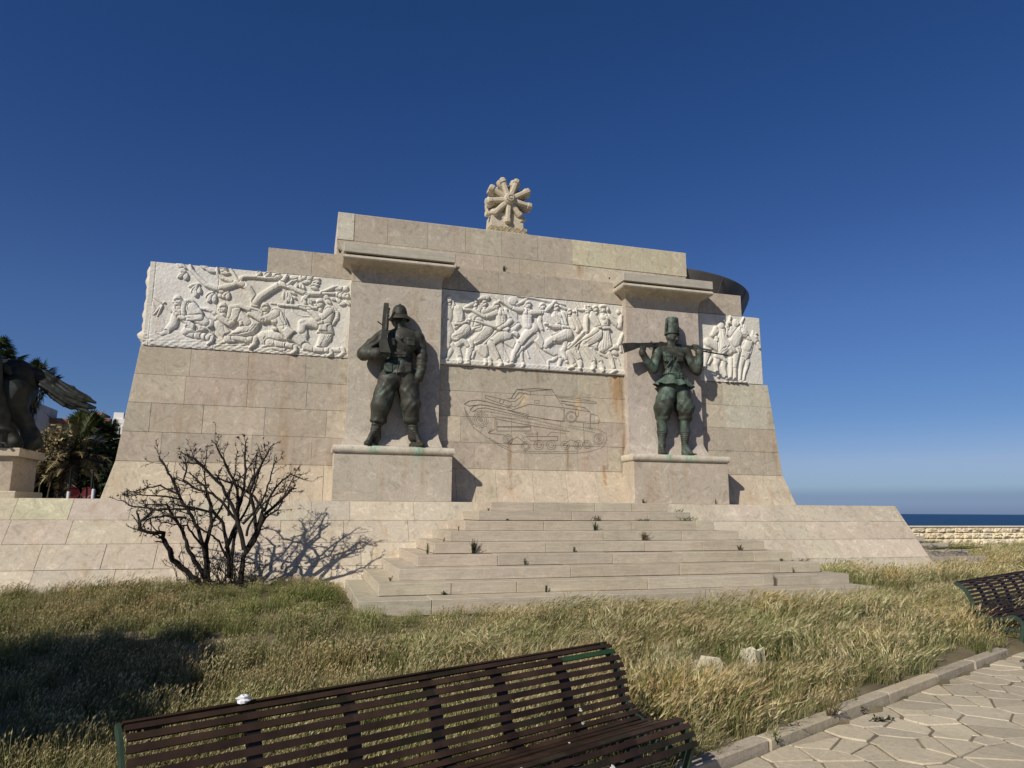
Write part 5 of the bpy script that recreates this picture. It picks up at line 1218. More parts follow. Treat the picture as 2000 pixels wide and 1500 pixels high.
    b = w(355, 248, -.3); mb.tube([w(372, 256, -.27), b, b+np.array([-.05, -.02, .03])], .012, 8); mb.add(*[(lambda c_: ([c_+np.array(v)*.02 for v in ((1, 0, 0), (-1, 0, 0), (0, 1, 0), (0, -1, 0), (0, 0, 1), (0, 0, -1))], [[0, 2, 4], [2, 1, 4], [1, 3, 4], [3, 0, 4], [2, 0, 5], [1, 2, 5], [3, 1, 5], [0, 3, 5]]))(b+np.array([-.06, -.02, .035]))][0])
    for f, e in ((.55, .014), (.68, .01), (.8, .016)): c_ = P2+(P3-P2)*f-sd_*.062; mb.box(c_, (e*2, .03, .05), R)
    smooth_angle(mb.build('rifle', BRONZE_D, root), 35)
    # belt and ammunition pouches
    mb = MB(); c = w(482, 472, 0)
    mb.tube([(c[0]+.238*math.cos(a), c[1]+.192*math.sin(a), c[2]) for a in np.linspace(0, 2*math.pi, 41)], .026, 8, flat=.6)
    for x, y in ((445, 452), (475, 452), (505, 452)): mb.box(w(x, y, -.235), (.085, .06, .1), None, bev=.01); mb.box(w(x, y-10, -.268), (.088, .012, .05), None)
    mb.box(w(480, 476, -.215), (.07, .03, .06), None, bev=.005)
    smooth_angle(mb.build('pouch_belt', BRONZE, root), 40)
build_soldier()
# ---------------------------------------------------------------- soldier in a tall fez
def build_fez():
    YC = 13.84
    def w(x, y, dy=0.0): return at(1180+x/3.1235, 520+y/3.1235, YC+dy)
    def v(x, y, dy=0.0): return at(1210+x/8.823, 610+y/8.823, YC+dy)
    u = .0038
    base = at(1325, 881, 13.8); base[2] = 1.232
    root = empty('soldier_statue', base); tag(root, 'green streaked bronze soldier in a tall fez holding a rifle across his shoulders', 'statue')
    s = SDF((6.75, 13.3, 1.2), (8.75, 14.2, 4.1), .011)
    for hip, knee, ank, ft, toe in (((385, 770), (358, 865), (352, 1075), (352, 1105), (382, 1120)), ((470, 770), (492, 865), (492, 1080), (494, 1108), (556, 1126))):
        s.cap(w(*hip), w(*knee, -.03), 50*u, 54*u, .05); s.cap(w(*knee, -.03), w((knee[0]+ank[0])/2, 915), 54*u, 42*u, .05)
        s.ell(w(knee[0]+2, 925), (42*u, .15, 22*u), .03)
        s.cap(w(ank[0]-2, 945), w(ank[0]+2, 1010, .03), 28*u, 31*u, .01); s.cap(w(ank[0]+2, 1010, .03), w(*ank, .02), 31*u, 20*u, .01)
    lo, hi = (6.8, 13.3, 1.75), (8.7, 14.2, 2.65)
    s.disp(folds(.011, 20, 10, 16, 1.5), lo, hi); s.disp(folds(.008, -28, 16, 20, 1.4, .7), lo, hi)
    s.disp(lambda X, Y, Z: .005*np.sin(Z*150+1.5*X), (6.8, 13.3, 1.32), (8.7, 14.2, 1.74))
    for A, T in ((w(352, 1090, .02), (w(374, 1118, -.25)[0], 13.62)), (w(494, 1095, .02), (w(546, 1122, -.2)[0], 13.60))):
        heel = np.array([A[0]-.01, 13.9, 1.27]); ball = np.array([A[0]*.35+T[0]*.65, 13.72, 1.265]); s.cap(A, heel+np.array([0, -.02, .05]), 20*u, .07, .03); s.cap(heel, ball, .06, .062, .04); s.cap(A, ball+np.array([0, 0, .02]), .06, .04, .04)
        for i in range(5):
            dx = (i-2)*.032; e = np.array([T[0]+dx, T[1]+.0+abs(i-1.6)*.014, 1.262]); s.cap(ball+np.array([dx*.9, 0, 0]), e, .022, .019-.001*i, .008)
    s.cap(w(390, 735), w(465, 735), 50*u, 50*u, .05, .9)
    # torso
    s.cap(v(925, 760), v(925, 860), .235, .225, .05, .74); s.cap(v(730, 668, .02), v(1110, 690, .02), .115, .115, .06)
    s.ell(v(840, 780, -.1), (.13, .085, .12), .06); s.ell(v(1035, 785, -.1), (.13, .085, .12), .06)
    s.cap(v(925, 900), v(925, 1060), .205, .19, .05, .74); s.cap(v(925, 1080), v(925, 1150), .195, .24, .04, .78)
    s.disp(folds(.006, 26, 0, 22, 1.5), (7.1, 13.3, 2.75), (8.4, 14.1, 3.5))
    s.bx(v(835, 790, -.185), (.085, .03, .085), .015, .012); s.bx(v(1040, 790, -.185), (.075, .03, .08), .015, .012); s.bx(v(835, 745, -.2), (.09, .025, .024), .01, .004); s.bx(v(1040, 750, -.2), (.08, .025, .024), .01, .004)
    s.cap(v(1000, 690, -.215), v(790, 960, -.205), .013, .013, .004)
    for y in (660, 740, 820, 900, 980): s.ell(v(935, y, -.215), (.016, .014, .016), .002)
    s.cap(v(860, 560, .03), v(870, 600, .02), .085, .1, .03); s.cap(v(835, 575, -.05), v(910, 590, -.1), .022, .022, .02)
    # arms: elbows down, hands hung over the rifle
    s.chain([v(655, 670, .02), v(625, 830, .0), v(590, 985, -.04)], [.118, .108, .095], .03); s.chain([v(590, 990, -.04), v(480, 840, -.1), v(395, 700, -.14)], [.095, .088, .072], .03)
    s.chain([v(1150, 690, .02), v(1215, 850, .0), v(1330, 1010, -.04)], [.118, .11, .1], .03); s.chain([v(1335, 1010, -.04), v(1368, 880, -.1), v(1372, 700, -.14)], [.1, .095, .078], .03)
    s.disp(folds(.009, 26, 10, 34, 1.8), (6.8, 13.3, 2.85), (7.35, 14.1, 3.5)); s.disp(folds(.009, -30, 10, 30, 1.8), (8.15, 13.3, 2.8), (8.75, 14.1, 3.5))
    s.cap(v(398, 712, -.14), v(392, 690, -.14), .082, .082, 0); s.cap(v(1372, 712, -.14), v(1372, 690, -.14), .085, .085, 0)
    hand(s, v(395, 685, -.15), (.1, -.0, 1), (1, .1, .05), (-.1, .9, .15), .26, .7)
    hand(s, v(1368, 690, -.15), (-.35, 0, 1), (-1, .1, -.1), (.1, .9, .15), .26, .7)
    face(s, v(905, 440, -.0), .172, .38, .16)
    s.mesh('body', BRONZE_T, root)
    # fez
    mb = MB(); c0 = v(903, 385, .01); c1 = v(902, 110, .03); ax = (c1-c0); L = np.linalg.norm(ax); ax /= L
    mb.lathe(c0, [(.168, -.01), (.172, 0), (.163, L*.3), (.152, L*.7), (.145, L*.96), (.138, L), (.06, L*1.015)], 32, axis=ax)
    mb.lathe(c1, [(.012, 0), (.02, .02), (.0, .03)], 10, axis=ax)
    mb.tube([c1, c1+np.array([-.08, -.05, .01]), c1+np.array([-.15, -.07, -.08]), v(800, 220, -.08), v(797, 290, -.08)], [.01, .012, .016, .022, .03], 7)
    smooth_angle(mb.build('fez', BRONZE_M, root), 40)
    # flared tunic skirt
    V = []; F = []; n = 96; top = v(925, 1090); m_ = 8
    for i in range(m_):
        t = i/(m_-1)
        for k in range(n):
            a = 2*math.pi*k/n; wv = math.sin(a*9+.6*math.sin(a*3))*.5+math.sin(a*14+1)*.3
            r_ = .2+.2*t**.9+(.05*wv)*t; rx = r_*1.18; ry = r_*.72
            z = top[2]-.04-.21*t+.035*wv*t-.03*math.cos(a)*t
            V.append((top[0]+rx*math.cos(a), top[1]+ry*math.sin(a), z))
    for i in range(m_-1):
        for k in range(n): k2 = (k+1) % n; F.append([i*n+k, (i+1)*n+k, (i+1)*n+k2, i*n+k2])
    # inner sheet gives thickness
    off = len(V); V2 = [(top[0]+(x-top[0])*.95, top[1]+(y-top[1])*.95, z) for x, y, z in V]; V += V2
    F += [[q+off for q in f[::-1]] for f in list(F)]
    for k in range(n): k2 = (k+1) % n; F.append([(m_-1)*n+k, off+(m_-1)*n+k, off+(m_-1)*n+k2, (m_-1)*n+k2])
    mb = MB(); mb.add(V, F); mb.build('tunic_skirt', BRONZE_G, root, smooth=True)
    mb = MB(); c = v(925, 1070, 0); mb.tube([(c[0]+.215*math.cos(a), c[1]+.165*math.sin(a), c[2]) for a in np.linspace(0, 2*math.pi, 41)], .03, 8, flat=.7)
    for x, y in ((960, 1090), (1010, 1095), (1060, 1092)): mb.box(v(x, y, -.19), (.055, .05, .11), None, bev=.01); mb.box(v(x, y-20, -.216), (.058, .012, .05), None)
    smooth_angle(mb.build('pouch_belt', BRONZE_G, root), 40)
    mb = MB(); mb.tube([v(1165, 1130, -.06), v(1185, 1240, -.08), v(1200, 1480, -.06)], [.03, .03, .018], 8, flat=.5); mb.tube([v(1150, 1080, -.08), v(1165, 1140, -.06)], .02, 8)
    smooth_angle(mb.build('bayonet_scabbard', BRONZE, root), 40)
    # rifle across the shoulders
    mb = MB(); B0, B1, B2, B3, B4, B5 = v(75, 615, -.17), v(320, 570, -.14), v(470, 565, -.10), v(800, 560, .02), v(1280, 612, -.02), v(1870, 745, -.12)
    def sweep(secs):
        V = []; P = np.array([q[0] for q in secs]); T = np.gradient(P, axis=0)
        for (c_, hz, hy), t in zip(secs, T):
            t = t/np.linalg.norm(t); up = np.array([0, 0, 1.0])-t*t[2]; up /= np.linalg.norm(up); sd_ = np.cross(t, up)
            V += [c_-up*hz-sd_*hy, c_-up*hz+sd_*hy, c_+up*hz+sd_*hy, c_+up*hz-sd_*hy]
        F = [[3, 2, 1, 0]]+[[i*4+k, i*4+(k+1) % 4, (i+1)*4+(k+1) % 4, (i+1)*4+k] for i in range(len(secs)-1) for k in range(4)]+[[(len(secs)-1)*4+k for k in range(4)]]
        mb.add(V, F)
    sweep([(B0, .105, .036), (B0+(B1-B0)*.7, .075, .034), (B1, .05, .03), (B2, .05, .034), (B3, .052, .036), (B4, .036, .03)])
    mb.tube([v(440, 545, -.1), v(800, 545, .0), v(1300, 605, -.02), v(1560, 655, -.07)], [.026, .026, .022, .018], 8)
    mb.tube([v(1280, 640, -.03), B5], [.022, .015], 8); mb.tube([v(1560, 690, -.08), v(1560, 640, -.07)], .016, 6); mb.tube([v(1500, 672, -.07), v(1500, 640, -.07)], .02, 6)
    mb.box(v(560, 535, -.09), (.11, .05, .04), None, bev=.005); mb.tube([v(540, 520, -.1), v(560, 495, -.1)], .01, 6); mb.box(v(720, 525, -.02), (.09, .05, .05), None, bev=.005)
    mb.tube([v(500, 600, -.09), v(540, 640, -.08), v(590, 600, -.07)], .009, 6)
    smooth_angle(mb.build('rifle', BRONZE_D, root), 35)
build_fez()
# ---------------------------------------------------------------- aero engine carved in stone
def build_engine():
    c = at(994, 391, 15.0); root = empty('engine_sculpture', (c[0], 15.2, 6.19)); tag(root, 'stone carving of a nine cylinder radial aero engine on top of the monument', 'sculpture')
    STN = (.52, .46, .35)
    mt = M_stone('weathered_carving', stain=0, vein=.5, pit=1.0, bs=.7)
    # rough block
    rr = random.Random(2); s = SDF((3.6, 14.7, 6.1), (4.8, 15.7, 6.7), .014); s.bx((4.19, 15.2, 6.34), (.455, .36, .2), .02, .0)
    s.disp(lambda X, Y, Z: .012*np.sin(X*47+3*np.sin(Z*31))*np.sin(Y*39+Z*43)+.010*np.sin(X*91+Y*17)*np.sin(Z*83)+.006*np.sin(X*150)*np.sin(Z*140+Y*60))
    o = s.mesh('rough_base', M_plain('eroded_stone', (.36, .30, .19), .95, var=.4, sc_=20, bm=.8), root)
    mb = MB(); mb.hexa([(3.79, 15.0, 6.19), (4.62, 15.0, 6.19), (4.62, 15.6, 6.19), (3.79, 15.6, 6.19), (3.84, 15.02, 6.95), (4.58, 15.02, 6.95), (4.58, 15.58, 6.95), (3.84, 15.58, 6.95)], STN)
    mb.lathe((c[0], 15.2, c[2]), [(.44, -.02), (.47, 0), (.47, .3), (.42, .33)], 36, STN, axis=(0, 1, 0))
    smooth_angle(mb.build('carved_block', mt, root), 30)
    # magneto discs at the left
    mb = MB()
    for z, y in ((c[2]-.0, 15.22), (c[2]-.33, 15.2)): mb.lathe((c[0]-.43, y, z), [(.06, 0), (.07, .01), (.07, .09), (.055, .1)], 20, STN, axis=(-1, -.12, 0))
    mb.tube([(c[0]-.45, 15.2, c[2]+.1), (c[0]-.5, 15.2, c[2]-.15), (c[0]-.42, 15.18, c[2]-.4)], .03, 8, STN)
    smooth_angle(mb.build('magneto_housing', mt, root), 40)
    ends = [(910, 180), (1180, 210), (1390, 400), (1430, 680), (1290, 930), (1010, 960), (760, 800), (660, 570), (700, 320)]
    cx, cy = 1080, 545
    for i, (ex, ey) in enumerate(ends):
        P = at(880+ex/9.09, 330+ey/9.09, 15.0); d = np.array([P[0]-c[0], 0, P[2]-c[2]]); L = np.linalg.norm(d); d /= L
        broken = i == 4
        t = np.cross([0, 1, 0], d); R = np.array([t, [0, 1, 0], d]).T; mb = MB(); o_ = np.array([c[0], 15.0, c[2]])
        L = max(L, .42)
        # barrel behind, head, rocker cover and push-rod fairing in front
        a0 = o_+np.array([0, .1, 0])
        mb.lathe(a0, [(.08, .1), (.1, .14)]+sum([[(.108, .16+.022*k), (.122, .167+.022*k), (.108, .176+.022*k)] for k in range(int((L-.3)/.022))], [])+[(.12, L-.12), (.13, L-.1), (.125, L-.02), (.09, L+.01)], 16, STN, axis=d)
        q = o_+np.array([0, -.03, 0]); f = .78 if broken else 1.0
        V = []
        for (r_, hw, hy) in ((.09, .075, .04), (.2, .068, .05), (L*f-.10, .056, .05), (L*f-.09, .08, .07), (L*f-.01, .076, .065), (L*f+.02, .045, .03)):
            p = q+d*r_; V += [p-t*hw+np.array([0, -hy*.2, 0]), p-t*hw*.45+np.array([0, -hy, 0]), p+t*hw*.45+np.array([0, -hy, 0]), p+t*hw+np.array([0, -hy*.2, 0]), p+t*hw+np.array([0, .08, 0]), p-t*hw+np.array([0, .08, 0])]
        F = [[i_*6+k, i_*6+(k+1) % 6, (i_+1)*6+(k+1) % 6, (i_+1)*6+k] for i_ in range(5) for k in range(6)]+[[5*6+k for k in range(6)], [5-k for k in range(6)]]
        mb.add(V, F, STN)
        mb.tube([q+d*.1+t*.055+np.array([0, -.0, 0]), q+d*(L*f-.08)+t*.05], .011, 6, STN)
        for sgn in (-1, 1): mb.lathe(q+d*(L*f-.05)+t*sgn*.05+np.array([0, -.01, 0]), [(.02, -.03), (.024, -.02), (.024, .0)], 8, STN, axis=(0, 1, 0))
        mb.lathe(q+d*.16+np.array([0, -.0, 0]), [(.014, -.045), (.014, 0)], 8, (.2, .17, .12), axis=(0, 1, 0))
        smooth_angle(mb.build('cylinder', mt, root), 35)
    mb = MB(); h0 = (c[0], 15.0, c[2])
    mb.lathe((c[0], 14.95, c[2]), [(.2, .14), (.2, .03), (.185, 0), (.145, -.01), (.142, -.05), (.12, -.085), (.085, -.1), (.082, -.125), (.06, -.13), (.055, -.10), (.036, -.10), (.03, -.14), (.001, -.14)][::-1], 32, STN, axis=(0, 1, 0))
    for k in range(12): a = k*math.pi/6; mb.lathe((c[0]+.1*math.cos(a), 14.85, c[2]+.1*math.sin(a)), [(.008, -.02), (.008, 0.01)], 6, (.3, .26, .2), axis=(0, 1, 0))
    smooth_angle(mb.build('hub', mt, root), 40)
build_engine()
# ---------------------------------------------------------------- horse group at the far left
def build_horse():
    Y0 = 17.0
    def w(x, y, dy=0.0): return at(x/4.546, 660+y/4.546, Y0+dy)          # crop of the far left
    def t(x, y, dy=0.0): return at(60+x/6.816, 760+y/6.816, Y0+dy)
    # plinth
    pr = empty('statue_plinth', (-6.4, 16.6, .18)); tag(pr, 'square pale stone plinth under the bronze horse at the left edge', 'plinth')
    a = at(21, 900, 16.45); x1 = at(21, 945, 16.45)[0]; mb = MB()
    mb.box((x1-.9, 17.1, .65), (1.8, 1.3, .9), None, (.42, .36, .28), bev=.01); mb.build('shaft', STONE, pr)
    mb = MB(); mb.box((x1-.87, 17.07, 1.13), (1.98, 1.44, .17), None, (.48, .42, .32), bev=.01); mb.build('cap_slab', STONE2, pr)
    mb = MB(); mb.box((x1-.86, 17.06, .27), (2.04, 1.5, .17), None, (.50, .44, .33), bev=.02); mb.build('base_block', STONE, pr)
    g = MB()
    for pts in ([(136, 1150), (146, 1120), (154, 1160)], [(139, 1140), (151, 1140)], [(158, 1125), (166, 1122)], [(162, 1124), (162, 1158)], [(180, 1128), (172, 1134), (180, 1145), (170, 1160)],
                [(130, 1245), (134, 1215), (142, 1238), (150, 1212), (152, 1245)], [(166, 1240), (160, 1225), (168, 1218), (172, 1240)], [(180, 1242), (181, 1222), (190, 1218)], [(196, 1240), (192, 1222), (200, 1216), (204, 1236), (196, 1240)], [(222, 1215), (214, 1225), (220, 1245), (226, 1238)], [(232, 1240), (236, 1262), (230, 1300)], [(205, 1060), (206, 1085)], [(160, 1060), (172, 1075)]):
        P_ = []
        for p in pts:
            d = ray(p[0]/4.546, 660+p[1]/4.546); q = d*(x1+.004)/d[0]; P_.append(q)
        g.tube(P_, .006, 4)
    gr = g.build('graffiti', M_plain('scratched_white', (.55, .5, .42), .9, bm=0), pr); 
    root = empty('horse_statue', (x1-.5, 17.1, 1.21)); tag(root, 'dark bronze horse with a long streaming tail, cut by the left edge of the photo', 'statue')
    s = SDF((-10.2, 16.4, 1.2), (-5.2, 17.75, 4.7), .021)
    u = .0027
    s.cap(w(60, 430), w(-260, 400), .56, .60, .15, .75); s.cap(w(90, 440), w(40, 480), .47, .5, .1, .72); s.ell(w(140, 400), (.36, .36, .50), .1); s.cap(w(-260, 400), w(-420, 380), .58, .5, .2, .7)
    # near hind leg
    for dy, ox, oy in ((-.26, 0, 0), (.24, -150, 20)):
        s.chain([w(90+ox, 500+oy, dy), w(110+ox, 640+oy, dy), w(190+ox, 720+oy, dy), w(215+ox, 760+oy, dy)], [.40, .27, .17, .14], .08)
        s.chain([w(215+ox, 760+oy, dy), w(250+ox, 860, dy), w(285+ox, 930, dy)], [.14, .12, .15], .04)
        s.chain([w(285+ox, 930, dy), w(255+ox, 985, dy), w(235+ox, 1015, dy)], [.14, .10, .11], .04)
    s.chain([w(270, 735, -.26), w(310, 840, -.26), w(345, 940, -.26)], [.05, .07, .10], .06)
    for x, dy in ((-560, -.25), (-430, .24)): s.chain([w(x+90, 480, dy), w(x+70, 680, dy), w(x+60, 760, dy), w(x+55, 930, dy), w(x+35, 1010, dy)], [.3, .15, .12, .085, .12], .05)
    s.cap(w(-430, 330), w(-600, 90), .44, .27, .15, .6); s.cap(w(-600, 90), w(-660, -10), .27, .19, .1, .6); s.chain([w(-650, -30), w(-740, 60), w(-800, 130)], [.17, .13, .10], .06); s.ell(w(-690, 20), (.19, .12, .17), .05)
    for dy in (-.07, .07): s.cap(w(-640, -60, dy), w(-632, -105, dy), .045, .015, .02)
    s.chain([w(-560, 130), w(-600, 20), w(-640, -70)], [.09, .09, .05], .06, .4)
    # tail: root, then a flattened streaming mass with strands
    s.chain([w(170, 330), w(300, 318), w(350, 330)], [.12, .095, .11], .06)
    s.disp(lambda X, Y, Z: .006*np.sin(X*30+Z*22)*np.sin(Y*17), None, None)
    s.mesh('body', BRONZE_K, root)
    s = SDF((-6.6, 16.7, 1.9), (-4.2, 17.35, 3.4), .0125)
    mid = [(360, 335), (430, 400), (520, 470)]
    s.chain([w(320, 325), w(370, 350), w(430, 400)], [.10, .15, .19], .05, .6)
    strands = [([(60, -245), (200, -195), (341, -100), (545, 0), (716, 100), (838, 160)], .07), ([(60, -215), (220, -130), (350, -30), (520, 50), (700, 125), (850, 176)], .085), ([(60, -190), (200, -80), (300, 30), (430, 120), (600, 185), (760, 228), (850, 250)], .085), ([(90, -150), (190, -30), (290, 90), (420, 180), (560, 230), (700, 265), (790, 312)], .07), ([(130, -120), (230, -10), (330, 120), (440, 215)], .07), ([(150, -60), (300, 0), (450, 60), (600, 90), (720, 140)], .09)]
    for i, (st, r0) in enumerate(strands):
        m_ = len(st); s.chain([t(x, y, .05*math.sin(i*2.1+k*.5)-.02) for k, (x, y) in enumerate(st)], [r0*(1.0 if k < m_*.6 else max(.18, 1-(k-m_*.6)/(m_*.42))) for k in range(m_)], .012, .7)
    s.disp(lambda X, Y, Z: .006*np.sin((Z*70+X*38)+2.5*np.sin(X*6)))
    s.mesh('tail', BRONZE_K, root)
    mb = MB()
    mb.tube([w(-140, 250, -.3), w(-30, 240, -.40), w(60, 280, -.46), w(95, 330, -.44)], [.1, .11, .1, .04], 10)
    # rolled saddle pack
    smooth_angle(mb.build('saddle_roll', BRONZE_K, root), 60)
    # walking figure beside the horse
    fr = empty('soldier_statue', w(30, 1010, -.62)); tag(fr, 'bronze soldier in laced boots beside the horse, only one leg inside the frame', 'statue')
    s = SDF((-8.2, 15.9, 1.2), (-5.6, 16.8, 3.7), .017)
    dy = -.62
    s.chain([w(-60, 560, dy), w(-10, 700, dy), w(20, 800, dy)], [.22, .19, .15], .05); s.ell(w(25, 815, dy), (.2, .17, .07), .03)
    s.chain([w(15, 830, dy), w(10, 960, dy)], [.11, .1], .02); s.cap(w(0, 985, dy), w(95, 1000, dy-.02), .085, .06, .03); s.bx(w(45, 1018, dy), (.17, .07, .025), .01, .01)
    for q in range(5): s.cap(w(18+q*9, 930+q*9, dy-.11), w(50+q*9, 928+q*9, dy-.09), .014, .014, .006)
    s.chain([w(-120, 560, dy), w(-180, 760, dy), w(-230, 960, dy)], [.22, .16, .1], .05); s.cap(w(-240, 990, dy), w(-160, 1000, dy), .08, .06, .03)
    s.cap(w(-90, 520, dy), w(-120, 200, dy), .24, .27, .08, .7); s.cap(w(-120, 160, dy), w(-120, 90, dy), .1, .09, .05); s.ell(w(-120, 20, dy), (.14, .16, .18), .04); s.ell(w(-120, -30, dy), (.2, .22, .12), .02)
    s.chain([w(-210, 220, dy), w(-250, 400, dy), w(-200, 520, dy)], [.11, .1, .07], .03); s.chain([w(-40, 210, dy), w(-70, 400, dy), w(-120, 480, dy)], [.11, .1, .07], .03)
    s.mesh('body', BRONZE_K, fr)
build_horse()
# ================================================================ benches
BROWN = M_plain('brown_slat_paint', (.046, .027, .018), .55, .0, .5, 5, .35, useattr=True, spec=.22)
GREEN = M_plain('green_frame_paint', (.035, .06, .04), .55, .1, .5, 7, .3, spec=.3)
RIBM = M_plain('dark_rib_paint', (.022, .02, .018), .5, .1, .5, 7, .3)
PROF = [(3.245, -.815), (3.22, -.80), (3.158, -.831), (3.10, -.896), (3.066, -.98), (3.039, -1.082), (2.987, -1.134), (2.918, -1.166), (2.852, -1.17), (2.775, -1.156), (2.683, -1.123), (2.626, -1.139), (2.588, -1.184), (2.565, -1.24)]
def bench_profile(k=6):
    P = np.array(PROF); out = []
    Pe = np.vstack([2*P[0]-P[1], P, 2*P[-1]-P[-2]])
    for i in range(1, len(Pe)-2):
        for j in range(k):
            t = j/k; p0, p1, p2, p3 = Pe[i-1:i+3]
            out.append(.5*((2*p1)+(-p0+p2)*t+(2*p0-5*p1+4*p2-p3)*t*t+(-p0+3*p1-3*p2+p3)*t**3))
    out.append(P[-1]); return np.array(out)
def build_bench(u0, u1, dn, ribs, label, seed, green_at=None):
    root = empty('park_bench', UB*(u0+u1)/2+NB*(2.9+dn)+np.array([0, 0, -1.43])); tag(root, label, 'bench', 'slatted benches along the kerb')
    Q = bench_profile(); Q = Q+np.array([dn, 0]); d = np.hypot(*np.diff(Q, axis=0).T); S_ = np.concatenate([[0], np.cumsum(d)]); L = S_[-1]
    rr = random.Random(seed)
    def W(u, n, z): return UB*u+NB*n+np.array([0, 0, z])
    def atS(s): n = np.interp(s, S_, Q[:, 0]); z = np.interp(s, S_, Q[:, 1]); e = .004; n2 = np.interp(s+e, S_, Q[:, 0]); z2 = np.interp(s+e, S_, Q[:, 1]); n1 = np.interp(s-e, S_, Q[:, 0]); z1 = np.interp(s-e, S_, Q[:, 1]); t = np.array([n2-n1, z2-z1]); t /= np.linalg.norm(t); return n, z, t
    N_ = 21; mb = {True: MB(), False: MB()}; ks = []
    for k in range(N_):
        s = .015+(L-.03)*k/(N_-1); n, z, t = atS(s); nu = np.array([-t[1], t[0]])
        if nu[1] < 0: nu = -nu
        if k > 17 and nu[0] > 0: nu = -nu
        back = n > 3.0+dn
        wv = .0148; th = .0045
        bow = [rr.uniform(-.003, .003) for _ in range(2)]
        segs = [u0, (u0*2+u1)/3, (u0+2*u1)/3, u1]
        us = np.linspace(u0-.0+rr.uniform(-.006, .006), u1+rr.uniform(-.006, .006), 13)
        for a, b in zip(us[:-1], us[1:]):
            def pt(u, sx, sy):
                f = (u-u0)/(u1-u0); o = bow[0]*math.sin(math.pi*f)+bow[1]*math.sin(2*math.pi*f)
                pn = n+t[0]*sx*wv+nu[0]*(sy*th+o); pz = z+t[1]*sx*wv+nu[1]*(sy*th+o); return W(u, pn, pz)
            c = rr.uniform(.75, 1.2); col = (c, c, c)
            if rr.random() < .12: col = (c*.7, c*.95, c*.8)
            if green_at and k in green_at[0] and green_at[1] < (a+b)/2 < green_at[2]: col = (.6, 2.4, 1.6)
            P = [pt(a, -1, -1), pt(b, -1, -1), pt(b, 1, -1), pt(a, 1, -1), pt(a, -1, 1), pt(b, -1, 1), pt(b, 1, 1), pt(a, 1, 1)]
            mb[back].hexa(P, col)
    for bk, nm in ((True, 'backrest'), (False, 'seat')):
        o = mb[bk].build(nm, BROWN, root)
    def strip(u, off, w_, h_, s0, s1, m, name, parent):
        q = MB(); ss = np.linspace(s0, s1, 40); V = []
        for s in ss:
            n, z, t = atS(s); nu = np.array([t[1], -t[0]])
            if nu[1] > 0: nu = -nu
            if s > L*.93 and nu[0] < 0: nu = -nu
            for sx in (-1, 1):
                for hh in (off, off+h_): V.append(W(u+sx*w_/2, n+nu[0]*hh, z+nu[1]*hh))
        F = []
        for i in range(len(ss)-1):
            b = i*4; c = b+4
            F += [[b, c, c+2, b+2], [b+1, b+3, c+3, c+1], [b, b+1, c+1, c], [b+2, c+2, c+3, b+3]]
        F += [[0, 2, 3, 1], [len(V)-4, len(V)-3, len(V)-1, len(V)-2]]
        q.add(V, F); return q.build(name, m, parent)
    for u in ribs: strip(u, .007, .055, .03, .02, L-.02, RIBM, 'rib', root)
    for u in (u0-.012, u1-.045):
        fr = strip(u, -.004, .014, .045, .0, L, GREEN, 'side_frame', root)
        q = MB(); z1, z2 = -1.20, -1.455
        def bar(p, q_, w_, tk):
            a = W(u, *p); b = W(u, *q_); dd = (b-a)/np.linalg.norm(b-a); x = UB; y = np.cross(dd, x); R = np.array([x, y, dd]).T
            return (a+b)/2, (tk, w_, np.linalg.norm(b-a)), R
        c, sz, R = bar((2.585+dn, -1.235), (2.646+dn, -1.455), .045, .03); l = MB(); l.box(c, sz, R, bev=.005); l.build('leg', GREEN, root)
        c, sz, R = bar((3.005+dn, -1.13), (3.05+dn, -1.455), .045, .03); l = MB(); l.box(c, sz, R, bev=.005); l.build('leg', GREEN, root)
        c, sz, R = bar((2.60+dn, -1.29), (3.03+dn, -1.255), .035, .02); l = MB(); l.box(c, sz, R, bev=.004); l.build('stretcher', GREEN, root)
    for u in ribs[1::2]:
        for (a, b) in (((2.60+dn, -1.2), (2.64+dn, -1.455)), ((3.0+dn, -1.14), (3.05+dn, -1.455))):
            A = W(u, *a); B_ = W(u, *b); dd = (B_-A)/np.linalg.norm(B_-A); y = np.cross(dd, UB); l = MB(); l.box((A+B_)/2, (.03, .04, np.linalg.norm(B_-A)), np.array([UB, y, dd]).T, bev=.004); l.build('leg', RIBM, root)
    return root, atS, W
b1, atS1, W1 = build_bench(.70, 3.40, -.095, [1.17, 1.61, 2.05, 2.47, 2.92], 'long brown slatted bench in the foreground, cut by the bottom of the photo', 5, ((2,), 2.9, 3.5))
b2, _, _ = build_bench(9.66, 12.36, 0, [10.11, 10.56, 11.01, 11.46, 11.91], 'brown slatted bench with green ends by the paving at the right edge', 9)
def splat(name, u, s, r, parent, seed, col=(.75, .74, .7), lift=.008, ln=1.0):
    rr = random.Random(seed); q = MB(); n, z, t = atS1(s); nu = np.array([-t[1], t[0]]); nu = nu if nu[1] > 0 else -nu
    V = []; m_ = 14
    for k in range(m_):
        a = 2*math.pi*k/m_; R = r*rr.uniform(.5, 1.25); du, ds = R*math.cos(a), R*math.sin(a)*ln
        V.append(W1(u+du, n+t[0]*ds+nu[0]*lift, z+t[1]*ds+nu[1]*lift))
    V += [p+(NB*nu[0]+np.array([0, 0, nu[1]]))*.003 for p in V[:]]
    F = [list(range(m_)), [m_+k for k in range(m_)]]+[[k, (k+1) % m_, m_+(k+1) % m_, m_+k] for k in range(m_)]
    q.add(V, F, col); return q.build(name, M_plain('white_dropping', col, .9, bm=0), parent)
splat('bird_dropping', 2.97, .39, .011, b1, 1); splat('bird_dropping', 2.93, .47, .009, b1, 2, (.4, .42, .42)); splat('bird_dropping', 2.71, .60, .006, b1, 3)
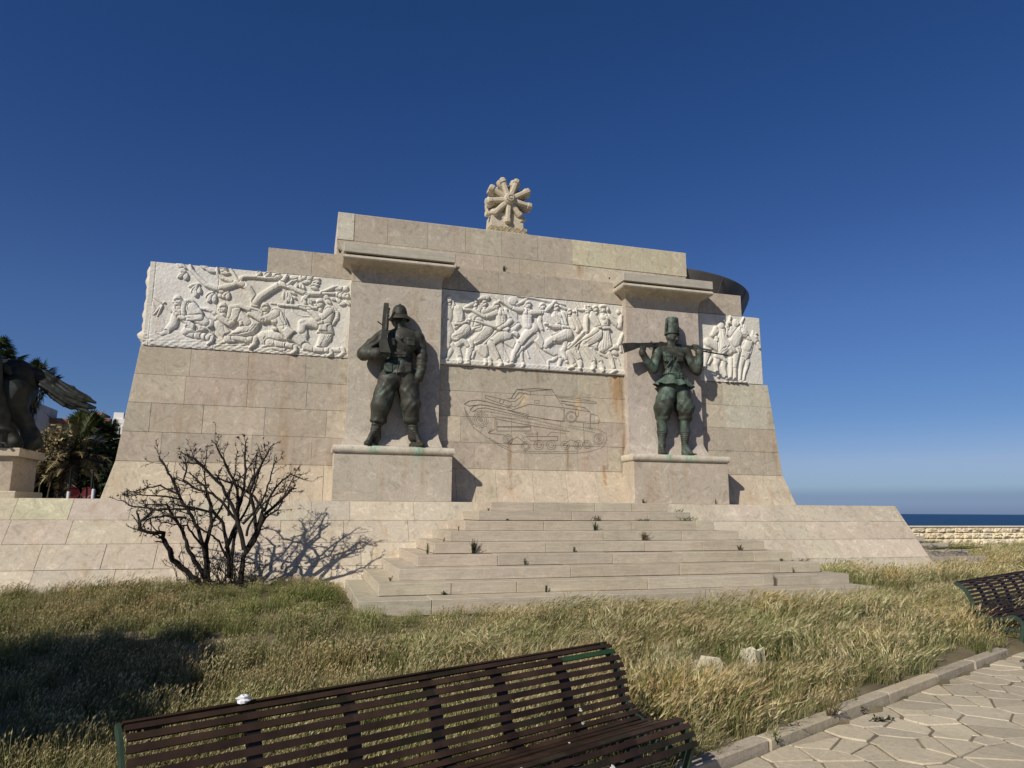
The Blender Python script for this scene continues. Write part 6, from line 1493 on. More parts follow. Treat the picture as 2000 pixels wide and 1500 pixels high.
splat('bird_dropping', 2.72, .93, .02, b1, 4); splat('bird_dropping', 2.75, .965, .016, b1, 5, ln=1.6); splat('bird_dropping', 2.735, 1.02, .012, b1, 6, ln=2.2); splat('bird_dropping', 2.2, .82, .008, b1, 8)
def crumple(p, r, seed, label):
    rr = random.Random(seed); V = []; F = []; nu, nv = 10, 7
    for i in range(nv+1):
        for j in range(nu):
            th = math.pi*i/nv; ph = 2*math.pi*j/nu; R = r*rr.uniform(.6, 1.15); V.append((p[0]+R*math.sin(th)*math.cos(ph)*1.15, p[1]+R*math.sin(th)*math.sin(ph), p[2]+R*math.cos(th)*.75+r*.6))
    for i in range(nv):
        for j in range(nu): j2 = (j+1) % nu; F.append([i*nu+j, (i+1)*nu+j, (i+1)*nu+j2, i*nu+j2])
    o = mobj('crumpled_tissue', V, F, M_plain('white_tissue', (.78, .78, .8), .9, bm=0), origin=p); tag(o, label, 'tissue')
n_, z_, _t = atS1(.03); q_ = W1(1.155, n_, z_); crumple(q_+np.array([0, 0, .004]), .026, 3, 'crumpled white tissue caught on the top slat of the near bench')
# scraps of pale rubble showing in the grass
def rubble(px, py, sz, seed, label):
    p = atz(px, py, -1.25); rr = random.Random(seed); g = float(gz(p[0], p[1])); mb = MB()
    root = empty('broken_slab', (p[0], p[1], g)); tag(root, label, 'rubble')
    V = []; m_ = 11
    for k in range(m_):
        a = 2*math.pi*k/m_; R = sz*rr.uniform(.6, 1.1); V.append((p[0]+R*math.cos(a)*1.3, p[1]+R*math.sin(a)*.8, g+.13+rr.uniform(-.02, .02)))
    V += [(x, y, g-.02) for x, y, z in V[:]]
    mb.add(V, [list(range(m_))]+[[k, m_+k, m_+(k+1) % m_, (k+1) % m_] for k in range(m_)], (.6, .55, .42)); mb.build('slab', MARBLE, root)
    return p
RB = [rubble(1385, 1283, .13, 1, 'larger pale broken slab lying in the grass right of the near bench'), rubble(1468, 1266, .10, 2, 'smaller pale broken slab in the grass, farther right and nearer the steps')]
# ================================================================ bare bush
def build_bush():
    YB = 11.75
    root = empty('bare_bush', (-1.15, YB, gz(-1.15, YB))); tag(root, 'leafless black bush growing from the grass in front of the podium', 'bush')
    bark = M_plain('charred_bark', (.026, .021, .017), .9, var=.5, sc_=20, bm=.6)
    mb = MB(); rr = random.Random(8); tw = MB()
    L = [([(660, 1170), (560, 1060), (440, 970), (430, 900), (385, 830), (385, 770), (290, 765), (200, 750), (210, 690), (270, 640), (300, 600), (400, 590)], .042, -.5),
         ([(720, 1160), (640, 1020), (570, 910), (545, 800), (500, 710), (440, 630), (410, 560), (300, 560)], .036, -.25), ([(700, 1150), (690, 920), (640, 740), (590, 640), (510, 520), (440, 350), (400, 270), (365, 225)], .034, .1),
         ([(720, 1160), (700, 860), (740, 700), (735, 560), (690, 420), (600, 340)], .036, .35), ([(880, 1110), (865, 900), (835, 700), (760, 620), (620, 590), (480, 560)], .034, -.3), ([(855, 890), (930, 700), (940, 450), (850, 260), (800, 160), (770, 100)], .03, .3),
         ([(960, 1150), (980, 950), (1060, 840), (1140, 640), (1230, 560), (1330, 460), (1360, 440)], .042, .2), ([(1000, 920), (960, 760), (900, 560), (820, 420), (700, 290), (620, 220), (540, 180)], .032, -.35), ([(990, 900), (930, 650), (980, 480), (1000, 300), (990, 200), (1000, 90)], .03, .4),
         ([(1020, 880), (1080, 760), (1060, 600), (1030, 450), (1100, 300), (1150, 200), (1190, 125)], .03, -.2), ([(1080, 770), (1130, 590), (1060, 500), (900, 400), (750, 350), (640, 250), (550, 245)], .026, .45), ([(1140, 610), (1180, 500), (1250, 400), (1340, 330), (1430, 370)], .024, .2),
         ([(940, 690), (840, 560), (750, 480), (600, 430), (530, 370), (560, 280), (545, 245)], .024, -.1), ([(560, 660), (400, 650), (280, 660), (205, 740)], .02, -.5), ([(620, 600), (480, 590), (350, 600), (150, 570), (70, 530)], .02, .3), ([(500, 520), (340, 490), (110, 490)], .016, 0.4),
         ([(490, 480), (350, 420), (230, 440), (140, 462)], .016, 0), ([(500, 490), (500, 430), (370, 450)], .014, .1), ([(980, 700), (1060, 620), (1140, 500), (1180, 380), (1220, 240)], .022, -.45), ([(1000, 800), (1040, 680), (1120, 560), (1240, 480), (1350, 440)], .02, -.4),
         ([(930, 560), (1010, 440), (1060, 330), (1080, 190)], .02, .1), ([(870, 640), (880, 470), (920, 330), (930, 190)], .018, .3), ([(760, 620), (700, 500), (690, 330), (705, 160)], .018, .0), ([(1060, 840), (1150, 660), (1240, 590), (1300, 480), (1380, 305)], .02, .5),
         ([(890, 1110), (900, 900), (930, 720), (1000, 610), (1050, 470), (1120, 260)], .03, .5), ([(740, 700), (830, 560), (900, 400), (1000, 320), (1080, 180)], .018, .6), ([(690, 900), (610, 800), (560, 720), (440, 700), (360, 690)], .018, -.6), ([(860, 960), (800, 840), (720, 780), (640, 720), (600, 560)], .018, -.5)]
    def W(x, y, dy): return at(220+x/3.846, 840+y/3.846, YB+dy)
    def grow(p, d, r, ln, depth):
        pts = [p]; q = p.copy(); dd = d/np.linalg.norm(d)
        for i in range(4):
            dd = dd+np.array([rr.gauss(0, .22), rr.gauss(0, .22), rr.gauss(.06, .2)]); dd /= np.linalg.norm(dd); q = q+dd*ln/4; pts.append(q.copy())
        mb.tube(pts, np.linspace(r, r*.55, 5), 5)
        if depth > 0:
            for k in range(rr.choice([1, 2, 2])): a = pts[rr.choice([2, 3, 4])]; nd = dd+np.array([rr.gauss(0, .6), rr.gauss(0, .6), rr.gauss(.1, .5)]); grow(a, nd, r*.6, ln*rr.uniform(.5, .8), depth-1)
        else:
            for k in range(rr.choice([5, 7, 9])):
                nd = dd+np.array([rr.gauss(0, .8), rr.gauss(0, .8), rr.gauss(0, .8)]); nd /= np.linalg.norm(nd); a = pts[rr.choice([2, 3, 4])]; tw.tube([a, a+nd*rr.uniform(.02, .055)], [.005, .002], 3)
    for pl, r0, dep in L:
        n = len(pl); P = []; r0 *= 1.02
        low = pl[0][1] > 1090
        for i, (x, y) in enumerate(pl):
            t = i/(n-1); dy = dep*(t if low else (.35+.65*t)) + .04*math.sin(i*2.3+x*.01); P.append(W(x, y, min(dy, .62 if y < 700 else .35)))
        # subdivide with knobs
        Q = []; R = []
        for i in range(n-1):
            for k in range(3):
                t = k/3; Q.append(P[i]*(1-t)+P[i+1]*t+np.array([rr.gauss(0, .006) for _ in range(3)])); R.append(r0*(1-.68*(i+t)/(n-1))*rr.uniform(.9, 1.12))
        Q.append(P[-1]); R.append(r0*.32); mb.tube(Q, R, 7)
        for i in range(len(Q)//3, len(Q)):
            if rr.random() < .97:
                d = Q[i]-Q[i-1]; nd = d/np.linalg.norm(d)+np.array([rr.gauss(0, .7), rr.gauss(0, .7), rr.gauss(.15, .6)]); grow(Q[i], nd, max(.0058, R[i]*.45), rr.uniform(.08, .22), rr.choice([0, 1, 1, 2]))
            for k in range(3):
                nd = np.array([rr.gauss(0, 1), rr.gauss(0, 1), rr.gauss(0, 1)]); nd /= np.linalg.norm(nd); tw.tube([Q[i], Q[i]+nd*rr.uniform(.02, .06)], [.0055, .002], 3)
        grow(Q[-1], Q[-1]-Q[-2], R[-1]*.8, .07, 0)
    for k in range(60):
        a = np.array([-1.1+rr.gauss(0, .28), YB+rr.gauss(0, .2), -1.1]); grow(a, np.array([rr.gauss(.1, .7), rr.gauss(0, .6), 1.0]), .007, rr.uniform(.2, .45), 1)
    smooth_angle(mb.build('branches', bark, root), 60); tw.build('twigs', bark, root)
build_bush()
# ================================================================ sea wall
def build_seawall():
    root = empty('sea_wall', (26, 22.5, -1.3)); tag(root, 'low cream wall of rough split blocks between the grass and the sea', 'wall')
    rr = random.Random(6); V = []; F = []; cols = []; r = np.random.default_rng(5); z0 = -1.5; hs = [.3, .245, .235, .2]; x_end = 46
    y = 22.5; zz = z0
    for ci, h in enumerate(hs):
        x = 14.5+rr.uniform(-.5, 0)
        while x < x_end:
            w = rr.uniform(.35, .75); nx, nz = 9, 6; b = len(V)
            gx = np.linspace(0, 1, nx); gz_ = np.linspace(0, 1, nz); N_ = r.normal(size=(nz, nx))
            N_ = (N_+np.roll(N_, 1, 0)+np.roll(N_, 1, 1)+np.roll(N_, -1, 1))/3
            c = np.array([.74, .65, .46])*rr.uniform(.85, 1.12)*np.array([1, rr.uniform(.96, 1.02), rr.uniform(.9, 1.05)])
            for i in range(nz):
                for j in range(nx):
                    e = min(gx[j], 1-gx[j])*w; f = min(gz_[i], 1-gz_[i])*h; pil = .07*min(1, e/.06)**.5*min(1, f/.05)**.5
                    V.append((x+gx[j]*w*.985, y-pil-(.030*N_[i, j] if pil > .01 else 0), zz+gz_[i]*h*.975))
            for i in range(nz-1):
                for j in range(nx-1): F.append([b+i*nx+j, b+i*nx+j+1, b+(i+1)*nx+j+1, b+(i+1)*nx+j]); cols.append(c)
            x += w
        zz += h
    o = mobj('rough_blocks', V, F, M_stone('split_limestone', stain=.2, vein=.6, pit=1, bs=.9), root, cols)
    mb = MB(); x = 14.5
    while x < x_end: w = rr.uniform(.8, 1.2); mb.box((x+w/2, 22.68, zz+.03), (w-.01, .5, .06), None, (.7, .63, .48), bev=.01); x += w
    mb.build('coping', MARBLE, root); mb = MB(); mb.box((30, 22.7, -1.5+.49), (31, .36, .97), None, (.5, .42, .3)); mb.build('core', DARKJ, root)
build_seawall()
# ================================================================ background at the left
def quads(P, U_, V_, col=None):
    # leaf quads from centres and two half axes
    n = len(P); V = np.stack([P-U_-V_, P+U_-V_, P+U_+V_, P-U_+V_], 1).reshape(-1, 3)
    F = np.arange(n*4).reshape(n, 4); return V, F
def rnd_dirs(n, r): v = r.normal(size=(n, 3)); return v/np.linalg.norm(v, axis=1)[:, None]
LEAF_DARK = M_leaf('dark_leaf', (.012, .022, .008), (.035, .055, .018), .15, 2.0)
LEAF_GREEN = M_leaf('palm_leaf', (.03, .05, .018), (.07, .09, .03), .2, 1.5)
LEAF_DRY = M_leaf('dry_frond', (.22, .18, .10), (.38, .32, .19), .2, 2.0)
TRUNK = M_plain('palm_trunk', (.09, .07, .045), .95, var=.6, sc_=9, bm=.8)
def foliage(name, blobs, n, size, seed, mt, parent, tones=((.6, 1.4))):
    r = np.random.default_rng(seed); P = []; 
    w = np.array([b[1][0]*b[1][1]*b[1][2] for b in blobs])**.67; w = w/w.sum()
    for (c, rad), k in zip(blobs, (w*n).astype(int)):
        d = rnd_dirs(k, r); q = r.random(k)**.45; lump = 1+.22*np.sin(d[:, 0]*5+c[0])*np.sin(d[:, 2]*6+c[1])
        P.append(np.array(c)+d*q[:, None]*np.array(rad)*lump[:, None])
    P = np.vstack(P); n = len(P); a = rnd_dirs(n, r); b = np.cross(a, rnd_dirs(n, r)); b /= np.linalg.norm(b, axis=1)[:, None]+1e-9
    s_ = size*r.uniform(.5, 1.3, n)[:, None]; V, F = quads(P, a*s_, b*s_*.5)
    cl = r.uniform(tones[0], tones[1], n); cols = np.stack([cl, cl*r.uniform(.92, 1.05, n), cl*.9], 1)
    return mobj(name, V, F, mt, parent, cols)
def build_hedge():
    root = empty('hedge', (-9, 28.5, -1.2)); tag(root, 'dark tangled hedge behind the left end of the podium', 'hedge')
    r = random.Random(2); bl = []
    for i in range(26): x = -14.5+i*.42; bl.append(((x, 28.4+r.uniform(-.3, .3), .15+r.uniform(-.1, .15)), (.75, .8, 1.45+r.uniform(-.25, .25))))
    for i in range(9): x = -7.9+i*.33; bl.append(((x, 29.5, 1.4+.15*i), (.7, .6, .8)))
    foliage('crown', bl, 26000, .075, 3, LEAF_DARK, root, (.4, 1.3))
    mb = MB(); 
    for i in range(8): x = -13.5+i*1.3; mb.tube([(x, 28.6, -1.4), (x+.1, 28.5, -.4), (x-.1, 28.6, .9)], [.07, .05, .02], 6)
    mb.build('stems', TRUNK, root)
build_hedge()
def date_palm(x, y, zg, zc, R, n, seed, label, drymix):
    root = empty('date_palm', (x, y, zg)); tag(root, label, 'palm tree'); rr = random.Random(seed)
    mb = MB(); pts = [(x+.05*math.sin(k), y, zg+(zc-zg)*k/8) for k in range(9)]; mb.tube(pts, [.26, .24, .25, .22, .24, .22, .24, .27, .2], 12)
    for k in range(120): a = rr.uniform(0, 6.28); z = zg+(zc-zg)*rr.uniform(.1, 1); mb.tube([(x+.2*math.cos(a), y+.2*math.sin(a), z), (x+.36*math.cos(a), y+.36*math.sin(a), z+.12)], [.05, .02], 4)
    mb.build('trunk', TRUNK, root)
    V = []; F = []; C_ = []; V2 = []; F2 = []; C2 = []
    for i in range(n):
        a = rr.uniform(0, 2*math.pi); el = rr.uniform(-.35, 1.35) if i > n*.25 else rr.uniform(-.9, .2); L = R*rr.uniform(.75, 1.08); dry = (el < .35) or rr.random() < drymix
        d = np.array([math.cos(a)*math.cos(el), math.sin(a)*math.cos(el), math.sin(el)]); p = np.array([x, y, zc]); pts = [p.copy()]; st = 12
        for k in range(st): d = d+np.array([0, 0, -.055-.02*k/st*(1 if el > .5 else 1.6)]); d /= np.linalg.norm(d); p = p+d*L/st; pts.append(p.copy())
        tV, tF, tC = (V2, F2, C2) if dry else (V, F, C_)
        tn = rr.uniform(.6, 1.25)
        for k in range(1, st+1):
            q = pts[k]; t = pts[k]-pts[k-1]; t /= np.linalg.norm(t); sd_ = np.cross(t, [0, 0, 1.0]); sd_ /= np.linalg.norm(sd_)+1e-6; up = np.cross(sd_, t)
            for j in range(3):
                qq = pts[k-1]+(pts[k]-pts[k-1])*(j/3)
                for sg in (-1, 1):
                    ll = L*.19*math.sin(math.pi*min(1, .12+.9*k/st))**.6*rr.uniform(.7, 1.1); dd = sd_*sg*.75+t*.7+up*rr.uniform(.0, .5)+np.array([0, 0, rr.uniform(-.5, .0) if dry else 0]); dd /= np.linalg.norm(dd)
                    w = t*.021; b = len(tV); tV += [qq-w, qq+w, qq+dd*ll]; tF.append([b, b+1, b+2]); c = tn*rr.uniform(.7, 1.2); tC.append((c, c*.97, c*.9))
            b = len(tV); e = sd_*.012; tV += [pts[k-1]-e, pts[k-1]+e, q+e, q-e]; tF.append([b, b+1, b+2, b+3]); tC.append((1.2, 1.1, .8))
    if V: mobj('green_fronds', V, F, LEAF_GREEN, root, C_)
    if V2: mobj('dry_fronds', V2, F2, LEAF_DRY, root, C2)
    return root
def fan_palm(x, y, zg, zc, R, n, seed, label, skirt=True, tr=.17):
    root = empty('fan_palm', (x, y, zg)); tag(root, label, 'palm tree'); rr = random.Random(seed)
    mb = MB(); mb.tube([(x+.04*math.sin(k*1.3), y, zg+(zc-zg)*k/10) for k in range(11)], [tr*1.2]+[tr]*10, 12)
    for k in range(int(60*(zc-zg))): a = rr.uniform(0, 6.28); z = rr.uniform(zg+.2, zc-.2); mb.tube([(x+tr*.9*math.cos(a), y+tr*.9*math.sin(a), z), (x+tr*1.5*math.cos(a), y+tr*1.5*math.sin(a), z+.09)], [.035, .01], 4)
    mb.build('trunk', TRUNK, root)
    V = []; F = []; C_ = []
    for i in range(n):
        a = rr.uniform(0, 2*math.pi); el = rr.uniform(-.5, 1.4); d = np.array([math.cos(a)*math.cos(el), math.sin(a)*math.cos(el), math.sin(el)]); L = R*rr.uniform(.45, .75); c = np.array([x, y, zc])+d*L
        sd_ = np.cross(d, [0, 0, 1.0]); sd_ /= np.linalg.norm(sd_)+1e-6; up = np.cross(sd_, d); fr = R*rr.uniform(.38, .5); tn = rr.uniform(.5, 1.35)
        for k in range(17):
            w = (k/16-.5)*2.6; dd = d*math.cos(w)+sd_*math.sin(w)+up*.12*math.cos(w*2)+np.array([0, 0, -.25*abs(math.sin(w))]); nn = sd_*math.cos(w)-d*math.sin(w); b = len(V); l = fr*rr.uniform(.8, 1.1)
            V += [c, c+dd*l*.6+nn*fr*.055, c+dd*l+np.array([0, 0, -.08*fr]), c+dd*l*.6-nn*fr*.055]; F.append([b, b+1, b+2, b+3]); q = tn*rr.uniform(.8, 1.15); C_.append((q, q, q*.85))
        b = len(V); e = sd_*.015; o = np.array([x, y, zc]); V += [o-e, o+e, c+e, c-e]; F.append([b, b+1, b+2, b+3]); C_.append((.8, .9, .5))
    mobj('green_fronds', V, F, LEAF_GREEN, root, C_)
    if skirt:
        V = []; F = []; C_ = []
        for i in range(520):
            a = rr.uniform(0, 6.28); z = zc-rr.uniform(0, 1)**1.2*R*1.0; r0 = tr*1.1+.28*R*rr.random()*(1-(zc-z)/(R*1.3)); p = np.array([x+r0*math.cos(a), y+r0*math.sin(a), z]); l = rr.uniform(.25, .5)*R; w = rr.uniform(.01, .03)
            t = np.array([-math.sin(a), math.cos(a), 0])*w; b = len(V); e = p+np.array([rr.uniform(-.1, .1)*R, rr.uniform(-.1, .1)*R, -l]); V += [p-t, p+t, e+t*.3, e-t*.3]; F.append([b, b+1, b+2, b+3]); q = rr.uniform(.25, .9); C_.append((q, q*.93, q*.85))
        mobj('dead_frond_skirt', V, F, LEAF_DRY, root, C_)
    return root
ZG = -1.3
p = at(140, 893, 26); date_palm(p[0], 26, ZG, p[2], 1.75, 62, 4, 'spreading date palm with many dry fronds behind the horse plinth', .45)
p = at(168, 856, 29.5); fan_palm(p[0], 29.5, ZG, p[2], 1.2, 46, 7, 'bushy green fan palm just left of the monument', True, .2)
p = at(212, 862, 31); fan_palm(p[0], 31, ZG, p[2], .95, 30, 17, 'dark fan palm partly hidden by the left edge of the monument', True, .2)
p = at(60, 752, 27); fan_palm(p[0], 27, ZG, p[2], .95, 30, 9, 'tall fan palm with a shaggy dead skirt behind the horse', True, .17)
p = at(-14, 708, 30); fan_palm(p[0], 30, ZG, p[2], 1.1, 34, 12, 'tallest fan palm, showing only its crown at the left edge above the horse', False, .2)
def dry_shrub():
    p = at(85, 890, 25.2); root = empty('dry_shrub', (p[0], 25.2, ZG)); tag(root, 'straw coloured withered shrub right of the bronze horse legs', 'shrub')
    foliage('crown', [((p[0], 25.2, p[2]), (.75, .5, .55)), ((p[0]+.3, 25.2, p[2]+.55), (.5, .4, .45)), ((p[0]-.2, 25.3, p[2]-.3), (.6, .5, .4))], 2600, .05, 8, LEAF_DRY, root, (.4, 1.3))
    mb = MB(); [mb.tube([(p[0]+dx*.3, 25.2, ZG), (p[0]+dx, 25.2, p[2])], [.04, .02], 5) for dx in (-.4, 0, .35)]; mb.build('stems', TRUNK, root)
dry_shrub()
# posts and chairs between podium and hedge
def post(px, ptop, psleeve, label, seed):
    Y = 24; a = at(px, 975, Y); t = at(px+2, ptop, Y)[2]; s_ = at(px, psleeve, Y)[2]; root = empty('barrier_post', (a[0], Y, ZG)); tag(root, label, 'post', 'posts in front of the hedge')
    mb = MB(); mb.lathe((a[0], Y, ZG), [(.052, 0), (.052, s_-ZG-.02), (.045, s_-ZG)], 14); smooth_angle(mb.build('white_sleeve', M_plain('white_plastic', (.55, .56, .55), .5, var=.1), root), 40)
    mb = MB(); mb.lathe((a[0], Y, s_), [(.03, 0), (.03, t-s_-.05), (.036, t-s_-.04), (.036, t-s_)], 12); smooth_angle(mb.build('dark_pole', RIBM, root), 40)
post(133, 917, 960, 'white sleeved post with a tall dark pole, left of the two red chairs', 1); post(181, 945, 955, 'white sleeved post with a short dark cap, right of the two red chairs', 2)
def dpole(px, ptop, label):
    Y = 24.6; a = at(px, 975, Y); t = at(px, ptop, Y)[2]; mb = MB(); mb.lathe((a[0], Y, ZG), [(.05, 0), (.034, .05), (.03, t-ZG-.05), (.04, t-ZG-.04), (.035, t-ZG)], 12); o = smooth_angle(mb.build('dark_post', RIBM, origin=(a[0], Y, ZG)), 40); tag(o, label, 'post', 'posts in front of the hedge')
dpole(176, 918, 'slim dark post standing behind the right hand red chair'); dpole(112, 964, 'low dark stub post nearest the horse plinth'); dpole(158, 964, 'low dark stub post standing between the two red chairs')
def chair(px, label, yaw):
    Y = 24.3; a = at(px, 963, Y); root = empty('red_chair', (a[0], Y, ZG)); tag(root, label, 'chair', 'red chairs in front of the hedge')
    RED = bpy.data.materials.get('red_plastic') or M_plain('red_plastic', (.10, .005, .006), .5, var=.15, spec=.5)
    zc = a[2]; R_ = .165; cy, sy_ = math.cos(yaw), math.sin(yaw); X = np.array([cy, sy_, 0]); Yv = np.array([-sy_, cy, 0]); o = np.array([a[0], Y, zc])
    mb = MB(); n = 24
    V = [o+X*R_*math.cos(t)+np.array([0, 0, R_*math.sin(t)*1.05])+Yv*(.03*math.cos(t)**2) for t in np.linspace(0, 2*math.pi, n, endpoint=False)]; V += [v+Yv*.02 for v in V[:]]
    mb.add(V, [list(range(n)), [n+k for k in range(n)][::-1]]+[[k, (k+1) % n, n+(k+1) % n, n+k] for k in range(n)]); mb.tube(V[:n]+[V[0]], .016, 6); mb.build('backrest', RED, root)
    mb = MB(); s0 = o-Yv*.22+np.array([0, 0, -.34]); mb.lathe(s0, [(.2, -.012), (.215, 0), (.2, .014)], 24); mb.build('seat', RED, root)
    for dx, dy in ((-.17, -.17), (.17, -.17), (-.17, .17), (.17, .17)):
        mb = MB(); p0 = s0+X*dx*.8+Yv*dy*.8; mb.tube([p0, (p0[0]+X[0]*dx*.3, p0[1]+Yv[1]*dy*.3, ZG)], .014, 6); mb.build('leg', RED, root)
chair(143, 'round backed red chair beside the taller white sleeved post', .3); chair(169, 'round backed red chair beside the short capped white post', -.4)
# far buildings
def bldg(name, pr, Y, dep, wall, label, windows=(), blocks=(), roof=None):
    x0, x1 = at(pr[0], 900, Y)[0], at(pr[1], 900, Y)[0]; zt = at((pr[0]+pr[1])/2, pr[2], Y)[2]
    root = empty('house', ((x0+x1)/2, Y+dep/2, -2)); tag(root, label, 'building')
    mb = MB(); mb.box(((x0+x1)/2, Y+dep/2, (zt-2)/2), (x1-x0, dep, zt+2), None); mb.build('wall', wall, root)
    if roof: mb = MB(); mb.box(((x0+x1)/2, Y+dep/2-.2, zt+.16), (x1-x0+.5, dep+.8, .34), None, bev=.03); mb.build('roof_edge', roof, root)
    for (a, b, t, bt) in windows:
        wx0, wx1 = at(a, t, Y)[0], at(b, t, Y)[0]; wz1, wz0 = at(a, t, Y)[2], at(a, bt, Y)[2]; cx = (wx0+wx1)/2; cz = (wz0+wz1)/2; w_ = wx1-wx0; h_ = wz1-wz0
        mb = MB()
        for dx, dz, sx, sz in ((-w_/2, 0, .1, h_+.1), (w_/2, 0, .1, h_+.1), (0, -h_/2, w_-.1, .1), (0, h_/2, w_-.1, .1)): mb.box((cx+dx, Y-.04, cz+dz), (sx, .12, sz), None)
        f = mb.build('window', wall, root); g = MB(); g.box((cx, Y-.01, cz), (w_-.1, .03, h_-.1), None); g.build('pane', M_GLASS, f)
    for (a, b, t, bt, m_) in blocks:
        wx0, wx1 = at(a, t, Y)[0], at(b, t, Y)[0]; wz1, wz0 = at(a, t, Y)[2], at(a, bt, Y)[2]; mb = MB(); mb.box(((wx0+wx1)/2, Y+1.6, (wz0+wz1)/2), (wx1-wx0, 3, wz1-wz0), None, bev=.02); mb.build('roof_block', m_, root)
M_GLASS = M_plain('window_glass', (.03, .035, .04), .2, var=.1, bm=0, spec=.5)
M_PINK = M_plain('terracotta_render', (.30, .15, .12), .9, var=.12, sc_=1); M_GREYW = M_plain('grey_render', (.32, .32, .33), .9, var=.12, sc_=1); M_WHITEW = M_plain('white_render', (.78, .76, .72), .85, var=.06, sc_=1)
bldg('a', (50, 132, 826), 60, 10, M_GREYW, 'grey apartment building with a terracotta roof edge behind the palms', [(66, 76, 834, 852), (84, 96, 834, 852), (104, 116, 834, 852), (66, 76, 868, 886), (84, 96, 868, 886)], [(59, 79, 803, 823, M_PINK)], M_PINK)
bldg('b', (150, 205, 824), 72, 10, M_GREYW, 'building whose terracotta roof hut shows above the green fan palm', [(160, 168, 830, 842), (180, 188, 830, 842)], [(180, 199, 804, 822, M_PINK)], M_PINK)
bldg('c', (211, 246, 818), 58, 8, M_WHITEW, 'white house seen beside the upper left edge of the monument', [(219, 226, 838, 852), (232, 238, 834, 850), (219, 226, 872, 886)], [(222, 242, 805, 818, M_WHITEW)])
bldg('d', (-20, 24, 832), 45, 6, M_GREYW, 'plain grey block seen between the legs of the bronze horse', [(-10, -2, 840, 860), (6, 14, 850, 868)])
bldg('e', (24, 40, 778), 55, 6, M_GREYW, 'narrow grey building top seen under the belly of the bronze horse', [(31, 36, 790, 802), (40, 44, 790, 802)])
# shade trees standing outside the frame on the left: their shadows fall in it
def shade_tree(x, y, zc, rad, n, seed, label, size):
    zg = float(gz(x, y)); root = empty('shade_tree', (x, y, zg)); tag(root, label, 'tree'); rr = random.Random(seed); mb = MB()
    mb.tube([(x, y, zg), (x+.1, y, zg+(zc-zg)*.4), (x-.05, y, zc)], [.25, .2, .12], 10)
    for k in range(9): a = k*.7; mb.tube([(x, y, zg+(zc-zg)*.6), (x+rad[0]*.4*math.cos(a), y+rad[1]*.4*math.sin(a), zc), (x+rad[0]*.8*math.cos(a), y+rad[1]*.8*math.sin(a), zc+.3)], [.1, .06, .02], 6)
    mb.build('trunk', TRUNK, root); bl = []
    for k in range(16):
        a = rr.uniform(0, 6.28); q = rr.random()**.5*.62; bl.append(((x+rad[0]*q*math.cos(a), y+rad[1]*q*math.sin(a), zc+rad[2]*rr.uniform(-.4, .4)), (rad[0]*.42, rad[1]*.42, rad[2]*.55)))
    foliage('crown', bl, n, size, seed, LEAF_DARK, root, (.6, 1.4))
shade_tree(-9.12, .80, 5.0, (1.9, 1.75, 1.3), 9000, 31, 'round shade tree beside the lawn, out of frame on the left', .13)
shade_tree(-14.0, 25.0, 2.8, (3.0, 2.6, 2.4), 12000, 33, 'unseen tree added left of the hedge to shade it, out of frame', .24)  # added unseen crown, placed to shade the hedge but not the date palm
# ================================================================ wild barley and weeds
def grass_mat():
    mt = bpy.data.materials.new('wild_barley'); mt.use_nodes = True; nt = mt.node_tree; nt.nodes.clear(); L = nt.links
    out = N(nt, 'ShaderNodeOutputMaterial'); at_ = N(nt, 'ShaderNodeAttribute', attribute_name='Col'); p = pos(nt)
    oi = N(nt, 'ShaderNodeObjectInfo')
    c = mul(nt, at_.outputs['Color'], ramp(nt, noise(nt, p, .55, 3, .6), [(.36, (.84, .95, .74)), (.52, (1, 1, 1)), (.68, (1.14, 1.04, .9))]))
    c = mul(nt, c, ramp(nt, oi.outputs['Random'], [(0, .78), (1, 1.2)]))
    d = N(nt, 'ShaderNodeBsdfDiffuse'); t = N(nt, 'ShaderNodeBsdfTranslucent'); mx = N(nt, 'ShaderNodeMixShader'); mx.inputs[0].default_value = .2
    L.new(c, d.inputs[0]); L.new(c, t.inputs[0]); L.new(d.outputs[0], mx.inputs[1]); L.new(t.outputs[0], mx.inputs[2]); L.new(mx.outputs[0], out.inputs[0]); return mt
GM = grass_mat()
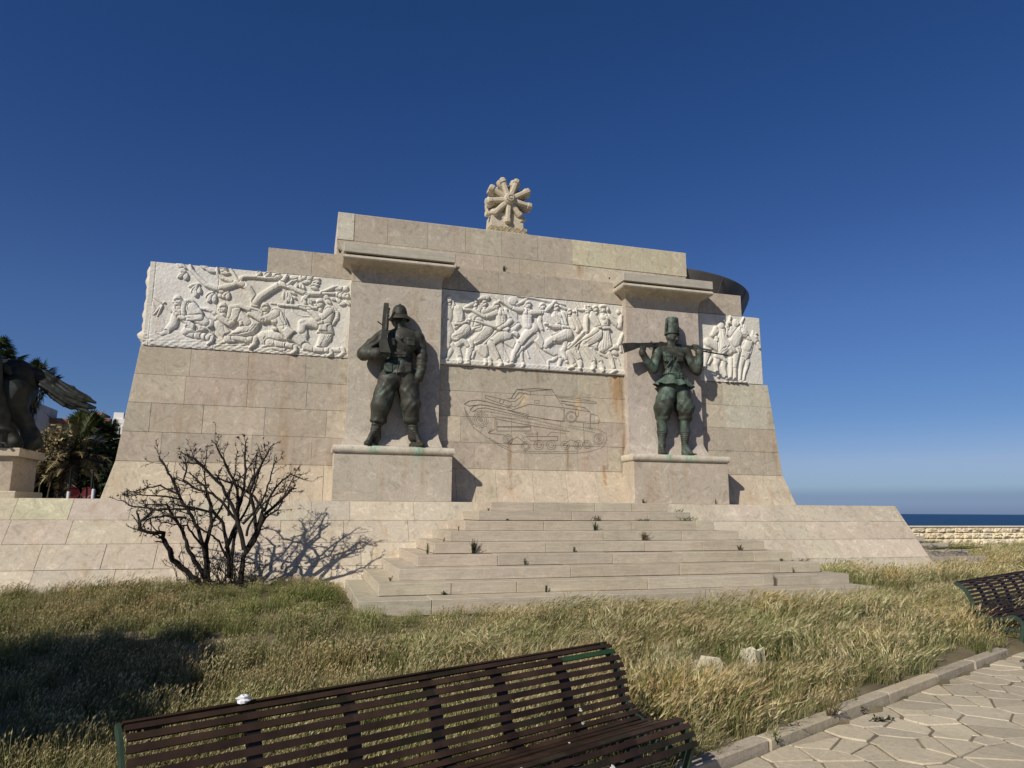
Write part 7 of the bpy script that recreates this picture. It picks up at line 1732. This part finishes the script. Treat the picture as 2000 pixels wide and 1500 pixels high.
def clump(kind, seed):
    rr = random.Random(seed); V = []; F = []; C_ = []
    def quad(a, b, c, d, col): i = len(V); V.extend([a, b, c, d]); F.append([i, i+1, i+2, i+3]); C_.append(col)
    def tri(a, b, c, col): i = len(V); V.extend([a, b, c]); F.append([i, i+1, i+2]); C_.append(col)
    far = kind == 'far'; n = {'a': 46, 'b': 40, 'far': 30, 'g': 46}[kind]; R = {'a': .17, 'b': .17, 'far': .3, 'g': .16}[kind]; wk = 1.9 if far else 1.0
    for i in range(n):
        a = rr.uniform(0, 6.28); q = R*math.sqrt(rr.random()); x, y = q*math.cos(a), q*math.sin(a)
        h = rr.uniform(.15, .26) if kind == 'a' else rr.uniform(.17, .31) if kind != 'g' else rr.uniform(.14, .26)
        lean = np.array([rr.gauss(.10, .14), rr.gauss(.02, .12)]) if kind == 'a' else np.array([rr.gauss(.42, .2), rr.gauss(.05, .2)])
        if kind == 'g': lean *= .6
        g = rr.random(); straw = (.50, .42, .255); tan = (.38, .305, .175); ol = (.265, .225, .105); gr = (.15, .165, .06)
        if kind == 'g': base = gr if g < .7 else ol
        elif kind == 'a': base = straw if g < .3 else tan if g < .72 else ol if g < .93 else gr
        else: base = straw if g < .36 else tan if g < .6 else ol if g < .86 else gr
        k = rr.uniform(.75, 1.2); col = tuple(v*k for v in base); dk = tuple(v*k*f for v, f in zip(base, (.62, .72, .6)))
        P0 = np.array([x, y, -.03]); P1 = P0+np.array([lean[0]*h*.3, lean[1]*h*.3, h*.55]); P2 = P0+np.array([lean[0]*h*1.0, lean[1]*h*1.0, h*1.0])
        b = rr.uniform(0, 3.14); s_ = np.array([math.cos(b), math.sin(b), 0]); w = .0016*wk
        if kind != 'g':
            quad(P0-s_*w, P0+s_*w, P1+s_*w, P1-s_*w, dk); quad(P1-s_*w, P1+s_*w, P2+s_*w*.7, P2-s_*w*.7, dk)
        # blades
        for j in range(2 if kind != 'g' else 3):
            b2 = rr.uniform(0, 6.28); e = np.array([math.cos(b2), math.sin(b2), 0]); s2 = np.array([-e[1], e[0], 0])*.0032*wk*rr.uniform(.7, 1.3); l = h*rr.uniform(.45, .9)*(1.15 if kind == 'g' else 1); f0 = P0+np.array([0, 0, h*.05]); m_ = f0+e*l*.22+np.array([lean[0]*.3*l, 0, l*.62]); t = f0+e*l*rr.uniform(.3, .75)+np.array([lean[0]*.7*l, lean[1]*.4*l, l*rr.uniform(.6, 1.0)])
            quad(f0-s2*.6, f0+s2*.6, m_+s2, m_-s2, dk); tri(m_-s2, m_+s2, t, col if rr.random() < .6 else dk)
        if kind == 'g' and rr.random() < .7: continue
        # seed head
        d = P2-P1; d /= np.linalg.norm(d); d = d+np.array([lean[0]*.8+.15, lean[1]*.5, -.25 if kind == 'a' else -.12]); d /= np.linalg.norm(d); hl = rr.uniform(.022, .038) if kind == 'a' else rr.uniform(.04, .065); hw = (.0058 if kind == 'a' else .0052)*wk
        up = np.cross(d, s_); up /= np.linalg.norm(up)+1e-9; sd_ = np.cross(up, d); hc = tuple(min(.62, v*1.22) for v in col)
        for ax in (sd_, up): quad(P2, P2+d*hl*.45+ax*hw, P2+d*hl, P2+d*hl*.45-ax*hw, hc)
        na = 2 if kind == 'a' else 6
        for j in range(na):
            t0 = P2+d*hl*rr.uniform(.2, .95); dd = d+sd_*rr.uniform(-.28, .28)+up*rr.uniform(-.28, .28); al = rr.uniform(.012, .022) if kind == 'a' else rr.uniform(.045, .085); ww = sd_*.0011*wk; tri(t0-ww, t0+ww, t0+dd*al, hc)
    me = bpy.data.meshes.new('grass_tuft'); me.from_pydata([tuple(map(float, v)) for v in V], [], F)
    ca = me.color_attributes.new('Col', 'FLOAT_COLOR', 'CORNER'); arr = []
    for f, c in zip(F, C_): arr += [(*c, 1)]*len(f)
    ca.data.foreach_set('color', np.array(arr, np.float32).ravel()); me.materials.append(GM)
    return bpy.data.objects.new('grass_tuft', me)
def build_grass():
    col = bpy.data.collections.new('grass_tufts'); kinds = ['a']*5+['b']*5+['g']*3+['far']*3
    for i, k in enumerate(kinds):
        o = clump(k, 50+i); o.name = 'tuft_%02d' % i; col.objects.link(o)
    r = np.random.default_rng(77)
    # candidates in the field of view, with a margin at the sides
    x = r.uniform(-11, 33, 300000); y = r.uniform(-.3, 22.4, 300000)
    z = gz(x, y); nn = x*NB[0]+y*NB[1]; uu = x*UB[0]+y*UB[1]
    ok = nn > 2.705+.03*np.sin(uu*5)+.03*np.sin(uu*13)
    ok &= ~((y > pface(z)-.04) & (x < 13.25)) & ~((x > .66) & (x < 8.93) & (y > 9.40))
    ok &= ~((x > 13.1) & (x < 17.1) & (y > 14.45))
    az = np.degrees(np.arctan2(x, y)); ok &= (az > 16.1-66) & (az < 16.1+44)
    d = np.hypot(x, y); ok &= ~((nn < 3.1) & (uu > .6) & (uu < 3.55) & (r.random(len(x)) < .55)) & ~((nn < 3.2) & (uu > 9.4) & (uu < 12.6) & (r.random(len(x)) < .7))
    A_ = 44*22.7/300000; dens = np.where(d < 7, 34, np.where(d < 13, 24, 8.0)); dens = np.where((x > 13) & (y > 12), 7, dens)
    for q, rad in zip(RB, (.3, .24)): ok &= (np.hypot(x-q[0], (y-q[1])*1.2) > rad)
    ok &= ~((nn < 2.85) & (r.random(len(x)) < .12))
    ok &= r.random(len(x)) < dens*A_
    x, y, z, uu, nn, d = [q[ok] for q in (x, y, z, uu, nn, d)]; n = len(x)
    gp = np.sin(x*1.1+1)*np.sin(y*.9+2)+.6*np.sin(x*2.3+y*1.7)+.4*r.normal(size=n)
    spots = [(3.9, 5.9, .8), (4.7, 6.4, .6), (5.9, 7.3, .5), (3.3, 6.9, .6), (.3, 10.6, 1.0), (-2.0, 11.6, 1.0), (.45, 9.8, .6), (10, 11.5, .8), (8.2, 8.6, .6), (-3.4, 12.0, 1.0)]
    gs = np.zeros(n)
    for sx, sy_, sr in spots: gs = np.maximum(gs, np.exp(-((x-sx)**2+(y-sy_)**2)/sr**2))
    zone = sm((x-.8-.12*(y-5)+.5*np.sin(y*1.3))/1.5)          # 0: short brome at the left, 1: barley at the right
    u_ = r.random(n)
    idx = np.where(u_ < zone, r.integers(5, 10, n), r.integers(0, 5, n))
    idx = np.where((gs*.42+.03*(gp > 1) > r.random(n)), r.integers(10, 13, n), idx)
    idx = np.where((d > 15), r.integers(13, 16, n), idx)
    rot = np.zeros((n, 3), np.float32); rot[:, 2] = r.normal(0, .55, n)+.3*np.sin(x*.9)+.3*np.cos(y*1.1); rot[:, 0] = r.normal(0, .05, n); rot[:, 1] = r.normal(0, .05, n)
    scl = (r.uniform(.6, 1.05, n)*(1+.12*gp)*np.where(idx < 5, .92, 1.0)).clip(.55, 1.4)
    scl = scl*np.where((x > .6) & (x < 9) & (y > 8.6), .56, 1.0)*np.where((x < .6) & (y > 10.5), .8, 1.0)*np.where(nn < 2.95, .75, 1)*np.where(gs > .5, 1.12, 1)
    me = bpy.data.meshes.new('grass'); me.vertices.add(n); me.vertices.foreach_set('co', np.stack([x, y, z-.005], 1).astype(np.float32).ravel())
    a1 = me.attributes.new('rot', 'FLOAT_VECTOR', 'POINT'); a1.data.foreach_set('vector', rot.ravel())
    a2 = me.attributes.new('scl', 'FLOAT', 'POINT'); a2.data.foreach_set('value', scl.astype(np.float32))
    a3 = me.attributes.new('idx', 'INT', 'POINT'); a3.data.foreach_set('value', idx.astype(np.int32)); me.update()
    o = bpy.data.objects.new('grass', me); C.objects.link(o); tag(o, 'dry olive and straw wild barley covering the ground', 'grass', kind='stuff')
    ng = bpy.data.node_groups.new('scatter', 'GeometryNodeTree'); ng.interface.new_socket('Geometry', in_out='INPUT', socket_type='NodeSocketGeometry'); ng.interface.new_socket('Geometry', in_out='OUTPUT', socket_type='NodeSocketGeometry')
    nd = ng.nodes; L = ng.links; gi = nd.new('NodeGroupInput'); go = nd.new('NodeGroupOutput'); ip = nd.new('GeometryNodeInstanceOnPoints'); ci = nd.new('GeometryNodeCollectionInfo')
    ci.inputs['Collection'].default_value = col; ci.inputs['Separate Children'].default_value = True; ci.inputs['Reset Children'].default_value = True
    def attr(nm, ty): q = nd.new('GeometryNodeInputNamedAttribute'); q.data_type = ty; q.inputs['Name'].default_value = nm; return q.outputs['Attribute']
    L.new(gi.outputs[0], ip.inputs['Points']); L.new(ci.outputs[0], ip.inputs['Instance']); ip.inputs['Pick Instance'].default_value = True
    L.new(attr('idx', 'INT'), ip.inputs['Instance Index']); L.new(attr('scl', 'FLOAT'), ip.inputs['Scale'])
    er = nd.new('FunctionNodeEulerToRotation'); L.new(attr('rot', 'FLOAT_VECTOR'), er.inputs[0]); L.new(er.outputs[0], ip.inputs['Rotation']); L.new(ip.outputs[0], go.inputs[0])
    md = o.modifiers.new('scatter', 'NODES'); md.node_group = ng
    print('grass tufts', n)
build_grass()
# ---------------------------------------------------------------- single weeds rooted in the joints
WG = M_leaf('weed_green', (.05, .085, .02), (.10, .14, .035), .25, 20, useattr=False); WD = M_leaf('weed_dark', (.018, .03, .012), (.045, .06, .02), .2, 20, useattr=False); WB = M_leaf('weed_dry', (.14, .10, .055), (.24, .18, .10), .2, 20, useattr=False)
def weed(p, h, w, kind, label, seed, mat_like=False):
    rr = random.Random(seed); mt = {'g': WG, 'd': WD, 'b': WB}[kind]; st = MB(); lf = MB(); p = np.array(p, float); n = max(5, int(14*w/.15)) if not mat_like else int(70*w)
    for i in range(n):
        a = rr.uniform(0, 6.28); o = p+np.array([rr.uniform(-w/2, w/2)*(.25 if not mat_like else 1), rr.uniform(-.02, .02)-(.02 if mat_like else 0), 0]); d = np.array([math.cos(a)*w/2*rr.random(), math.sin(a)*w*.3*rr.random()-.2*w, h*rr.uniform(.5, 1)])
        pts = [o, o+d*.5+np.array([0, 0, h*.08]), o+d]; st.tube(pts, [.0035, .003, .0015], 3)
        for k in range(7 if kind != 'b' else 4):
            t = rr.uniform(.25, 1); q = o+d*t; l = rr.uniform(.012, .026)*(1 if not mat_like else .8); e = rnd_dirs(1, np.random.default_rng(rr.randrange(10**6)))[0]; e[2] = abs(e[2])*.6+.2; f = np.cross(e, [0, 0, 1]); f = f/(np.linalg.norm(f)+1e-6)*l*.32
            lf.add([q, q+e*l*.5+f, q+e*l, q+e*l*.5-f], [[0, 1, 2, 3]])
    root = empty('weed', p); tag(root, label, 'weed', 'weeds growing in the stone joints'); st.build('stems', mt, root); lf.build('leaves', mt, root)
def sp(px, k): P = at(px, 1000, 9.9+.35*k-.02); P[2] = Z0+RIS*k; return P       # tread k, foot of the next riser
for i, (px, k, h, w, kd, m_, lb) in enumerate([
    (954, 7, .05, .07, 'g', 0, 'small weed at the left end of the top riser of the stairs'), (990, 6, .03, .08, 'd', 0, 'tiny dark weed near the left end of the second riser from the top'),
    (1162, 6, .10, .22, 'd', 1, 'thin stalky weed in the middle of the second riser from the top'), (1161, 5, .17, .14, 'd', 0, 'dark upright weed in the middle of the third riser from the top'),
    (1255, 4, .17, .26, 'b', 0, 'brown dried bushy weed right of the middle, fourth riser from the top'), (896, 5, .10, .05, 'b', 0, 'dry thin weed on the left side of the stairs, near the top'),
    (868, 4, .07, .07, 'b', 0, 'curled dry weed on the left flank of the stairs, halfway up'), (837, 3, .2, .10, 'g', 0, 'leafy green weed climbing the left flank of the stairs'),
    (926, 3, .24, .24, 'd', 0, 'largest dark weed on the stairs, left of the middle'), (1121, 3, .10, .06, 'd', 0, 'small drooping weed in a vertical joint at the centre of the stairs'),
    (1025, 2, .12, .05, 'd', 0, 'single thin weed low on the stairs, left of centre'), (767, 1, .07, .08, 'g', 0, 'small green weed in the lower left corner of the stairs'),
    (871, 0, .05, .10, 'd', 0, 'flat weed at the foot of the lowest riser, at the left'), (1066, 0, .13, .07, 'd', 0, 'dark upright tuft at the foot of the stairs near the middle'),
    (1324, 7, .05, .18, 'g', 1, 'flat green weed at the right end of the top riser'), (1341, 6, .10, .34, 'g', 1, 'bright green cushion weed at the right end of the second riser'),
    (1255, 6, .04, .24, 'd', 1, 'low strip of weeds along the second riser, right of the middle'), (1440, 3, .12, .14, 'b', 0, 'grey dried weed on the right part of the stairs, halfway down'),
    (1520, 2, .05, .12, 'b', 0, 'flattened dry weed near the right end of the third step'), (1562, 2, .05, .2, 'b', 1, 'thin row of dry weeds at the right end of the third step'),
    (1541, 1, .10, .05, 'b', 0, 'bent dry weed in a joint at the right of the second step'), (1504, 0, .2, .09, 'b', 0, 'dry tuft against a joint at the right of the lowest step')]):
    weed(sp(px, k), h, w, kd, lb, 200+i, m_)
def wy(px, py, Y, z=None): P = at(px, py, Y); P[2] = z if z is not None else P[2]; return P
weed(wy(985, 528, 14.22, 5.2), .14, .2, 'd', 'dark weed hanging on the ledge above the centre panel', 301)
weed(wy(664, 494, 14.1, 5.2), .10, .14, 'd', 'weed behind the left end of the left cornice', 302); weed(wy(893, 526, 14.05, 5.08), .08, .12, 'd', 'weed at the right end of the left cornice', 303)
weed(wy(1190, 548, 14.0, 5.2), .04, .08, 'd', 'tiny weed at the left end of the right cornice', 304); weed(wy(1032, 458, 14.9, 6.2), .10, .12, 'd', 'weed beside the foot of the stone engine', 305)
weed(wy(1256, 979, 13.56, .18), .12, .10, 'g', 'green weed at the foot of the right pedestal, near its left corner', 306); weed(wy(1398, 982, 13.56, .18), .13, .06, 'g', 'green weed at the foot of the right pedestal, near its right corner', 307)
weed((14.55, 15.2, -.58), .2, .22, 'd', 'conical dark weed on the upper steps beyond the podium', 308); weed((15.4, 14.9, -.74), .07, .7, 'g', 'strip of green weeds on the middle step beyond the podium', 309, True); weed((15.9, 14.74, -.9), .12, 1.4, 'g', 'longest strip of green weeds on the lowest tread beyond the podium', 310, True)
for i, (px, py, h, w, kd, m_, lb) in enumerate([(1511, 1459, .08, .14, 'g', 0, 'round green weed at the foot of the kerb near the bench'), (1549, 1436, .10, .12, 'b', 0, 'dry weed at the foot of the kerb, second from the bench'), (1619, 1414, .17, .22, 'b', 0, 'stalky brown weed leaning over the paving by the kerb'),
    (1716, 1406, .04, .2, 'd', 1, 'flat dark weed on the paving away from the kerb'), (1676, 1392, .06, .18, 'b', 0, 'straw coloured weed at the broken joint of the kerb'), (1935, 1284, .06, .2, 'b', 1, 'dry weeds at the far end of the kerb'), (1990, 1292, .03, .12, 'd', 1, 'small dark weed in the paving at the right edge')]):
    q = atz(px, py, -1.462); weed(q, h, w, kd, lb, 400+i, m_)
